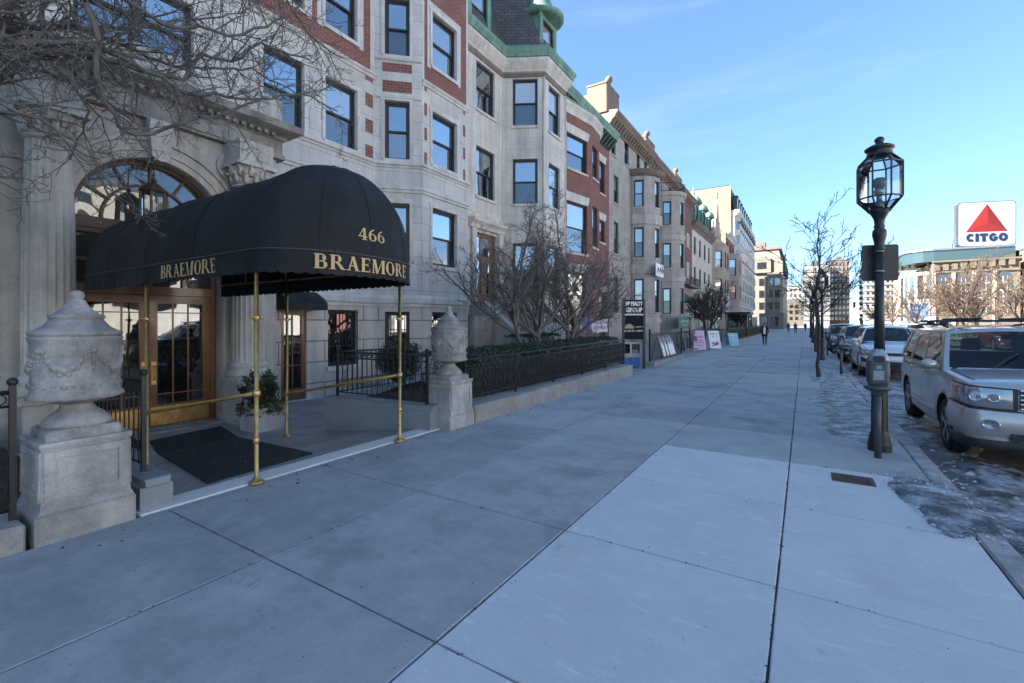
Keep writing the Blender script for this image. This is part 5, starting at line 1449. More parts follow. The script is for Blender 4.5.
build('bracket', mb, M['copper_dark'], B3)['kind'] = 'stuff'

# ---- houses 4 and 5: grey sandstone with round towers, brown bracketed cornice
def tower(parent, cx, cy, r, z0, z1, wz, wall, trim, roof=None, rail=False, n=16, belts=(), half=.62):
    """round bay: flat facets, windows on facets facing the street and the viewer"""

    pts = [(cx+r*math.cos(a), cy+r*math.sin(a)) for a in [-PI*.62+PI*1.24*k/8 for k in range(9)]]
    sg = {}
    for i in (1,3,5):
        L = (Vector(pts[i+1])-Vector(pts[i])).length
        sg[i] = {'open': [(L*.08,L*.92,a,b) for a,b in wz]}
    facade(parent, pts, sg, [M[wall], M['roof']], z0, z1, cap='last', name='tower_wall', rev=.16)
    for i in sg:
        for o in sg[i]['open']: add_window(parent, pts[i], pts[i+1], *o, sill=trim, gm=('glass','glass_low'))
    for pr in belts:
        mb = MB(); mb.sweep(pts, pr); build('belt_course', mb, M[trim], parent)
    return pts
cor = lambda z: [(0,z-1.0),(.06,z-1.0),(.08,z-.78),(.16,z-.72),(.18,z-.60),(.42,z-.42),(.46,z-.30),(.60,z-.14),(.62,z),(.3,z+.05),(0,z+.08)]
def bracket_row(parent, x, y0, y1, z, m, sp=.5, d=.4, h=.42):
    mb = MB(); n = int((y1-y0)/sp)
    for k in range(n):
        y = y0+.1+k*sp; mb.hexa([(x,y,z-h),(x+.08,y,z-h),(x+.08,y+sp*.4,z-h),(x,y+sp*.4,z-h),(x,y,z),(x+d,y,z),(x+d,y+sp*.4,z),(x,y+sp*.4,z)])
    o = build('bracket', mb, M[m], parent); o['kind'] = 'stuff'
B4 = thing('grey_tower_house', 'grey sandstone row house with a round tower bay and brown bracketed cornice', 'building', (-11,34.3,-.4))
p4 = [(-22,29.4),(-11,29.4),(-11,39.2),(-22,39.2)]
op = [(.45,1.25,13.1,14.6),(3.1,4.1,13.2,15.1),(6.0,6.9,13.5,15.0),(8.0,8.8,13.5,15.0),(.9,1.9,9.9,11.8),(.9,1.9,6.4,8.6),(.9,1.9,2.3,4.8),(8.3,9.2,9.9,11.8),(8.3,9.2,6.4,8.6),(8.2,9.3,2.0,4.7)]
facade(B4, p4, {1: {'open': op}}, [M['grey_stone'], M['roof']], -.6, 15.7, cap='last')
for o in op: add_window(B4, p4[1], p4[2], *o, sill='grey_plain', gm=('glass_dark','glass_low') if o[2] > 12.9 else ('glass','glass_low'))
tower(B4, -11.0, 35.6, 1.75, -.6, 12.75, [(10.3,12.3),(6.5,8.75),(2.4,4.9)], 'grey_stone', 'grey_plain', belts=[[(0,9.0),(.10,9.0),(.14,9.3),(.14,9.7),(.06,9.75),(0,9.8)],[(0,5.3),(.08,5.3),(.2,5.7),(.2,5.9),(0,6.0)],[(0,1.6),(.08,1.6),(.1,1.9),(0,2)]])
mb = MB(); mb.lathe((-11.0,35.6,12.6), [(1.78,0),(1.95,.12),(2.05,.3),(2.05,.42),(1.9,.5),(1.0,.75),(.05,.9)], 28); build('tower_roof', mb, M['brown_stone'], B4)
mb = MB(); mb.sweep([(-10.98,29.3),(-10.98,39.2)], cor(15.75)); mb.poly([(-10.98,29.3,15.8),(-10.98,39.2,15.8),(-22,39.2,15.9),(-22,29.3,15.9)]); build('cornice', mb, M['brown_stone'], B4)
bracket_row(B4, -10.9, 29.4, 39.1, 15.32, 'brown_stone')
def stack(label_parent, y0, y1, x0, x1, z0, z1, side='orange_brick'):
    mb = MB(); mb.box(x0,x1,y0,y1,z0,z1-.12); c = build('chimney', mb, M['orange_brick'], label_parent)
    mb = MB(); mb.box(x1+.002,x1+.06,y0+.02,y1-.02,z0,z1-.12); mb.box(x0-.03,x1+.08,y0-.05,y1+.05,z1-.118,z1); build('front_panel', mb, M['brown_stone'], c)
    mb = MB(); xm, ym = x1-.25, (y0+y1)/2; mb.lathe((xm,ym,z1), [(.2,0),(.2,.08),(.08,.16),(.07,.34),(.14,.42)], 12); mb.ball((xm,ym,z1+.66), .27, 12, 8); build('finial', mb, M['brown_stone'], c)
stack(B4, 29.45, 31.9, -12.6, -11.25, 15.8, 17.9)
mb = MB(); mb.box(-16.5,-12.6,29.45,29.85,14.2,17.3); build('party_wall', mb, M['orange_brick'], B4)
B5 = thing('grey_brick_tower_house', 'grey and red brick row house, its round tower topped by an iron balcony', 'building', (-11,47,-.4))
p5 = [(-22,39.2),(-11,39.2),(-11,56.3),(-22,56.3)]
op = [(.6,1.3,13.3,15.0),(2.6,3.6,13.3,15.1),(6.2,7.2,13.3,15.1),(9.2,10,13.3,15),(11.3,13.4,10.1,11.7),(11.3,13.4,6.7,8.5),(11.3,13.4,13.3,14.8),(14.3,16,10.1,11.7),(14.3,16,6.7,8.5),(8.3,9.4,2.2,4.6)]
facade(B5, p5, {1: {'open': op, 'zone': [(8.2,99,5.6,16,1)]}}, [M['grey_stone'], M['brick_far'], M['roof']], -.6, 15.7, cap='last')
for o in op: add_window(B5, p5[1], p5[2], *o, sill='grey_plain', gm=('glass_dark','glass_low') if o[2] > 12.9 else ('glass','glass_low'), fm='frame_white' if o[1]-o[0] > 1.6 else 'frame_dark', style='pair' if o[1]-o[0] > 1.6 else 'sash')
tp = tower(B5, -10.85, 43.3, 1.75, -.6, 13.15, [(10.3,12.4),(6.5,8.7),(2.4,4.7)], 'grey_stone', 'grey_plain', belts=[[(0,12.9),(.1,12.9),(.2,13.1),(.2,13.25),(0,13.3)],[(0,9.0),(.06,9.0),(.1,9.4),(0,9.5)],[(0,5.3),(.08,5.3),(.14,5.7),(0,5.8)]])
mb = MB()
for k in range(len(tp)-1):
    a, b = Vector(tp[k]), Vector(tp[k+1])
    for z in (13.35,14.05): mb.tube([(a.x,a.y,z),(b.x,b.y,z)], .03, 5)
    for j in range(5): p = a.lerp(b, j/5); mb.tube([(p.x,p.y,13.25),(p.x,p.y,14.05)], .016, 4)
build('balcony_rail', mb, M['iron'], B5)
mb = MB(); mb.sweep([(-10.98,39.2),(-10.98,56.3)], cor(15.68)); mb.poly([(-10.98,39.2,15.72),(-10.98,56.3,15.72),(-22,56.3,15.8),(-22,39.2,15.8)]); build('cornice', mb, M['brown_stone'], B5)
bracket_row(B5, -10.9, 39.3, 56.2, 15.25, 'brown_stone', .6)
stack(B5, 38.9, 41.6, -12.4, -11.35, 15.75, 17.5); stack(B5, 49.5, 52.5, -12.4, -11.35, 15.7, 17.3)
mb = MB(); mb.box(-11,-10.0,50.2,56.2,5.5,5.65)
for k in range(26): mb.tube([(-10.05,50.25+k*.235,5.65),(-10.05,50.25+k*.235,6.5)], .02, 4)
mb.tube([(-10.05,50.2,6.5),(-10.05,56.2,6.5)], .035, 5); build('balcony', mb, M['iron'], B5)
aw = MB()
for i,(xa,za,xb,zb) in enumerate(((-10.98,4.95,-9.9,4.2),(-9.9,4.2,-9.88,3.75))): aw.quad((xa,46.0,za),(xb,46.0,zb),(xb,51.6,zb),(xa,51.6,za))
for y in (46.0,51.6): aw.poly([(-10.98,y,4.95),(-9.9,y,4.2),(-9.88,y,3.75),(-10.98,y,3.75)])
o = build('awning', aw, M['green_cloth']); tag(o, 'dark green shop awning under the iron balcony', 'awning')
# shop signs on the fronts
def board(name, label, cat, x, y0, y1, z0, z1, m, th=.05, bars=None):
    t = thing(name, label, cat, (x,(y0+y1)/2,z0)); mb = MB(); mb.bbox(x-th, x, y0, y1, z0, z1, .008); build('panel', mb, M[m], t)
    return t
def flat_text(parent, txt, size, loc, rz, m, name='lettering', width=None, ext=.002, bold=True):
    cu = bpy.data.curves.new(name, 'FONT'); cu.body = txt; cu.size = size; cu.align_x = 'CENTER'; cu.align_y = 'CENTER'; cu.extrude = ext; cu.offset = .012*size/.2 if bold else 0
    to = bpy.data.objects.new(name, cu); col.objects.link(to)
    dg = bpy.context.evaluated_depsgraph_get(); me = bpy.data.meshes.new_from_object(to.evaluated_get(dg)); bpy.data.objects.remove(to); bpy.data.curves.remove(cu)
    w = max(v.co.x for v in me.vertices)-min(v.co.x for v in me.vertices)
    sx = (width/w) if width else 1
    mt = Matrix.Rotation(rz, 4, 'Z') @ Matrix.Rotation(PI/2, 4, 'X') @ Matrix.Diagonal((sx,1,1,1))
    me.transform(mt); me.materials.clear(); me.materials.append(M[m])
    o = bpy.data.objects.new(name, me); col.objects.link(o); o.parent = parent
    rl = root_loc(parent) if parent else Vector(); o.location = (loc[0]-rl.x, loc[1]-rl.y, loc[2]-rl.z); return o
t = board('shop_sign', 'green shop sign board with white writing below the round tower', 'sign', -9.0, 40.6, 45.6, 1.15, 2.15, 'green_paint')
scribble_later = (t,)
t = board('shop_sign', 'small white projecting sign with dark marks beside the grey round tower', 'sign', -9.1, 33.9, 36.0, 5.05, 6.0, 'white_paint')
mb = MB()
for k in range(3): mb.tube([(-9.09,34.2+.6*k,5.3),(-9.09,34.5+.6*k,5.7),(-9.09,34.7+.6*k,5.45)], .035, 5)
build('marks', mb, M['black_paint'], t)
# ---- house 7: cream limestone with copper dormers
def simple_house(name, label, y0, y1, top, wall, trim, ops, x=X0, corn='lime2_plain', cz=None, depth=11, style='sash', fm='frame_dark'):
    b = thing(name, label, 'building', (x,(y0+y1)/2,-.4)); p = [(x-depth,y0),(x,y0),(x,y1),(x-depth,y1)]
    facade(b, p, {1: {'open': ops}}, [M[wall], M['roof']], -.6, top, cap='last')
    for o in ops: add_window(b, p[1], p[2], *o, sill=trim, style=style, fm=fm)
    if cz:
        mb = MB(); mb.sweep([(x+.01,y0),(x+.01,y1)], cor(cz)); build('cornice', mb, M[corn], b)
    return b
ops = [(1.0+k*3.2,2.4+k*3.2,z,z+2.1) for k in range(4) for z in (2.2,6.2,9.8)]
B7 = simple_house('cream_house', 'cream limestone row house with ornate green copper dormers and deep eaves', 56.4, 69.9, 13.0, 'cream', 'cream', ops, corn='brown_stone', cz=13.6)
mb = MB(); mb.rings([[(-11,56.4,13.6),(-11,69.9,13.6)],[(-12.6,56.4,17.0),(-12.6,69.9,17.0)]], 0, closed=False); mb.quad((-22,56.4,13),(-11,56.4,13),(-12.6,56.4,17),(-22,56.4,17)); mb.quad((-12.6,56.4,17),(-12.6,69.9,17),(-22,69.9,17),(-22,56.4,17)); build('mansard_roof', mb, M['copper'], B7)
for y in (58.6,63.1,67.6):
    dormer(B7, -10.9, y, 1.9, 13.8, 15.9, 1.5, False)
    mb = MB(); mb.lathe((-11.3,y,15.95), [(1.05,0),(1.0,.25),(.8,.6),(.5,.9),(.2,1.05),(.22,1.3),(.1,1.5),(.02,2.2)], 14); build('dormer_dome', mb, M['copper'], B7)
mb = MB(); mb.box(-11,-9.8,57,69.5,5.0,5.2)
for k in range(40): mb.tube([(-9.85,57.1+k*.31,5.2),(-9.85,57.1+k*.31,6.0)], .05, 5)
mb.box(-9.95,-9.78,57,69.5,6.0,6.12); build('balcony', mb, M['cream'], B7)
mb = MB()
for k in range(5): mb.lathe((-10.4,58+k*2.8,-.4), [(.3,0),(.28,.4),(.22,.5),(.2,5.2),(.3,5.4)], 12)
build('column', mb, M['cream'], B7)
# ---- house 8: tan sandstone gabled house with a bay
ops = [(.8,2.0,13.4,15.2),(9.5,10.8,9.6,11.6),(9.5,10.8,6,8),(9.5,10.8,2.0,4.2)]
B8 = simple_house('gabled_house', 'tan sandstone row house with a pointed stepped gable and square bay', 70.0, 82.6, 14.6, 'tan_stone', 'grey_plain', ops, cz=None)
pb = [(-11,71),(-9.7,72.4),(-9.7,77.4),(-11,78.8)]
sb = {0: {'open': [(.4,1.5,9.6,12.0),(.4,1.5,5.8,8.0),(.4,1.5,2,4.4)]}, 1: {'open': [(.5,2.1,9.6,12.0),(2.9,4.5,9.6,12.0),(.5,2.1,5.8,8.0),(2.9,4.5,5.8,8.0),(.5,2.1,2,4.4)]}}
facade(B8, pb, sb, [M['tan_stone'], M['roof']], -.6, 13.2, name='bay_wall', cap='last')
wins(B8, pb, sb, sill='grey_plain')
mb = MB()
gp = [(71.5,14.6),(71.5,15.4),(72.6,15.6),(73.0,17.0),(73.8,17.3),(74.3,19.2),(74.9,20.4),(75.5,19.2),(76.0,17.3),(76.8,17.0),(77.2,15.6),(78.3,15.4),(78.3,14.6)]
mb.rings([[(-11.3,y,z) for y,z in gp],[(-10.95,y,z) for y,z in gp]], 0, True)
for y,z in ((71.5,15.4),(74.9,20.4),(78.3,15.4)): mb.lathe((-11.1,y,z), [(.2,0),(.12,.3),(.22,.55),(.02,1.4)], 8)
build('gable', mb, M['tan_stone'], B8)
mb = MB(); mb.quad((-11,70,14.6),(-11,82.6,14.6),(-14,82.6,17.2),(-14,70,17.2)); mb.poly([(-11,70,14.6),(-14,70,17.2),(-22,70,17.2),(-22,70,14.6)]); mb.quad((-14,70,17.2),(-14,82.6,17.2),(-22,82.6,17.2),(-22,70,17.2)); build('roof', mb, M['slate'], B8)
mb = MB(); mb.bbox(-9.66,-9.58,72.8,76.8,2.0,5.6,.02); o = build('banner', mb, mat('blue_grey_banner', (.22,.28,.34), .6, var=.3, vscale=2, bump=0), B8)
# ---- house 9: lower red brick house with orange side wall
ops = [(1+k*3.4,2.4+k*3.4,z,z+2.1) for k in range(3) for z in (2.0,6.0,9.8,13.2)]
B9 = simple_house('red_brick_house', 'narrow red brick row house with sunlit orange side wall and stone bay window', 84.0, 94.6, 16.6, 'brick_far', 'grey_plain', ops, cz=17.0, x=-11)
mb = MB(); mb.box(-21.9,-11.05,83.8,83.98,12,16.9); build('side_wall', mb, M['orange_brick'], B9)
pb = [(-11,85),(-9.3,86.2),(-9.3,90.0),(-11,91.2)]
sb = {0: {'open': [(.4,1.6,9.6,12.4),(.4,1.6,5.6,8.0)]}, 1: {'open': [(.6,1.7,9.6,12.4),(2.1,3.2,9.6,12.4),(.6,1.7,5.6,8.0),(2.1,3.2,5.6,8.0)]}}
facade(B9, pb, sb, [M['tan_stone'], M['roof']], -.6, 13.4, name='bay_wall', cap='last'); wins(B9, pb, sb, sill='grey_plain')
# ---- the tall white apartment hotel
B10 = thing('white_apartment_block', 'tall white stone apartment block with a blank sunlit end wall', 'building', (-11,120,-.4))
HY0, HY1, HT = 95, 128, 25.0
mb = MB(); mb.box(-26,-11,HY0,HY1,-.6,HT-2.2); build('wall', mb, M['white_stone'], B10)
mb = MB(); mb.box(-26,-11.6,HY0-.35,HY0-.02,10,HT+2.4); build('end_wall', mb, M['white_brick'], B10)
mb = MB(); mb.rings([[(-11,HY0,HT-2.2),(-11,HY1,HT-2.2)],[(-11.9,HY0,HT+2.6),(-11.9,HY1,HT+2.6)],[(-26,HY0,HT+2.6),(-26,HY1,HT+2.6)]], 0, closed=False); mb.poly([(-26,HY1,HT-2.2),(-11,HY1,HT-2.2),(-11.9,HY1,HT+2.6),(-26,HY1,HT+2.6)]); mb.quad((-26,HY0,HT-2.2),(-26,HY1,HT-2.2),(-26,HY1,HT+2.6),(-26,HY0,HT+2.6)); build('mansard_roof', mb, M['slate'], B10)
mb = MB(); mb.sweep([(-10.99,HY0),(-10.99,HY1)], [(0,HT-3.2),(.3,HT-3.1),(.8,HT-2.6),(.9,HT-2.2),(0,HT-2.1)]); mb.sweep([(-10.99,HY0),(-10.99,HY1)], [(0,4.0),(.3,4.0),(.35,4.5),(0,4.6)]); build('cornice', mb, M['white_stone'], B10)
nb = 9
proto = None
for k in range(nb):
    y = HY0+2.2+k*(HY1-HY0-4)/(nb-.6)
    mb = MB(); pp = [(-11.02,y-1.3),(-10.1,y-.75),(-10.1,y+.75),(-11.02,y+1.3)]
    mb.prism(pp, 4.6, HT-3.2); build('bay', mb, M['white_stone'], B10)
    for f in range(6):
        z = 5.6+f*2.75
        mb = MB(); mb.quad((-10.09,y-.55,z),(-10.09,y+.55,z),(-10.09,y+.55,z+1.6),(-10.09,y-.55,z+1.6)); 
        a, b = Vector(pp[0]), Vector(pp[1]); n = Vector((b.y-a.y, -(b.x-a.x))).normalized()
        P = lambda u: a.lerp(b, u)+n*.01
        mb.quad((P(.25).x,P(.25).y,z),(P(.8).x,P(.8).y,z),(P(.8).x,P(.8).y,z+1.6),(P(.25).x,P(.25).y,z+1.6))
        o = build('window', mb, M['glass_dark'], B10)
        mb = MB(); mb.box(-10.08,-10.0,y-.6,y+.6,z-.55,z-.12); a2 = build('window_panel', mb, M['brown_stone'] if f%2 else M['steel'], o)
    mb = MB(); mb.box(-11.9,-10.7,y-.8,y+.8,HT-2.2,HT+.6); mb.prism([(-10.6,y-.95),(-10.6,y+.95),(-12,y+.95),(-12,y-.95)], HT+.6, HT+.8); dm = build('dormer', mb, M['copper_dark'], B10)
    mb = MB(); mb.quad((-10.69,y-.5,HT-1.9),(-10.69,y+.5,HT-1.9),(-10.69,y+.5,HT+.3),(-10.69,y-.5,HT+.3)); build('pane', mb, M['glass'], dm)
    mb = MB(); mb.box(-10.2,-9.9,y-1.1,y+1.1,HT-4.6,HT-4.3); 
    for j in range(8): mb.tube([(-9.95,y-1+.28*j,HT-4.3),(-9.95,y-1+.28*j,HT-3.5)], .03, 4)
    build('balcony', mb, M['iron'], B10)
# ---- end block with mansard, projecting to the pavement
B11 = thing('corner_mansard_block', 'sunlit mansard roofed corner block of brick and white stone at the end of the row', 'building', (-8,150,-.2))
E0 = 140
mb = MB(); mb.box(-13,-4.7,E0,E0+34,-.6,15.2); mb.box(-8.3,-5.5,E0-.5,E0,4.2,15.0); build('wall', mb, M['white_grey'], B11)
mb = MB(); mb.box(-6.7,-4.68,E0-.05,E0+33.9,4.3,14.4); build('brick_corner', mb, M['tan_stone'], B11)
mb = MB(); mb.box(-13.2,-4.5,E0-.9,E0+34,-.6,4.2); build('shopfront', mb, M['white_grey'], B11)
mb = MB(); mb.rings([[(-13,E0,15.3),(-4.7,E0,15.3),(-4.7,E0+34,15.3),(-13,E0+34,15.3)],[(-12.4,E0+.6,21.2),(-5.6,E0+.6,21.2),(-5.6,E0+33,21.2),(-12.4,E0+33,21.2)]], 0, True); build('mansard_roof', mb, mat('brown_slate', (.16,.145,.12), .85, var=.2, bump=.2), B11)
mb = MB(); mb.box(-12.8,-5.1,E0+.2,E0+33.4,21.2,21.9); mb.box(-12,-9,E0+3,E0+8,21.9,24); build('cornice', mb, M['brown_stone'], B11)
mb = MB(); mb.box(-11.6,-7.4,E0-.7,E0+1.5,15.0,18.4); mb.rings([[(-9.5+2.1*math.cos(PI*j/12),yy,18.4+1.2*math.sin(PI*j/12)) for j in range(13)] for yy in (E0-.75,E0+1.5)], 0, True); mb.box(-7.4,-4.7,E0-.2,E0+.5,15.0,18.0); d = build('dormer', mb, M['white_grey'], B11)
mb = MB(); mb.quad((-10.6,E0-.72,16),(-8.4,E0-.72,16),(-8.4,E0-.72,17.8),(-10.6,E0-.72,17.8)); build('pane', mb, M['glass_dark'], d)
for f in range(3):
    for x in (-11.8,-9.6,-7.6,-5.9):
        z = 5.2+f*3.2; mb = MB(); yy = E0-(.52 if -8.3 < x < -5.5 else .06)
        mb.quad((x-.6,yy,z),(x+.6,yy,z),(x+.6,yy,z+1.9),(x-.6,yy,z+1.9)); build('window', mb, M['glass_dark'], B11)
for x in (-11.5,-9,-6.6):
    mb = MB(); mb.quad((x-.9,E0-.92,.2),(x+.9,E0-.92,.2),(x+.9,E0-.92,3.2),(x-.9,E0-.92,3.2)); build('shop_window', mb, M['glass'], B11)
for k in range(4):
    mb = MB(); mb.box(-5.0,-4.2,E0+3+k*8,E0+6+k*8,15.4,18.6); build('dormer', mb, M['copper_dark'], B11)
# ================================================================== forecourts, fences and boards along the row
sheet('forecourt', -11.2, -4.64, 14.0, 139, -.03, M['concrete'])
def scribble(parent, P0, du, dv, rows, m, seed=1, name='marks'):
    """rows of small letter-like strokes too small to read; rows: (u0,u1,v,h)"""
    q = random.Random(seed); mb = MB(); P0 = Vector(P0); du = Vector(du); dv = Vector(dv); n = du.cross(dv).normalized()*.004
    for u0,u1,v,h in rows:
        u = u0
        while u < u1-h*.3:
            w = h*q.uniform(.35,.7)
            for k in range(2):
                a = u+(w-h*.16)*k; p = lambda x, y: tuple(P0+du*x+dv*y+n)
                if q.random() < .85: mb.quad(p(a,v),p(a+h*.16,v),p(a+h*.16,v+h),p(a,v+h))
            y = v+h*q.choice((0,.42,.84)); nn2 = n*1.3; p = lambda x, yy: tuple(P0+du*x+dv*yy+nn2)
            mb.quad(p(u,y),p(u+w,y),p(u+w,y+h*.16),p(u,y+h*.16)); u += w+h*.18
            if q.random() < .16: u += h*.4
    return build(name, mb, M[m], parent)
def iron_fence(label, y0, y1, x=-4.85, h=1.0, z=.16, sp=.13):
    t = thing('iron_fence', label, 'fence', (x,y0,0)); mb = MB()
    for zz in (z+.1,z+h-.12,z+h): mb.tube([(x,y0,zz),(x,y1,zz)], .014, 5)
    build('rail', mb, M['iron'], t); mb = MB(); n = int((y1-y0)/sp)
    for k in range(n+1): y = y0+(y1-y0)*k/n; mb.tube([(x,y,z),(x,y,z+h+.06)], .010, 4)
    build('baluster', mb, M['iron'], t)
    mb = MB(); mb.bbox(x-.2,x+.2,y0-.1,y1+.1,-.2,z,.01); build('kerb_stone', mb, M['concrete'], t)
    for k in range(max(2,int((y1-y0)/3)+1)):
        y = y0+(y1-y0)*k/max(1,int((y1-y0)/3)); mb = MB(); mb.box(x-.03,x+.03,y-.03,y+.03,z,z+h+.12); mb.ball((x,y,z+h+.17),.05,8,6); build('post', mb, M['iron'], t)
iron_fence('black iron fence between the hanging sign and the white papers', 17.2, 22.4)
iron_fence('black iron fence behind the pink and white sandwich boards', 27.0, 37.5, -5.4)
iron_fence('black iron fence past the blue board', 38.4, 50.5, -4.9)
iron_fence('farthest black iron fence before the corner block', 52, 78, -4.9)
for i,(y0,y1) in enumerate(((27.6,36.8),(38.8,44),(53,77))):
    hedge('low_hedge', ('low dark hedge behind the fence by the pink board','low dark hedge behind the fence past the blue board','long low dark hedge at the far end of the row')[i], -6.6, -5.7, y0, y1, .0, lambda y: 1.05, int((y1-y0)*420), 40+i)
# black realty sign
KA, KB = Vector((-5.43,15.93)), Vector((-4.83,16.38)); kd = (KB-KA).normalized(); kn = Vector((kd.y,-kd.x)); kang = math.atan2(kd.y,kd.x); kc = (KA+KB)/2
t = thing('sign_board', 'black upright sign with white realty lettering and a tan half disc beside the pavement', 'sign', (kc.x,kc.y,0))
mb = MB(); mb.obox((kc.x,kc.y), kang, .375, .035, 1.93, 2.43); build('upper_panel', mb, M['sign_black'], t)
mb = MB(); mb.obox((kc.x,kc.y), kang, .375, .033, 1.02, 1.87); lp = build('lower_panel', mb, M['sign_black'], t)
mb = MB(); mb.obox((kc.x,kc.y), kang, .375, .03, 1.872, 1.928); build('divider', mb, M['steel'], t)
for p in (KA, KB):
    mb = MB(); mb.obox((p.x,p.y), kang, .035, .045, -.05, 2.45); build('post', mb, M['black_paint'], t)
up = [o for o in t.children if o.name.startswith('upper_panel')][0]
f3 = lambda u, z, k=.038: (kc.x+kd.x*u+kn.x*k, kc.y+kd.y*u+kn.y*k, z)
flat_text(up, 'HB REALTY', .2, f3(0,2.28), kang, 'white_paint', width=.62)
flat_text(up, 'GROUP', .22, f3(0,2.06), kang, 'white_paint', width=.60)
mb = MB(); mb.poly([f3(-.17+.17*math.cos(PI*j/14), 1.40+.17*math.sin(PI*j/14), .037) for j in range(15)]); build('half_disc', mb, mat('tan_emblem', (.36,.27,.15), .6, bump=0), lp)
scribble(lp, f3(-.36,1.28,.035), (kd.x,kd.y,0), (0,0,1), [(0.02,.70,.0,.07),(.40,.70,.16,.05)], 'white_paint', 3)
# newspaper boxes below the sign
for k,(u,m,lab) in enumerate(((-.20,'blue_paint','blue newspaper box under the black realty sign, nearer the hedge'),(.16,'blue_paint','blue newspaper box under the black realty sign, nearer its right post'))):
    c = kc+kd*u-kn*.42; b = thing('newspaper_box', lab, 'newspaper box', (c.x,c.y,0))
    mb = MB(); mb.obox((c.x,c.y), kang, .17, .17, .02, .36); build('base', mb, M[m], b)
    mb = MB(); mb.obox((c.x,c.y), kang, .18, .19, .36, .90); build('body', mb, M['steel'], b)
    mb = MB(); cc = c+kn*.192; mb.obox((cc.x,cc.y), kang, .14, .003, .5, .84); build('window', mb, M['glass'], b)
    mb = MB(); cc = c+kn*.21; mb.obox((cc.x,cc.y), kang, .1, .012, .45, .475); build('handle', mb, M['steel'], b)
# rack of hanging white papers
t = thing('paper_rack', 'low black rack with white papers hanging from it next to the black sign', 'rack', (-5.0,19.6,0))
mb = MB()
for y in (18.7,20.6):
    mb.tube([(-5.25,y,.0),(-5.0,y,1.05),(-4.75,y,.0)], .02, 5)
mb.tube([(-5.0,18.6,1.05),(-5.0,20.7,1.05)], .02, 5); build('frame', mb, M['iron'], t)
rp = random.Random(6)
for k in range(4):
    a = 18.75+k*.48; mb = MB(); rows = []
    for i in range(7):
        z = 1.07-i*.13; rows.append([(-4.98+.25*(i/6)**.8+.03*math.sin(j*1.9+k), a+.44*j/6+.02*math.sin(i*2+k), z-(.05 if i==6 and j%2 else 0)) for j in range(7)])
    mb.rings(rows, 0, False, True, closed=False); build('paper', mb, M['white_paint'], t)
iron_box = None
def sandwich(name, label, x, y, w, h, ang, m, rows, inkm, extra=None):
    t = thing(name, label, 'sign', (x,y,0)); c = Vector((x,y)); d = Vector((math.cos(ang),math.sin(ang))); n = Vector((d.y,-d.x))
    for s in (1,-1):
        P = lambda u, z, k=0: (c.x+d.x*u+n.x*(s*(.28*(1-(z-.05)/h)+.02)+k*s), c.y+d.y*u+n.y*(s*(.28*(1-(z-.05)/h)+.02)+k*s), z)
        mb = MB(); mb.hexa([P(-w/2,.05),P(w/2,.05),P(w/2,.05,-.02),P(-w/2,.05,-.02),P(-w/2,h),P(w/2,h),P(w/2,h,-.02),P(-w/2,h,-.02)])
        pn = build('board', mb, M[m], t)
        if s == 1:
            q0 = P(-w/2,.06,.003); q1 = P(-w/2,h,.003); dv = (Vector(q1)-Vector(q0)).normalized()
            scribble(pn, q0, (d.x,d.y,0), dv, rows, inkm, 5)
            if extra: extra(pn, P)
    return t
sandwich('sandwich_board', 'pink and white sandwich board standing on the pavement edge', -5.3, 28.6, .82, 1.15, .75, 'pink', [(.1,.72,.95,.07),(.1,.72,.7,.12),(.1,.7,.5,.07),(.1,.7,.38,.07),(.12,.66,.22,.06)], 'maroon',
    lambda pn, P: build('figure_mark', (lambda mb: (mb.poly([P(-.2+.1*math.cos(a),.68+.16*math.sin(a),.006) for a in [2*PI*k/10 for k in range(10)]]), mb)[1])(MB()), M['maroon'], pn))
def arrow(pn, P):
    mb = MB(); mb.hexa
    for pts in ([(-.22,.34),(.16,.28),(.16,.38),(-.22,.42)],[(.08,.42),(.22,.30),(.26,.36),(.10,.52)],[(-.2,.18),(.2,.26),(.2,.32),(-.2,.26)]): mb.poly([P(u,z,.006) for u,z in pts])
    build('arrow', mb, M['maroon'], pn)
sandwich('sandwich_board', 'white sandwich board with black writing and a dark red arrow', -4.75, 30.6, .74, 1.12, .75, 'white_paint', [(.1,.62,.86,.10),(.22,.5,.68,.13)], 'black_paint', arrow)
sandwich('sandwich_board', 'small pale blue sandwich board past the arrow board', -4.15, 34.6, .70, .92, .7, 'pale_blue', [(.08,.6,.7,.07),(.08,.4,.5,.05),(.3,.6,.3,.05)], 'white_paint')
# purple and white banner by the brick house
t = thing('banner', 'purple and white banner stretched along the rail by the brick house', 'banner', (-7.4,18,1.2))
mb = MB(); rows = [[(-7.4+.03*math.sin(j*.9+i), 16.7+2.9*j/24, 1.22+.56*i/4-.03*math.sin(PI*j/24)) for j in range(25)] for i in range(5)]
mb.rings(rows, 0, False, True, closed=False)
for i,f in enumerate(mb.f): mb.m[i] = 0 if (i % 24) < 9 else 1
bp_ = build('cloth', mb, [mat('purple_cloth', (.13,.11,.30), .8), mat('pale_banner_cloth', (.62,.6,.64), .8)], t)
scribble(bp_, (-7.36,17.9,1.35), (0,1,0), (0,0,1), [(0,1.6,.2,.14),(0,1.5,0,.12)], 'maroon', 8)
mb = MB()
for y in (16.6,18.2,19.7): mb.tube([(-7.42,y,-.1),(-7.42,y,1.85)], .02, 5)
build('post', mb, M['iron'], t)
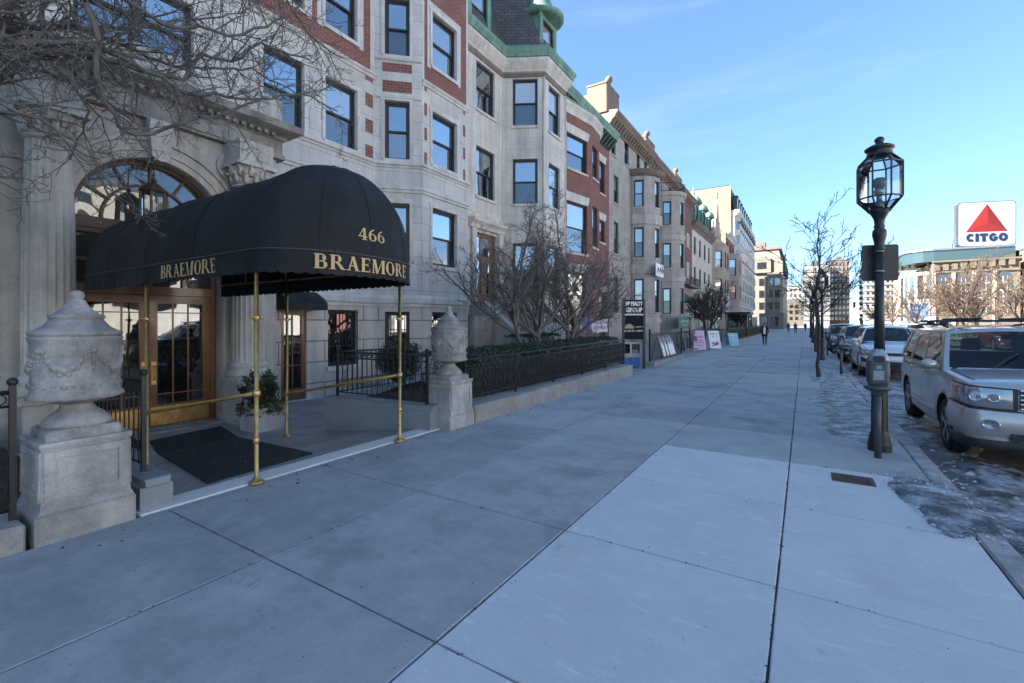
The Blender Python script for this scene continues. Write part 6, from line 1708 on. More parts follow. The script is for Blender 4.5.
# small glazed shelter far along the pavement edge
t = thing('glazed_shelter', 'dark framed glazed shelter beyond the far magnolia', 'shelter', (-6.4,60,0))
mb = MB()
for x in (-7.6,-5.3):
    for y in (58,62): mb.box(x-.05,x+.05,y-.05,y+.05,-.1,2.6)
mb.box(-7.75,-5.1,57.8,62.2,2.6,2.85); mb.box(-7.6,-5.3,57.97,58.03,.95,1.05); build('frame', mb, M['iron'], t)
mb = MB(); mb.box(-7.5,-5.4,57.99,58.0,.1,2.6); mb.box(-5.31,-5.3,58.1,61.9,.1,2.6); build('pane', mb, M['glass_dark'], t)

# ================================================================== street lamps, meters, plate
LAMP = thing('street_lamp', 'tall black glazed lantern street lamp, nearest, behind the parking meter', 'street lamp', (.80,7.35,0), 'black lantern lamps along the kerb')
x, y = .80, 7.35
mb = MB()
mb.lathe((x,y,0), [(.128,0),(.128,.09),(.12,.11),(.112,.18),(.10,.21),(.09,.25)], 8, 0, False, True, PI/8)
rs = []
for z,r in ((.25,.086),(.84,.080)):
    rs.append([(x+r*(1-.10*(j%2))*math.cos(2*PI*j/20), y+r*(1-.10*(j%2))*math.sin(2*PI*j/20), z) for j in range(20)])
mb.rings(rs, 0, True)
mb.lathe((x,y,0), [(.088,.84),(.095,.86),(.09,.89),(.072,.92),(.055,.95)], 16); build('base', mb, M['iron_green'], LAMP)
mb = MB()
mb.lathe((x,y,0), [(.058,.94),(.046,2.50)], 14)
mb.lathe((x,y,0), [(.046,2.5),(.06,2.52),(.06,2.55),(.05,2.57),(.062,2.64),(.075,2.70),(.072,2.76),(.05,2.79),(.062,2.81),(.05,2.84),(.058,2.90),(.085,2.96),(.10,2.985),(.10,3.0)], 16)
build('post', mb, M['iron_green'], LAMP)
r8 = lambda r, z: [(x+r*math.cos(PI/8+PI/4*j), y+r*math.sin(PI/8+PI/4*j), z) for j in range(8)]
lv = [r8(.105,3.0), r8(.235,3.16), r8(.235,3.58), r8(.125,3.70)]
mb = MB()
for i in range(4):
    for j in range(8):
        mb.beam(lv[i][j], lv[i][(j+1)%8], .016 if i in (1,2) else .02, .018)
        if i < 3: mb.beam(lv[i][j], lv[i+1][j], .015, .018)
mb.rings([r8(.125,3.0),r8(.12,3.02)], 0, True)
build('lantern_frame', mb, M['iron_green'], LAMP)
mb = MB()
for i in range(3): mb.rings([[(x+(p[0]-x)*.97,y+(p[1]-y)*.97,p[2]) for p in lv[i]],[(x+(p[0]-x)*.97,y+(p[1]-y)*.97,p[2]) for p in lv[i+1]]])
build('lantern_glass', mb, M['clear'], LAMP)
mb = MB(); mb.lathe((x,y,0), [(.13,3.69),(.135,3.72),(.12,3.745),(.145,3.77),(.155,3.785),(.15,3.80),(.10,3.83),(.06,3.845),(.035,3.86),(.05,3.885),(.052,3.91),(.03,3.935),(.004,3.945)], 18); build('cap', mb, M['iron_green'], LAMP)
mb = MB()
mb.lathe((x,y,0), [(.05,3.02),(.05,3.12),(.03,3.14),(.03,3.2),(.055,3.22),(.06,3.26),(.045,3.30)], 12); build('lamp_holder', mb, M['steel'], LAMP)
mb = MB(); mb.lathe((x,y,0), [(.05,3.30),(.075,3.33),(.08,3.38),(.05,3.42),(.01,3.43)], 12); build('mantle', mb, mat('frosted_lamp_glass', (.10,.10,.105), .35, bump=0), LAMP)
for i,(yy,lb) in enumerate(((23.9,'black lantern street lamp second along the kerb, beside the slender tree'),(33.5,'black lantern street lamp third along the kerb'),(44.5,'black lantern street lamp fourth along the kerb'),(58,'farthest black lantern street lamp along the kerb'))):
    dup(LAMP, None, (.66,yy,0), None, lb)
# back of a traffic plate on the lamp post
t = thing('sign_plate', 'dark blank back of a rounded rectangular traffic plate fixed to the nearest lamp post', 'sign', (.80,7.42,2.37))
mb = MB()
def rr(w, h, r, n=5):
    pts = []
    for cx_, cz_, a0 in ((w/2-r,h/2-r,0),(-w/2+r,h/2-r,PI/2),(-w/2+r,-h/2+r,PI),(w/2-r,-h/2+r,1.5*PI)):
        for k in range(n+1): a = a0+PI/2*k/n; pts.append((cx_+r*math.cos(a), cz_+r*math.sin(a)))
    return pts
ca, sa = math.cos(.30), math.sin(.30)
ring = lambda k: [(.815+u*ca-k*sa, 7.43+u*sa+k*ca, 2.365+v) for u,v in rr(.40,.46,.03)]
mb.rings([ring(0),ring(.006)], 0, True); build('plate', mb, mat('weathered_plate_back', (.035,.038,.04), .5, .3, var=.3, vscale=10), t)
mb = MB(); mb.tube([(.80,7.35+.05,2.25),(.815,7.435,2.25)], .012, 6); mb.tube([(.80,7.35+.05,2.5),(.815,7.435,2.5)], .012, 6); mb.lathe((.80,7.35,2.24), [(.054,0),(.054,.02)], 12); mb.lathe((.80,7.35,2.49), [(.053,0),(.053,.02)], 12); build('bracket', mb, M['steel'], t)
def meter(label, x, y):
    t = thing('parking_meter', label, 'parking meter', (x,y,0), 'parking meters along the kerb')
    mb = MB(); mb.lathe((x,y,0), [(.036,-.02),(.036,.80)], 14); build('post', mb, M['meter_grey'], t)
    mb = MB(); mb.lathe((x,y,0), [(.05,.74),(.055,.77),(.10,.80),(.135,.82),(.135,.845),(.10,.86)], 14, 0, True, True, 0, 1, .75); build('collar', mb, M['meter_grey'], t)
    mb = MB()
    def rb(hx, hy, z): return [(x+u, y+v, z) for u,v in rr(2*hx, 2*hy, .05, 4)]
    mb.rings([rb(.085,.065,.86),rb(.105,.078,.90),rb(.112,.08,1.0),rb(.108,.078,1.12),rb(.104,.074,1.145)], 0, True, False); build('housing', mb, M['meter_grey'], t)
    mb = MB(); mb.box(x-.05,x+.05,y-.082,y-.0805,.93,1.04); mb.box(x-.02,x+.03,y-.083,y-.081,1.06,1.10); build('face_plate', mb, M['steel'], t)
    mb = MB()
    mb.rings([rb(.108,.08,1.147),rb(.106,.078,1.17),rb(.085,.066,1.235),rb(.055,.052,1.28),rb(.051,.0505,1.292)], 0, True, True); build('dome', mb, M['steel'], t)
    mb = MB(); mb.rings([[(x+u*.9, y-.074-.012*math.sin(PI*i/6), 1.15+(v+.03)*1.0) for u,v in rr(.13,.07,.03,3)] for i in (0,3)], 0, True); build('window', mb, M['glass_dark'], t)
    return t
m1 = meter('grey parking meter with silver domed head in front of the nearest lamp post', .74, 6.93)
dup(m1, None, (.98,17.6,0), None, 'grey parking meter beside the slender street tree')
dup(m1, None, (.98,27.5,0), None, 'farther grey parking meter beyond the second lamp')

# ================================================================== cars
def cr(tab, y):
    """Catmull-Rom through table rows (y, a, b, ...)"""
    n = len(tab)
    if y <= tab[0][0]: return tab[0][1:]
    if y >= tab[-1][0]: return tab[-1][1:]
    i = max(k for k in range(n) if tab[k][0] <= y); i = min(i, n-2)
    p0, p1, p2, p3 = tab[max(0,i-1)], tab[i], tab[i+1], tab[min(n-1,i+2)]
    h = p2[0]-p1[0]; t = (y-p1[0])/h; out = []
    for k in range(1, len(p1)):
        m1_ = (p2[k]-p0[k])/max(1e-6, p2[0]-p0[0])*h; m2_ = (p3[k]-p1[k])/max(1e-6, p3[0]-p1[0])*h
        t2, t3 = t*t, t*t*t
        out.append((2*t3-3*t2+1)*p1[k]+(t3-2*t2+t)*m1_+(-2*t3+3*t2)*p2[k]+(t3-t2)*m2_)
    return out
def paint(name, c, metal=.6, rough=.32):
    return mat(name, c, rough, metal, var=.06, vscale=2, fine=.05, fscale=90, bump=.0, coat=1.0)
black_plastic = mat('black_plastic_trim', (.016,.016,.018), .55, var=.1, bump=.05)
tyre_m = mat('tyre_rubber', (.014,.014,.015), .85, var=.3, fine=.3, bump=.2, bscale=80)
alloy_m = mat('dusty_alloy', (.42,.43,.45), .38, .85, var=.15, bump=.03)
lens_m = glass_mat('headlight_lens', (.20,.215,.235), refl=.22, rough=.08, wav=0)
chrome_m = mat('chrome_trim', (.7,.7,.72), .12, 1, var=.05, bump=0)
amber_m = mat('amber_lens', (.45,.10,.02), .25, var=.1, bump=0, coat=1)
car_glass = clear_mat('tinted_windshield', (.32,.39,.40))
car_side_glass = clear_mat('tinted_side_glass', (.22,.25,.25))
seat_m = mat('grey_seat_cloth', (.05,.05,.052), .9, var=.2)
def wheel_parts(parent, cx, cy, cz, r, w, side):
    o = side
    t = MB()
    pr = [(r*.62,-w/2*.9),(r*.80,-w/2),(r*.95,-w/2*.92),(r,-w/2*.66),(r,w/2*.66),(r*.95,w/2*.92),(r*.80,w/2),(r*.62,w/2*.9)]
    n = 40; rs = []
    for rad, off in pr:
        rs.append([(cx+o*off, cy+rad*math.cos(2*PI*j/n), cz+rad*math.sin(2*PI*j/n)) for j in range(n)])
    t.rings(rs, 0, True, True)
    for j in range(30):      # tread blocks
        a = 2*PI*j/30
        for k in (-1,0,1):
            c = (cx+k*w*.2, cy+(r+.002)*math.cos(a+.05*k), cz+(r+.002)*math.sin(a+.05*k)); rad = Vector((0,math.cos(a),math.sin(a))); tg = Vector((0,-math.sin(a),math.cos(a))); X = Vector((1,0,0))
            b = [Vector(c)+X*u*w*.085+tg*v*r*.07 for u,v in ((-1,-1),(1,-1),(1,1),(-1,1))]
            t.rings([[tuple(p-rad*.006) for p in b],[tuple(p+rad*.005) for p in b]], 0, True)
    ty = build('wheel', t, tyre_m, parent)
    m = MB(); f = o*(w/2*.80)
    rr_ = lambda rad, off: [(cx+off, cy+rad*math.cos(2*PI*j/30), cz+rad*math.sin(2*PI*j/30)) for j in range(30)]
    m.rings([rr_(r*.66,f+o*.012),rr_(r*.63,f+o*.016),rr_(r*.58,f-o*.006),rr_(r*.57,f-o*.05)], 0, False, True)
    for k in range(5):
        a = 2*PI*k/5+.3
        for s in (-1,1):
            aa = a+s*.13
            m.beam((cx+f-o*.004, cy+r*.16*math.cos(a), cz+r*.16*math.sin(a)), (cx+f-o*.002, cy+r*.60*math.cos(aa), cz+r*.60*math.sin(aa)), r*.11, .03, 0, (1,0,0))
    m.rings([rr_(r*.19,f-o*.02),rr_(r*.19,f+o*.01),rr_(r*.12,f+o*.018)], 0, True, True)
    build('rim', m, alloy_m, ty)
    m = MB(); m.rings([rr_(r*.57,f-o*.05),rr_(r*.02,f-o*.055)], 0, False); m.rings([rr_(r*.36,f-o*.045),rr_(r*.02,f-o*.04)]); build('brake_disc', m, black_plastic, ty)

def make_car(name, label, cat, cx, yf, sp, paint_m, detail=True, group=None, rack=None):
    z0 = -.135
    t = thing(name, label, cat, (cx, yf+sp['L']/2, z0), group)
    tab = sp['tab']; L = sp['L']
    def prof(y):
        hw, zb, zs, zc = cr(tab, y)
        return [(0,zb),(.80*hw,zb),(.955*hw,zb+.04),(.99*hw,zb+.17),(hw,zb+(zs-zb)*.50),(.99*hw,zb+(zs-zb)*.74),(.955*hw,zs-.035),(.88*hw,zs+.022),(.46*hw,zc-.012),(0,zc)]
    def S(y, u, sd=1):
        p = prof(y); n = len(p); i = min(n-2, max(0,int(u))); f = u-i
        q = [p[max(0,i-1)],p[i],p[i+1],p[min(n-1,i+2)]]; r = []
        for k in (0,1):
            m1_ = (q[2][k]-q[0][k])*.5; m2_ = (q[3][k]-q[1][k])*.5; f2, f3_ = f*f, f*f*f
            r.append((2*f3_-3*f2+1)*q[1][k]+(f3_-2*f2+f)*m1_+(-2*f3_+3*f2)*q[2][k]+(f3_-f2)*m2_)
        return Vector((cx+sd*max(0,r[0]), yf+y, z0+r[1]))
    us = [0,.5,1,1.5,2,2.5,3,3.5,4,4.5,5,5.4,5.8,6.2,6.6,7,7.5,8,8.5,9]
    ys = [0]+[.015*k for k in range(1,14)]+[.22+.06*k for k in range(8)]
    while ys[-1] < L-.25: ys.append(ys[-1]+.11)
    ys = [v for v in ys if v < L-.24]+[L-.24,L-.18,L-.12,L-.07,L-.03,L]
    mb = MB(); rs = []
    for y in ys:
        ring = [tuple(S(y,u,1)) for u in us]+[tuple(S(y,u,-1)) for u in us[-2:0:-1]]
        rs.append(ring)
    mb.rings(rs, 0, True, True)
    body = build('body', mb, [paint_m, black_plastic], t)
    me = body.data; bm = bmesh.new(); bm.from_mesh(me); bmesh.ops.recalc_face_normals(bm, faces=bm.faces); bm.to_mesh(me); bm.free()
    # wheel arches
    cut = MB()
    for wy in sp['wheels']:
        for sd in (-1,1):
            xo = cx+sd*(sp['hw']-.30); xi = cx+sd*(sp['hw']+.2); R_ = sp['r']*1.13
            rg = lambda X: [(X, yf+wy+R_*math.cos(2*PI*j/36), z0+sp['r']+.02+R_*math.sin(2*PI*j/36)) for j in range(36)]
            cut.rings([rg(min(xo,xi)),rg(max(xo,xi))], 0, True)
    co = build('cutter', cut, [black_plastic]); bmc = bmesh.new(); bmc.from_mesh(co.data); bmesh.ops.recalc_face_normals(bmc, faces=bmc.faces); bmc.to_mesh(co.data); bmc.free()
    bpy.context.view_layer.update()
    md = body.modifiers.new('arch', 'BOOLEAN'); md.operation = 'DIFFERENCE'; md.object = co; md.solver = 'EXACT'
    try: md.material_mode = 'TRANSFER'
    except Exception: pass
    dg = bpy.context.evaluated_depsgraph_get(); nm = bpy.data.meshes.new_from_object(body.evaluated_get(dg)); body.modifiers.clear(); body.data = nm
    bpy.data.objects.remove(co)
    for wy in sp['wheels']:
        for sd in (-1,1): wheel_parts(t, cx+sd*(sp['hw']-.125), yf+wy, z0+sp['r'], sp['r'], .225, sd)
    # greenhouse
    g = sp['gh']; zb_, zt_, zr_ = g['zb'], g['zt'], g['zr']
    def side(s, v, sd):
        x = g['xb']+(g['xt']-g['xb'])*v**1.15; 
        if s < .5: x -= .012*(1-s*2)**2
        yb = g['y0']+(g['y1']-g['y0'])*s; yt = g['y2']+(g['y3']-g['y2'])*s
        return Vector((cx+sd*x, yf+yb+(yt-yb)*v, z0+zb_+(zt_-zb_)*v))
    def wind(s, v):
        x = s*(g['xb']-.012+(g['xt']-g['xb'])*v**1.15); yb = g['y0']-.14+.14*s*s; yt = g['y2']-.08+.08*s*s
        return Vector((cx+x, yf+yb+(yt-yb)*v, z0+zb_+.0+(zt_+.045*(1-s*s)-zb_)*v+.02*(1-s*s)*(1-v)))
    def rearw(s, v):
        x = s*(g['xb']+(g['xt']-g['xb'])*v**1.15); yb = g['y1']+.10-.10*s*s; yt = g['y3']+.06-.06*s*s
        return Vector((cx+x, yf+yb+(yt-yb)*v, z0+zb_+(zt_+.045*(1-s*s)-zb_)*v))
    V = [0,.07,.35,.65,.92,1]
    shell = MB()
    def cells(fn, S_, glass, flip, outw):
        """split a panel into painted cells and glass cells; glass: list of (i0,i1)"""
        panes = []
        for i in range(len(S_)-1):
            for j in range(len(V)-1):
                q = [fn(S_[i],V[j]),fn(S_[i+1],V[j]),fn(S_[i+1],V[j+1]),fn(S_[i],V[j+1])]
                if any(a <= i < b for a,b in glass) and 1 <= j <= 3: continue
                shell.quad(*[tuple(p) for p in q])
        for a,b in glass:
            pm = MB(); rows = []
            for j in range(1,5):
                rows.append([tuple(fn(S_[i],V[j])-outw(fn(S_[i],V[j]))*.008) for i in range(a,b+1)])
            pm.rings(rows, 0, False, True, closed=False); panes.append(pm)
        return panes
    for sd in (-1,1):
        SS = g['split']; idx = [i for i in range(len(SS)-1) if i % 2 == 1]
        # subdivide
        for p in cells(lambda s, v: side(s,v,sd), SS, [(i,i+1) for i in idx], sd<0, lambda p: Vector((sd,0,.3))): build('side_window', p, car_side_glass, t)
    WS = [-1,-.93,-.6,-.3,0,.3,.6,.93,1]
    for p in cells(wind, WS, [(1,7)], False, lambda p: Vector((0,-.7,.7))): build('windshield', p, car_glass, t)
    for p in cells(rearw, [-1,-.88,-.4,0,.4,.88,1], [(1,5)], False, lambda p: Vector((0,.8,.5))): build('rear_window', p, car_side_glass, t)
    n1, n2 = 12, 12
    rows = []
    for i in range(n2+1):
        f = i/n2; row = []
        for j in range(n1+1):
            s = -1+2*j/n1; x = s*g['xt']; ya = g['y2']-.08+.08*s*s; yb = g['y3']+.06-.06*s*s; edge = math.sin(PI*min(1,max(0,f)))**.5
            row.append((cx+x, yf+ya+(yb-ya)*f, z0+zt_+.045*(1-s*s)+(zr_-zt_-.045)*edge*(1-abs(s)**2.5)))
        rows.append(row)
    shell.rings(rows, 0, False, True, closed=False)
    rf = build('cabin', shell, paint_m, t)
    if sp.get('darkb'):
        mb = MB()
        for sd in (-1,1):
            SS = g['split']
            for i in range(2, len(SS)-2, 2):
                q = [side(SS[i],.07,sd),side(SS[i+1],.07,sd),side(SS[i+1],.92,sd),side(SS[i],.92,sd)]; mb.quad(*[tuple(p+Vector((sd*.003,0,0))) for p in q])
        build('window_pillar', mb, black_plastic, t)
    def patch(nm, y0, y1, u0, u1, sds, m, off=.006, ny=8, nu=6, parent=None, th=True):
        for sd in sds:
            mb = MB(); rows = []
            for i in range(ny+1):
                row = []
                for j in range(nu+1):
                    yy = y0+(y1-y0)*i/ny; uu = u0+(u1-u0)*j/nu
                    if callable(y1): yy = y0+(y1(uu)-y0)*i/ny
                    p = S(yy,uu,sd); a = S(yy+.01,uu,sd)-S(yy-.01 if yy > .01 else 0,uu,sd); b = S(yy,min(9,uu+.05),sd)-S(yy,uu-.05,sd)
                    nrm = a.cross(b); 
                    if nrm.length < 1e-9: nrm = Vector((sd,0,0))
                    nrm.normalize()
                    c = Vector((cx, yf+min(max(yy,.6),L-.6), z0+.55))
                    if nrm.dot(p-c) < 0: nrm = -nrm
                    e = 1 if not th else (0.0 if i in (0,ny) or j in (0,nu) else 1)
                    row.append(tuple(p+nrm*(off*e+.0015)))
                rows.append(row)
            mb.rings(rows, 0, False, True, closed=False); build(nm, mb, m, parent or t)
    for a in sp['doors']: patch('door_gap', a-.005, a+.005, 1.6, 6.4, (-1,1), black_plastic, .0006, 1, 14, body, False)
    patch('door_gap', sp['doors'][0], sp['doors'][-1], 1.62, 1.68, (-1,1), black_plastic, .0006, 24, 1, body, False)
    patch('bonnet_gap', .20, g['y0']-.05, 7.02, 7.09, (-1,1), black_plastic, .0006, 20, 1, body, False)
    patch('side_moulding', sp['doors'][0]+.05, sp['doors'][-1]-.05, 3.05, 3.45, (-1,1), sp.get('mould', paint_m), .014, 24, 4)
    for k in (1,2):
        for sd in (-1,1):
            yy = sp['doors'][k]-.22; a = S(yy,5.55,sd); b = S(yy+.17,5.55,sd); mb = MB(); o = Vector((sd*.028,0,.01))
            mb.tube([a,a+o,b+o,b], .013, 6, 0, True, True); build('door_handle', mb, paint_m, t)
    for sd in (-1,1):            # wing mirrors
        c = side(.02,.0,sd)+Vector((sd*.13,.10,.05)); mb = MB()
        pr = [(.02,-.06),(.075,-.045),(.092,0),(.085,.04),(.06,.055)]
        mb.rings([[(c.x+sd*rx*1.0*math.cos(2*PI*j/14)*1.1, c.y+oy, c.z+.02+rx*.78*math.sin(2*PI*j/14)) for j in range(14)] for rx,oy in pr], 0, True, True)
        mb.tube([c+Vector((-sd*.14,.02,-.03)), c], .028, 7, 0, True, True); build('wing_mirror', mb, paint_m, t)
    # lights, grille, bumper
    for nm, y0_, y1_, u0_, u1_, mm, off in sp['patches']:
        patch(nm, y0_, y1_, u0_, u1_, (-1,1), {'lens':lens_m,'black':black_plastic,'chrome':chrome_m,'amber':amber_m,'alloy':alloy_m,'glass':car_glass}[mm], off)
    zf = z0
    # nose: lamps, grille, bumper laid along the plan curve of the front
    hk = sp['hw']/.917
    fx = [(0,-.004),(.30,-.002),(.55,0),(.66,.004),(.79,.03),(.855,.08),(.88,.15),(.897,.30),(.91,.62)]
    def fpt(s):          # s: distance-like parameter 0 centre .. 1 at the front wheel arch
        f = s*(len(fx)-1); i = min(len(fx)-2, int(f)); f -= i; a, b = fx[i], fx[i+1]
        return Vector(((a[0]+(b[0]-a[0])*f)*hk, a[1]+(b[1]-a[1])*f))
    def fs(x):           # parameter for a given x (front part)
        for i in range(len(fx)-1):
            if fx[i][0]*hk <= x <= fx[i+1][0]*hk: return (i+(x/hk-fx[i][0])/(fx[i+1][0]-fx[i][0]))/(len(fx)-1)
        return 1
    def strip(mb, sd, s0, s1, zlo, zhi, off, n=14, m=0, nz=5, bulge=.02, tilt=0, close=True):
        rows = []
        for k in range(nz+1):
            v = k/nz; row = []
            for q_ in range(n+1):
                s = s0+(s1-s0)*q_/n; u_ = q_/n; p = fpt(s); d = fpt(min(1,s+.01))-fpt(max(0,s-.01)); nn = Vector((d.y,-d.x)).normalized()
                lo = zlo(u_) if callable(zlo) else zlo; hi = zhi(u_) if callable(zhi) else zhi
                e = off+bulge*math.sin(PI*v)**.7*(math.sin(PI*u_)**.4 if close else 1)
                row.append((cx+sd*(p.x+nn.x*e), yf+p.y+nn.y*e+tilt*v, z0+lo+(hi-lo)*v))
            rows.append(row)
        mb.rings(rows, m, False, True, closed=False)
        for r_ in (rows[0], rows[-1]):       # return edges into the body
            mb.rings([r_, [(x, y+.10, z-.004) for x,y,z in r_]], m, False, False, closed=False)
    lx0, la, lb, lc, ld, ly1, amb = sp['lamp']
    for sd in (-1,1):
        s0 = fs(lx0*hk); s1 = (6+(ly1-.15)/.15)/8 if ly1 < .3 else min(1,(7+(ly1-.30)/.32)/8)
        mb = MB(); strip(mb, sd, s0, s1, lambda u: la+(lb-la)*u**2, lambda u: lc+(ld-lc)*u, .022, 18, 0, 6, .020, .012)
        hl = build('headlight', mb, lens_m, t)
        mb = MB(); strip(mb, sd, max(0,s0-.022), min(1,s1+.015), lambda u: la-.018+(lb-la)*u**2, lambda u: lc+.016+(ld-lc)*u, .014, 18, 0, 6, .018, .012); build('headlight_seal', mb, black_plastic, hl)
        mb = MB()
        for q_,rad in ((.22,.052),(.46,.058)):
            s = s0+(s1-s0)*q_; p = fpt(s); zc_ = z0+(la+lc)/2+.012+.02*q_
            mb.rings([[(cx+sd*(p.x+rd*math.cos(2*PI*j/16)), yf+p.y-.046-dy+.25*rd*math.cos(2*PI*j/16)*(q_>.3), zc_+rd*math.sin(2*PI*j/16)) for j in range(16)] for rd,dy in ((rad,.0),(rad,.006),(rad*.82,.006),(rad*.75,-.006),(.004,-.01))], 0, True, True)
        build('reflector', mb, chrome_m, hl)
        if amb:
            mb = MB(); strip(mb, sd, s0+(s1-s0)*.80, s1-.003, lambda u: lb-.012+.01*u, lambda u: ld-.03, .036, 6, 0, 4, .008, .012); build('indicator', mb, amber_m, hl)
    gw, ga, gb, nb_ = sp['grille']
    mb = MB(); 
    for sd in (-1,1): strip(mb, sd, 0, fs(gw*hk), ga, gb, .020, 8, 0, 3, .004, .012, False)
    gr = build('grille', mb, black_plastic, t)
    for k in range(nb_+1):
        z_ = ga+(gb-ga)*(k+.0)/max(1,nb_); mb = MB()
        for sd in (-1,1): strip(mb, sd, 0, fs(gw*hk), z_-.011, z_+.011, .030-.0001*k, 8, 0, 2, .008, 0, False)
        mb.v = [(x, y+.012*(z_-ga)/(gb-ga), z) for x,y,z in mb.v]; build('grille_bar', mb, chrome_m if sp.get('front') == 'suv' or k else black_plastic, gr)
    if sp.get('front') == 'suv':
        mb = MB(); mb.tube([(cx+.085*math.cos(a), yf-.046+.006*(1+math.sin(a)), z0+(ga+gb)/2+.052*math.sin(a)) for a in [2*PI*k/18 for k in range(19)]], .009, 5); mb.tube([(cx+.03*math.cos(a), yf-.046+.006*(1+math.sin(a)), z0+(ga+gb)/2+.05*math.sin(a)) for a in [2*PI*k/18 for k in range(19)]], .007, 5); build('emblem', mb, chrome_m, gr)
    mb = MB()
    for sd in (-1,1): strip(mb, sd, 0, .985, .40, lambda u: la-.03+.05*u**2, .010, 30, 0, 6, .036, 0, False)
    bpr = build('bumper', mb, paint_m, t)
    mb = MB()
    for sd in (-1,1): strip(mb, sd, 0, .97, .25, .36, .012, 30, 0, 4, .012, 0, False)
    build('lower_valance', mb, black_plastic, bpr)
    mb = MB()
    for sd in (-1,1): strip(mb, sd, .1, .985, lambda u: la-.034+.05*u**2, lambda u: la-.022+.05*u**2, .022, 30, 0, 2, .002, 0, False)
    build('bumper_seam', mb, black_plastic, bpr)
    iw, ia, ib = sp['intake']; mb = MB()
    for sd in (-1,1): strip(mb, sd, 0, fs(iw*hk), ia, ib, .044, 8, 0, 3, .002, 0, False)
    build('lower_intake', mb, black_plastic, bpr)
    fgx, fgz = sp['fog']
    for sd in (-1,1):
        s = fs(fgx*hk); p = fpt(s); d = fpt(s+.02)-fpt(s-.02); nn = Vector((d.y,-d.x)).normalized(); dd = Vector((d.x,d.y)).normalized(); mb = MB()
        for rad,e in ((.075,.036),(.072,.05),(.060,.052),(.055,.044),(.003,.040)): pass
        mb.rings([[(cx+sd*(p.x+nn.x*e+dd.x*rad*1.15*math.cos(2*PI*j/18)), yf+p.y+nn.y*e+dd.y*rad*1.15*math.cos(2*PI*j/18), z0+fgz+rad*.85*math.sin(2*PI*j/18)) for j in range(18)] for rad,e in ((.075,.03),(.073,.05),(.060,.052),(.056,.045),(.003,.050))], 0, True, True); build('fog_lamp', mb, lens_m, bpr)
    if sp['vent']:
        va, vb, vc, vd = sp['vent']
        for sd in (-1,1):
            mb = MB(); strip(mb, sd, fs(va*hk), fs(vb*hk), lambda u: vc+.02, lambda u: vc+.03+(vd-vc)*u, .050, 8, 0, 3, .002, 0, False); build('bumper_vent', mb, black_plastic, bpr)
    mb = MB()
    for s in (-.45,.35):         # wipers
        a = wind(s,.05)+Vector((0,-.02,.012)); b = wind(s+.36,.40)+Vector((0,-.015,.01)); mb.tube([a,a.lerp(b,.5)+Vector((0,-.005,.01)),b], .008, 5)
    build('wiper', mb, black_plastic, t)
    mb = MB(); p = wind(0,.84)+Vector((0,.10,-.03)); mb.rings([[tuple(p+Vector((.12*u,dy,.035*v))) for u,v in ((-1,-1),(1,-1),(1,1),(-1,1))] for dy in (-.012,.012)], 0, True); build('rear_view_mirror', mb, black_plastic, t)
    for sd in (-1,1):
        mb = MB(); c = Vector((cx+sd*.38, yf+g['y2']+.18, z0+zb_+.02)); mb.bbox(c.x-.22,c.x+.22,c.y-.06,c.y+.06,c.z-.3,c.z+.22,.04); mb.bbox(c.x-.11,c.x+.11,c.y-.05,c.y+.05,c.z+.24,c.z+.42,.03); build('seat', mb, seat_m, t)
    mb = MB(); mb.bbox(cx-.80, cx+.80, yf+g['y0']-.02, yf+g['y0']+.55, z0+zb_-.05, z0+zb_+.045, .03); build('dashboard', mb, black_plastic, t)
    mb = MB(); mb.tube([(cx+.38+.185*math.cos(a), yf+g['y0']+.62+.09*math.sin(a), z0+zb_+.02+.16*math.sin(a)) for a in [2*PI*k/20 for k in range(21)]], .014, 6); build('steering_wheel', mb, black_plastic, t)
    mb = MB(); mb.bbox(cx-.66, cx+.66, yf+g['y2']+1.15, yf+g['y2']+1.3, z0+zb_-.1, z0+zb_+.2, .04); build('rear_seat', mb, seat_m, t)
    if rack:
        mb = MB()
        for sd in (-1,1):
            a, b = g['y2']+.12, g['y3']-.02
            mb.tube([(cx+sd*(g['xt']-.05), yf+a+(b-a)*k/12, z0+zt_+.055+.045*math.sin(PI*k/12)**.4) for k in range(13)], .018, 6, 0, True, True)
        build('roof_rail', mb, black_plastic if rack != 'plain' else paint_m, t)
        if rack == 'bars':
            for yy in (g['y2']+.35, g['y2']+1.25):
                mb = MB(); mb.bbox(cx-.78, cx+.78, yf+yy-.04, yf+yy+.04, z0+zr_+.05, z0+zr_+.085, .01)
                for sd in (-1,1): mb.bbox(cx+sd*(g['xt']-.05)-.05, cx+sd*(g['xt']-.05)+.05, yf+yy-.05, yf+yy+.05, z0+zt_+.09, z0+zr_+.05, .01)
                build('cross_bar', mb, black_plastic, t)
            for xx in (-.42,-.30,.30,.42):
                mb = MB(); mb.bbox(cx+xx-.022, cx+xx+.022, yf+g['y2']+.05, yf+g['y2']+1.6, z0+zr_+.0855, z0+zr_+.115, .008); build('carrier_bar', mb, black_plastic, t)
    return t
suv_tab = [(0,.68,.34,.86,.875),(.03,.80,.29,.945,.965),(.08,.86,.27,.985,1.02),(.15,.885,.26,1.005,1.05),(.30,.90,.255,1.02,1.075),(.62,.912,.25,1.04,1.10),(1.10,.916,.25,1.06,1.12),(1.4,.917,.25,1.07,1.125),(2.5,.917,.23,1.075,1.12),(3.8,.91,.25,1.085,1.13),(4.35,.89,.30,1.085,1.13),(4.56,.85,.36,1.06,1.1),(4.66,.76,.44,1.0,1.05),(4.69,.66,.5,.95,1.0)]
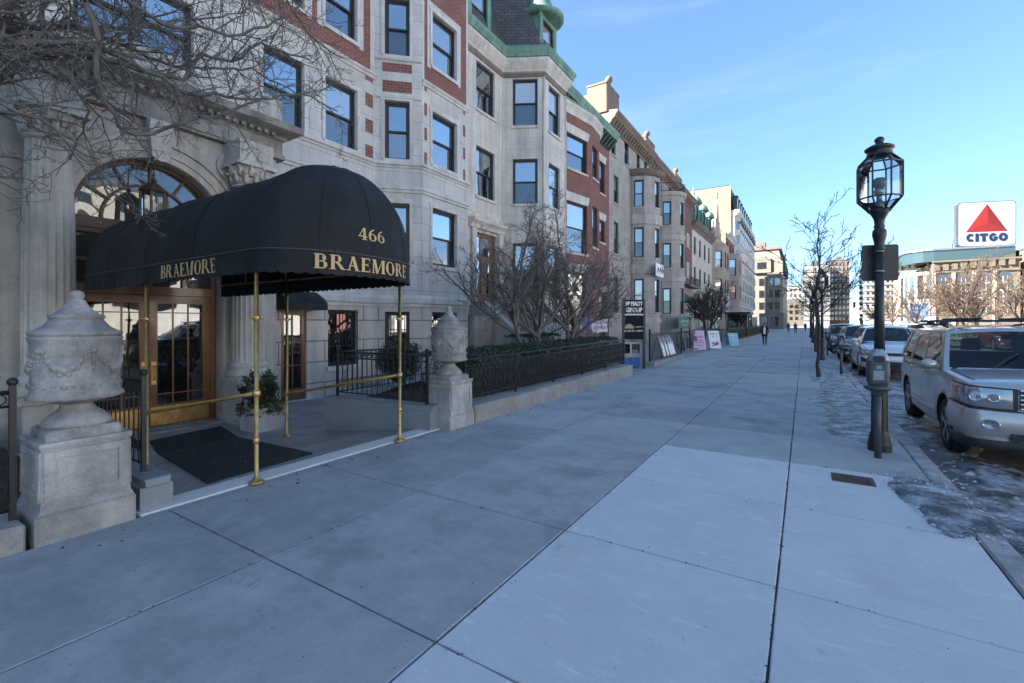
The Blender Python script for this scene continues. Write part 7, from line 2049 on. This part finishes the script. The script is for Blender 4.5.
SUV = dict(L=4.69, tab=suv_tab, hw=.913, r=.355, wheels=(.93,3.645), doors=(1.36,2.30,3.22,3.24), darkb=False, front='suv',
    gh=dict(zb=1.065, zt=1.615, zr=1.70, xb=.868, xt=.70, y0=1.22, y1=4.60, y2=1.93, y3=4.40, split=[0,.055,.36,.395,.66,.70,.93,1]),
    patches=[], lamp=(.50,.735,.79,.955,.99,.42,True), grille=(.44,.745,.955,4), fog=(.68,.545), vent=None, intake=(.52,.37,.455))
make_car('parked_suv', 'silver parked car with black roof rack bars, nearest, at the right edge', 'car', 2.53, 7.58, SUV, paint('silver_paint', (.44,.435,.42), .5, .36), rack='bars')
esc_tab = [(0,.62,.36,.60,.64),(.03,.76,.28,.68,.72),(.08,.83,.25,.78,.83),(.16,.87,.24,.86,.92),(.35,.895,.235,.93,1.0),(.75,.915,.23,.99,1.08),(1.05,.918,.23,1.03,1.11),(2.4,.92,.23,1.08,1.13),(3.6,.915,.25,1.14,1.18),(4.2,.88,.3,1.14,1.18),(4.42,.82,.38,1.08,1.12),(4.5,.68,.48,1.0,1.04)]
ESC = dict(L=4.5, tab=esc_tab, hw=.918, r=.355, wheels=(.90,3.59), doors=(1.3,2.2,3.1,3.12), darkb=True,
    gh=dict(zb=1.09, zt=1.57, zr=1.675, xb=.865, xt=.63, y0=1.15, y1=4.38, y2=2.0, y3=4.05, split=[0,.05,.36,.39,.68,.72,.92,1]),
    patches=[], lamp=(.46,.76,.86,.84,.97,.55,False), grille=(.44,.74,.82,1), fog=(.72,.47), vent=(.52,.86,.50,.66), intake=(.42,.36,.60))
make_car('parked_crossover', 'pale silver crossover car parked behind the nearest car', 'car', 2.42, 18.0, ESC, paint('pale_silver_paint', (.58,.60,.62), .3, .36), rack='plain')
sil = paint('grey_paint', (.10,.11,.12), .6, .3)
make_car('parked_car', 'dark grey parked car partly hidden behind the pale silver crossover', 'car', 2.3, 24.3, ESC, sil)
make_car('parked_jeep', 'dark green parked car further along the kerb behind the second lamp', 'car', 2.1, 32.0, SUV, paint('dark_green_paint', (.02,.03,.028), .3, .35))
make_car('moving_car', 'black car on the road far beyond the crossover, by the traffic lights', 'car', 6.2, 52, ESC, paint('black_car_paint_2', (.014,.014,.016), .3, .3))
make_car('white_car', 'white car on the road beyond the dark cars', 'car', 9.6, 60, ESC, paint('white_car_paint', (.62,.62,.62), .1, .35))
make_car('red_car', 'dark red car parked along the median trees', 'car', 11.0, 40, ESC, paint('dark_red_paint', (.16,.02,.02), .4, .35))

# ================================================================== people
def person(label, x, y, rz, h, coat, legs, hair, step=.16, seed=0, top='white_paint', carry=True):
    t = thing('person', label, 'person', (x,y,0)); t.rotation_euler = (0,0,rz); k = h/1.7
    # skeleton (facing -y)
    J = {'pel':(0,0,.93),'waist':(0,.01,1.08),'chest':(0,.0,1.30),'neck':(0,-.01,1.46),'head':(0,-.03,1.56),'crown':(0,-.02,1.66),
      'hl':(.09,0,.88),'kl':(.10,-.5*step-.03,.50),'al':(.10,-step*.6,.09),'tl':(.11,-step*.6-.17,.035),
      'hr':(-.09,0,.88),'kr':(-.09,.10,.50),'ar':(-.09,step*1.3,.11),'tr':(-.10,step*1.3-.13,.03),
      'sl':(.17,0,1.40),'el':(.23,.05,1.13),'wl':(.22,-.05,.90),'fl':(.215,-.08,.80),'sr':(-.17,0,1.40),'er':(-.24,.02,1.13),'wr':(-.21,-.12,.92),'fr':(-.20,-.16,.83)}
    E = [('pel','waist'),('waist','chest'),('chest','neck'),('neck','head'),('head','crown'),('pel','hl'),('hl','kl'),('kl','al'),('al','tl'),('pel','hr'),('hr','kr'),('kr','ar'),('ar','tr'),('chest','sl'),('sl','el'),('el','wl'),('wl','fl'),('chest','sr'),('sr','er'),('er','wr'),('wr','fr')]
    rad = {'pel':(.15,.11),'waist':(.13,.10),'chest':(.15,.11),'neck':(.055,.055),'head':(.082,.098),'crown':(.06,.07),'hl':(.09,.09),'kl':(.062,.062),'al':(.042,.042),'tl':(.04,.03),'hr':(.09,.09),'kr':(.062,.062),'ar':(.042,.042),'tr':(.04,.03),'sl':(.065,.065),'el':(.048,.048),'wl':(.034,.034),'fl':(.03,.02),'sr':(.065,.065),'er':(.048,.048),'wr':(.034,.034),'fr':(.03,.02)}
    names = list(J); me = bpy.data.meshes.new('body'); me.from_pydata([tuple(c*k for c in J[n]) for n in names], [(names.index(a),names.index(b)) for a,b in E], [])
    o = bpy.data.objects.new('tmp', me); col.objects.link(o); o.modifiers.new('s','SKIN'); o.modifiers.new('d','SUBSURF').levels = 1
    sv = me.skin_vertices[0].data
    for i,n in enumerate(names): sv[i].radius = (rad[n][0]*k, rad[n][1]*k)
    sv[0].use_root = True
    dg = bpy.context.evaluated_depsgraph_get(); nm = bpy.data.meshes.new_from_object(o.evaluated_get(dg)); bpy.data.objects.remove(o)
    nm.materials.clear(); skin = M.setdefault('skin', mat('skin', (.42,.26,.19), .6, var=.1, bump=0))
    for m in (legs, coat, skin, M['black_paint']): nm.materials.append(m)
    for p in nm.polygons:
        z = p.center.z/k; p.use_smooth = True; ax = abs(p.center.x)/k
        p.material_index = 2 if z > 1.455 or (ax > .17 and z < .90 and z > .70) else 1 if z > .86 else 3 if z < .09 else 0
    b = bpy.data.objects.new('body', nm); col.objects.link(b); b.parent = t
    # coat: follows the trunk to mid thigh
    mb = MB(); rs = []
    for z,rx,ry in ((.68,.20,.17),(.80,.195,.165),(.95,.178,.145),(1.08,.16,.13),(1.25,.185,.14),(1.38,.185,.12),(1.45,.09,.075)):
        rs.append([(rx*k*math.cos(2*PI*j/18)*(1+.03*math.sin(j*3)), ry*k*math.sin(2*PI*j/18), z*k) for j in range(18)])
    mb.rings(rs, 0, True, True); build('coat', mb, coat, t, True)
    mb = MB(); rs = []
    for z,wd in ((.86,.06),(1.05,.07),(1.25,.07),(1.40,.035)): rs.append([(s*wd*k, -(.155 if z < 1 else .142)*k, z*k) for s in (-1,0,1)])
    mb.rings(rs, 0, False, True, closed=False); build('shirt', mb, M[top], t, True)
    mb = MB(); rs = []
    for i in range(7):
        a = PI*.62*i/6; rs.append([((.098*math.sin(a)+.002)*k*math.cos(2*PI*j/14), ((.112*math.sin(a)+.002)*math.sin(2*PI*j/14)+.005+.012*(i>4))*k, (1.585+.115*math.cos(a))*k) for j in range(14) if True])
    mb.rings(rs, 0, True, True); build('hair', mb, hair, t, True)
    mb = MB()
    for s in (-1,1): mb.ball((s*.033*k,-.118*k,1.575*k), .011*k, 6, 4); 
    mb.ball((0,-.134*k,1.545*k), .016*k, 6, 4); mb.box(-.025*k,.025*k,-.127*k,-.12*k,1.505*k,1.513*k); build('face', mb, mat('face_features', (.16,.08,.06), .6, bump=0), t, True)
    for s,nme in ((1,'fl'),(-1,'fr')):        # fingers
        c = Vector(J[nme])*k; mb = MB()
        for q in range(4): mb.tube([c+Vector(((q-1.5)*.004*k,(q-1.5)*.017*k,0)), c+Vector(((q-1.5)*.004*k,(q-1.5)*.018*k-.012*k,-.045*k)), c+Vector((-s*.012*k,(q-1.5)*.017*k-.02*k,-(.075+.008*(q in (1,2)))*k))], [.009*k,.008*k,.006*k], 5, 0, True, True)
        mb.tube([c+Vector((0,-.02*k,.03*k)), c+Vector((-s*.01*k,-.05*k,.0)), c+Vector((-s*.015*k,-.06*k,-.03*k))], [.01*k,.009*k,.007*k], 5, 0, True, True)
        build('fingers', mb, skin, b, True)
    return t
dk = mat('dark_wool', (.02,.02,.024), .9, var=.2); dj = mat('dark_denim', (.018,.022,.03), .9, var=.2); hr = mat('dark_hair', (.02,.014,.01), .6, var=.2); bl = mat('blue_jacket', (.05,.07,.12), .85)
person('person in a dark coat with white shirt front walking towards the viewer on the pavement', -2.35, 37.0, 0, 1.62, dk, dj, hr)
pl = 'one of a few small pedestrians in dark clothes at the far end of the pavement'
for i,(x,y,rz) in enumerate(((-1.1,82,.2),(-2.2,90,3.0),(.2,97,2.6))):
    o = person(pl, x, y, rz, 1.7, (dk,bl,dk)[i], dj, hr, top='maroon' if i == 1 else 'black_paint'); o['group'] = 'distant pedestrians'
# ================================================================== across the avenue and the far skyline
scribble(scribble_later[0], (-8.99,41.1,1.3), (0,1,0), (0,0,1), [(.3,3.6,.32,.26),(.8,3.0,.05,.14)], 'white_paint', 11)
def tower_block(name, label, x0, x1, y0, y1, h, wall, wins_=None, bands=None, roofm='roof', extra=None, z0=-.6):
    t = thing(name, label, 'building', ((x0+x1)/2,(y0+y1)/2,0)); mb = MB(); mb.box(x0,x1,y0,y1,z0,h); build('wall', mb, wall, t)
    if wins_:
        nx, nz, m = wins_; k = 0; face = MB(); left = MB(); sw_ = (x1-x0)/nx; sh = (h-3)/nz
        for i in range(nx):
            for j in range(nz):
                xa = x0+sw_*(i+.22); xb = x0+sw_*(i+.78); za = 2.5+sh*(j+.25); zb = 2.5+sh*(j+.8)
                face.quad((xa,y0-.06,za),(xb,y0-.06,za),(xb,y0-.06,zb),(xa,y0-.06,zb))
        o = build('window', face, m, t); o['kind'] = 'stuff'
        ny = max(2,int((y1-y0)/sw_)); sy = (y1-y0)/ny
        for i in range(ny):
            for j in range(nz):
                ya = y0+sy*(i+.22); yb = y0+sy*(i+.78); za = 2.5+sh*(j+.25); zb = 2.5+sh*(j+.8)
                left.quad((x0-.06,yb,za),(x0-.06,ya,za),(x0-.06,ya,zb),(x0-.06,yb,zb))
        o = build('side_window', left, m, t); o['kind'] = 'stuff'
    if bands:
        n, m = bands; mb = MB()
        for j in range(n):
            z = 3+(h-4)*j/n; mb.box(x0-.3,x1+.3,y0-.5,y1+.3,z,z+(h-4)/n*.45)
        o = build('balcony_band', mb, m, t); o['kind'] = 'stuff'
    mb = MB(); mb.box(x0-.2,x1+.2,y0-.2,y1+.2,h,h+.5); mb.box(x0+(x1-x0)*.3,x0+(x1-x0)*.6,y0+1,y0+4,h+.5,h+2.5); build('roof', mb, M[roofm], t)
    return t
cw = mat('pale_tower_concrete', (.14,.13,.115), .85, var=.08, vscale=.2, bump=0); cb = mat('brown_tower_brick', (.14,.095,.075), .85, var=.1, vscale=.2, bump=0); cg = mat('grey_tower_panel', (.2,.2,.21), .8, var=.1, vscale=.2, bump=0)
dw = M['glass_dark']
tower_block('banded_tower', 'white and dark banded high rise beyond the end of the street', 0.0, 11.5, 300, 315, 33, cg, None, (11, cw))
tower_block('brown_tower', 'brown high rise between the banded tower and the grey one', 12.5, 21, 310, 330, 36, cb, (5,11,dw))
tower_block('grey_tower', 'dark grey high rise right of the brown one', 27, 41, 300, 330, 31, cg, (7,9,dw), (9, cw))
tower_block('dark_block', 'plain dark slab beside the sunlit cream block', 42, 48, 290, 305, 22.5, cb, (3,7,dw))
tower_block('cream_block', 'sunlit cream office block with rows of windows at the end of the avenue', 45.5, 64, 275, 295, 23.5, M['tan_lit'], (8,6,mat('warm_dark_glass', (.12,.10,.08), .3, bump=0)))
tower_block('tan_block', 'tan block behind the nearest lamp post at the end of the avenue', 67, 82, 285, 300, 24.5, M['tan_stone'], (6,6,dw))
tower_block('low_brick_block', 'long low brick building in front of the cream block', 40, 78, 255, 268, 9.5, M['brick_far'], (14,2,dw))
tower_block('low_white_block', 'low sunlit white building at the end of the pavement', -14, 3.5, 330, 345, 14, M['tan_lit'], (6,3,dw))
tower_block('brick_terrace', 'low tan block left of the banded tower', -22, -1, 360, 380, 26, M['tan_stone'], (8,6,dw))
# big curved sunlit building under the sign
G1 = thing('curved_building', 'large sunlit cream and brick building with curved green glass top under the big sign', 'building', (38,190,0))
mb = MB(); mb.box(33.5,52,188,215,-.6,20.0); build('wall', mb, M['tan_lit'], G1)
for k in range(4):
    x0_ = 34.4+k*4.4; mb = MB(); mb.poly([(x0_,187.93,4.5),(x0_+2.7,187.93,4.5)]+[(x0_+1.35+1.35*math.cos(PI*j/10),187.93,15.2+1.35*math.sin(PI*j/10)) for j in range(11)])
    o = build('arched_window', mb, M['glass_dark'], G1)
    mb = MB()
    for z in (6.5,8.8,11,13.2): mb.box(x0_,x0_+2.7,187.86,187.92,z,z+.35)
    for u in (.9,1.8): mb.box(x0_+u-.07,x0_+u+.07,187.84,187.92,4.5,15.2)
    build('mullion', mb, M['tan_stone'], o)
    mb = MB(); mb.box(x0_-1.25,x0_-.5,187.4,188,0,16.8); build('pier', mb, M['tan_stone'], G1)
mb = MB()
for k in range(9): mb.box(33.6+k*2,34.8+k*2,187.3,188,17.4+.12*k,19.2+.12*k)
mb.box(33.2,52,187.5,188.2,16.8,17.3); mb.box(33.2,52.2,187.2,188.4,20,20.5); build('cornice', mb, M['tan_lit'], G1)
arcp = [(33.4-4.2*math.sin(a)*1.0-.0, 192+ -4.2*math.cos(a)+.0) for a in [PI/2*k/8 for k in range(9)]]
mb = MB(); wing = [(33.4,188.2),(31.6,188.6),(29.6,190),(28.2,192.5),(27.6,196),(27.6,216),(33.4,216)]
mb.prism(wing, -.6, 17.5); build('brick_wing', mb, M['tan_stone'], G1)
for k in range(5):
    a, b = Vector(wing[k]), Vector(wing[k+1]); 
    if (b-a).length > 8: b = a+(b-a)*.3
    d = (b-a).normalized(); n = Vector((-d.y,d.x))*-1
    n = Vector((d.y,-d.x)); c_ = Vector((31,200)); 
    if n.dot((a+b)/2-c_) < 0: n = -n
    mb = MB(); p, q_ = a.lerp(b,.2)+n*.05, a.lerp(b,.8)+n*.05
    mb.quad((p.x,p.y,2),(q_.x,q_.y,2),(q_.x,q_.y,16.5),(p.x,p.y,16.5)); build('glazed_bay', mb, M['glass'], G1)
mb = MB(); gl = [(27.4,196),(28,192.4),(29.4,189.8),(31.5,188.3),(34,187.9),(40,188.3),(52,189.5),(52,215),(27.4,215)]
green_glass = glass_mat('green_tinted_glass', (.03,.045,.045), refl=.15, wav=0, tint=(.7,.82,.8), rmax=.5)
mb.rings([[(x,y+2,20.55) for x,y in gl],[(x,y+2,24.0) for x,y in gl]], 0, True); build('glass_top', mb, green_glass, G1)
mb = MB(); mb.rings([[(x-.4,y+1.6,24.0) for x,y in gl],[(x-.4,y+1.6,24.6) for x,y in gl]], 0, True); build('roof', mb, M['steel'], G1)
# white building with frontage under the sign, right edge
t = tower_block('white_modern_block', 'white modern block cut by the right edge below the big sign', 53, 80, 184, 215, 22.5, M['white_brick'], (10,6,dw))
t = tower_block('grey_modern_block', 'pale grey block with white roof band at the right edge', 58, 90, 160, 182, 23.0, M['white_brick'], (9,6,dw))
# the big roof sign
SX, SY, SZ, SS = 48.7, 203.0, 25.9, 15.2
sang = R(20)
CG = thing('roof_sign', 'huge white square roof sign with a red triangle and blue CITGO lettering', 'sign', (SX,SY,SZ))
CG.rotation_euler = (0,0,sang)
sr = rr(SS*1.02, SS*.93, 1.1, 6); zc = SS*.93/2
mb = MB(); mb.rings([[(u,0,v+zc) for u,v in sr],[(u,1.6,v+zc) for u,v in sr]], 0, True); build('frame', mb, mat('dark_sign_steel', (.06,.06,.07), .6, var=.1), CG, True)
sr2 = rr(SS*.99, SS*.90, 1.0, 6)
mb = MB(); mb.poly([(u,-.06,v+zc) for u,v in sr2]); pnl = build('panel', mb, M['sign_white'], CG, True)
mb = MB()
for k in range(22):
    for x in (-SS*.51-.2,): mb.box(x-.05,x+.05,.1,1.5,.6+k*.6,.9+k*.6)
build('side_louvre', mb, M['steel'], CG, True)
tri = [(-6.1,5.6),(6.3,5.2),(.1,15.6),(.3,7.4+2.4)]
mb = MB(); y_ = -.10
q_ = SS/17.5
A, B_, C_, D_ = [(u*q_,y_,v*q_) for u,v in ((-6.4,5.3),(6.2,5.3),(.1,15.3),(.5,8.6))]
mb.poly([A,D_,C_], 0); mb.poly([D_,B_,C_], 1); mb.poly([A,B_,D_], 2)
build('triangle', mb, [M['red_paint'], M['red_dark'], mat('mid_red_paint', (.21,.012,.009), .5, bump=0)], pnl, True)
def bold_text(parent, txt, w, h, cxz, m):
    """heavy block letters drawn as thick strokes in a w x h box each"""
    mb = MB(); n = len(txt); y = -.12
    cw_ = {'C':1,'I':.42,'T':1,'G':1.05,'O':1.1}; tot = sum(cw_[c] for c in txt)+.12*(n-1); s = w/tot; x = cxz[0]-w/2; z0_ = cxz[1]-h/2; t = h*.32; k = 0
    def rect(a,b,c,d):
        nonlocal k; k += 1; mb.quad((a,y-.0008*k,b),(c,y-.0008*k,b),(c,y-.0008*k,d),(a,y-.0008*k,d))
    def arc(cx_, cz_, rx, rz, a0, a1, n_=18):
        nonlocal k; k += 1
        for i in range(n_):
            q = []
            for a,f in ((a0+(a1-a0)*i/n_,1),(a0+(a1-a0)*(i+1)/n_,1),(a0+(a1-a0)*(i+1)/n_,0),(a0+(a1-a0)*i/n_,0)):
                q.append((cx_+(rx-(0 if f else t))*math.cos(a), y-.0008*k, cz_+(rz-(0 if f else t*.95))*math.sin(a)))
            mb.poly(q)
    for c in txt:
        w_ = cw_[c]*s; cx_ = x+w_/2; cz_ = z0_+h/2
        if c == 'C': arc(cx_+w_*.04,cz_,w_*.54,h/2,R(40),R(320))
        elif c == 'G': arc(cx_,cz_,w_*.5,h/2,R(40),R(345)); rect(cx_+w_*.02,cz_-h*.12,x+w_*.99,cz_+h*.08)
        elif c == 'O': arc(cx_,cz_,w_*.5,h/2,0,2*PI,28)
        elif c == 'I': rect(cx_-t*.55,z0_,cx_+t*.55,z0_+h)
        elif c == 'T': rect(x,z0_+h-t,x+w_,z0_+h); rect(cx_-t*.55,z0_,cx_+t*.55,z0_+h-t)
        x += w_+.12*s
    build('lettering', mb, M[m], parent, True)
bold_text(pnl, 'CITGO', 12.6*q_, 3.0*q_, (0,3.2*q_), 'navy_paint')
mb = MB()
for x in (-7.5,-4,0,4,7.5): mb.box(x-.15,x+.15,.4,.7,-2.2,0); mb.box(x-.12,x+.12,3.4,3.6,-2.2,.2); mb.beam((x,3.5,-2.2),(x,.9,8),.2,.2)
for z in (-1.4,-.7,-.1): mb.box(-8,8,.4,.6,z,z+.18)
mb.box(-8.5,8.5,.2,3.8,-2.6,-2.2); build('support', mb, M['steel'], CG, True)
t = tower_block('sign_building', 'dark roofed building carrying the big sign', 40, 58, 199, 222, 22.9, M['tan_stone'], (8,5,dw))

# ---- bare trees on the median and beyond
mdc = dict(seg=[.5,.4,.3,.25], wob=[.08,.12,.15,.18], up=[.05,.04,.03,.02], rmin=.016, sides=[7,5,4,3], kids=[7,6,4], ref=[3.6,2.0,1.0], levels=3, ang=(.35,.85), len=(.34,.58), t0=.12)
def big_tree(label, x, y, seed, H=2.4, lm=(3.2,4.4), r0=.18, group='bare trees on the median', cfg=mdc, limbs=7, z=-.02, n='median_tree'):
    return bare_tree(n, label, (x,y,z), H, limbs, cfg, seed, 'bark_tan', r0, group, False, spread=.95, lm=lm)
big_tree('wide bare tree on the median above the silver car, before the arched building', 15.1, 70, 61, 1.7, (5.6,7.2))
big_tree('bare tree on the median left of the arched windows, just right of the lamp', 13.6, 86, 62, 2.2, (4.6,6.0))
big_tree('bare tree on the median at the right edge above the car', 16.6, 60, 63, 2.2, (4.6,5.8))
big_tree('slim bare tree on the median by the traffic lights', 13.2, 104, 64, 2.6, (3.4,4.6), cfg=dict(mdc, levels=2, rmin=.03))
big_tree('bare tree on the median near the far crossing', 13.4, 124, 65, 2.6, (3.6,4.8), cfg=dict(mdc, levels=2, rmin=.035))
big_tree('bare tree on the median between the wide one and the right edge', 17.2, 76, 66, 2.4, (4.6,6.0), cfg=dict(mdc, rmin=.022))
far = dict(mdc, levels=2, rmin=.04)
for i,(x,y) in enumerate(((36,141),(35.5,158),(35,176))):
    big_tree(('bare tree on the far pavement under the roof sign','bare tree on the far pavement before the arched windows','last bare tree on the far pavement before the glass bays')[i], x, y, 80+i, 2.6, (3.6,4.8), group='bare trees on the far pavement', cfg=far, n='pavement_tree')
# low brown hedge mass and far wood
hedge('median_hedge', 'low brown winter hedge along the median', 14.0, 16.0, 60, 148, -.1, lambda y: 1.3, 7000, 70)
# traffic lights and a green overhead sign arm
def signal(label, x, y, arm, h=6.2):
    t = thing('traffic_light', label, 'traffic light', (x,y,0)); mb = MB(); mb.tube([(x,y,-.1),(x,y,h)], [.12,.08], 8); mb.tube([(x,y,h-.2),(x+arm,y,h)], .06, 6); build('pole', mb, M['iron'], t)
    for xx in (x+arm*.95, x+arm*.5):
        mb = MB(); mb.bbox(xx-.22,xx+.22,y-.35,y-.1,h-1.2,h+.1,.02); hd = build('signal_head', mb, M['black_paint'], t)
        mb = MB()
        for j in range(3): mb.lathe((xx,y-.36,h-.95+.38*j), [(.01,-.01),(.13,0),(.01,.01)], 10)
        build('lens', mb, M['copper_dark'], hd)
signal('traffic light with a long arm on the median at the far crossing', 14, 128, -9); signal('traffic light on the far side of the crossing by the cream block', 30, 132, -8)
signal('traffic light at the far right beyond the silver crossover', 24, 96, 7, 5.5)
t = thing('blue_white_sign', 'tall white and blue advertising panel behind the nearest lamp post', 'sign', (18,118,0))
mb = MB(); mb.bbox(17.2,20.6,118,118.4,.8,6.2,.05); p = build('panel', mb, M['white_paint'], t); mb = MB(); mb.quad((17.5,117.98,2.6),(20.3,117.98,2.6),(20.3,117.98,5.4),(17.5,117.98,5.4)); build('poster', mb, mat('blue_poster', (.08,.2,.5), .5, bump=0), p)
mb = MB(); mb.box(18.7,19.1,118,118.4,-.1,.8); build('post', mb, M['steel'], t)
# footbridge-like overpass far right
t = thing('overpass', 'pale concrete overpass crossing the avenue far away', 'bridge', (60,240,0))
mb = MB(); mb.box(20,110,240,247,5.4,6.6); mb.box(20,110,239.8,240,6.6,7.4); build('deck', mb, cw, t)
for x in (24,40,60,80,100):
    mb = MB(); mb.box(x-.7,x+.7,242,245,-.6,5.4); build('pier', mb, cw, t)
# distant parked cars on the other side
for i,(x,y,m) in enumerate(((22.2,112,'silver'),(22.2,121,'black'))):
    make_car('distant_car', '%s car parked beyond the median trees' % ('silver','black')[i], 'car', x, y, ESC, paint('far_%s_paint' % m, ((.4,.41,.42),(.015,.015,.017))[i], .3, .35), group=None)
# houses across the avenue, outside the right edge: what the windows of the row reflect
fr = random.Random(9); yy = -60
for k,(wd,h,m,lab) in enumerate(((22,15,'white_stone','pale stone'),(18,17,'cream','cream stone'),(24,14,'cream','low cream stone'),(20,18,'cream','tall cream stone'),(22,15,'white_stone','white stone'),(20,16,'brick_far','second red brick'),(24,15,'cream','second cream stone'))):
    tower_block('far_row_house', lab+' row house across the avenue, outside the right edge', 48, 62, yy, yy+wd-.1, h, M[m], (4,4,dw)); yy += wd
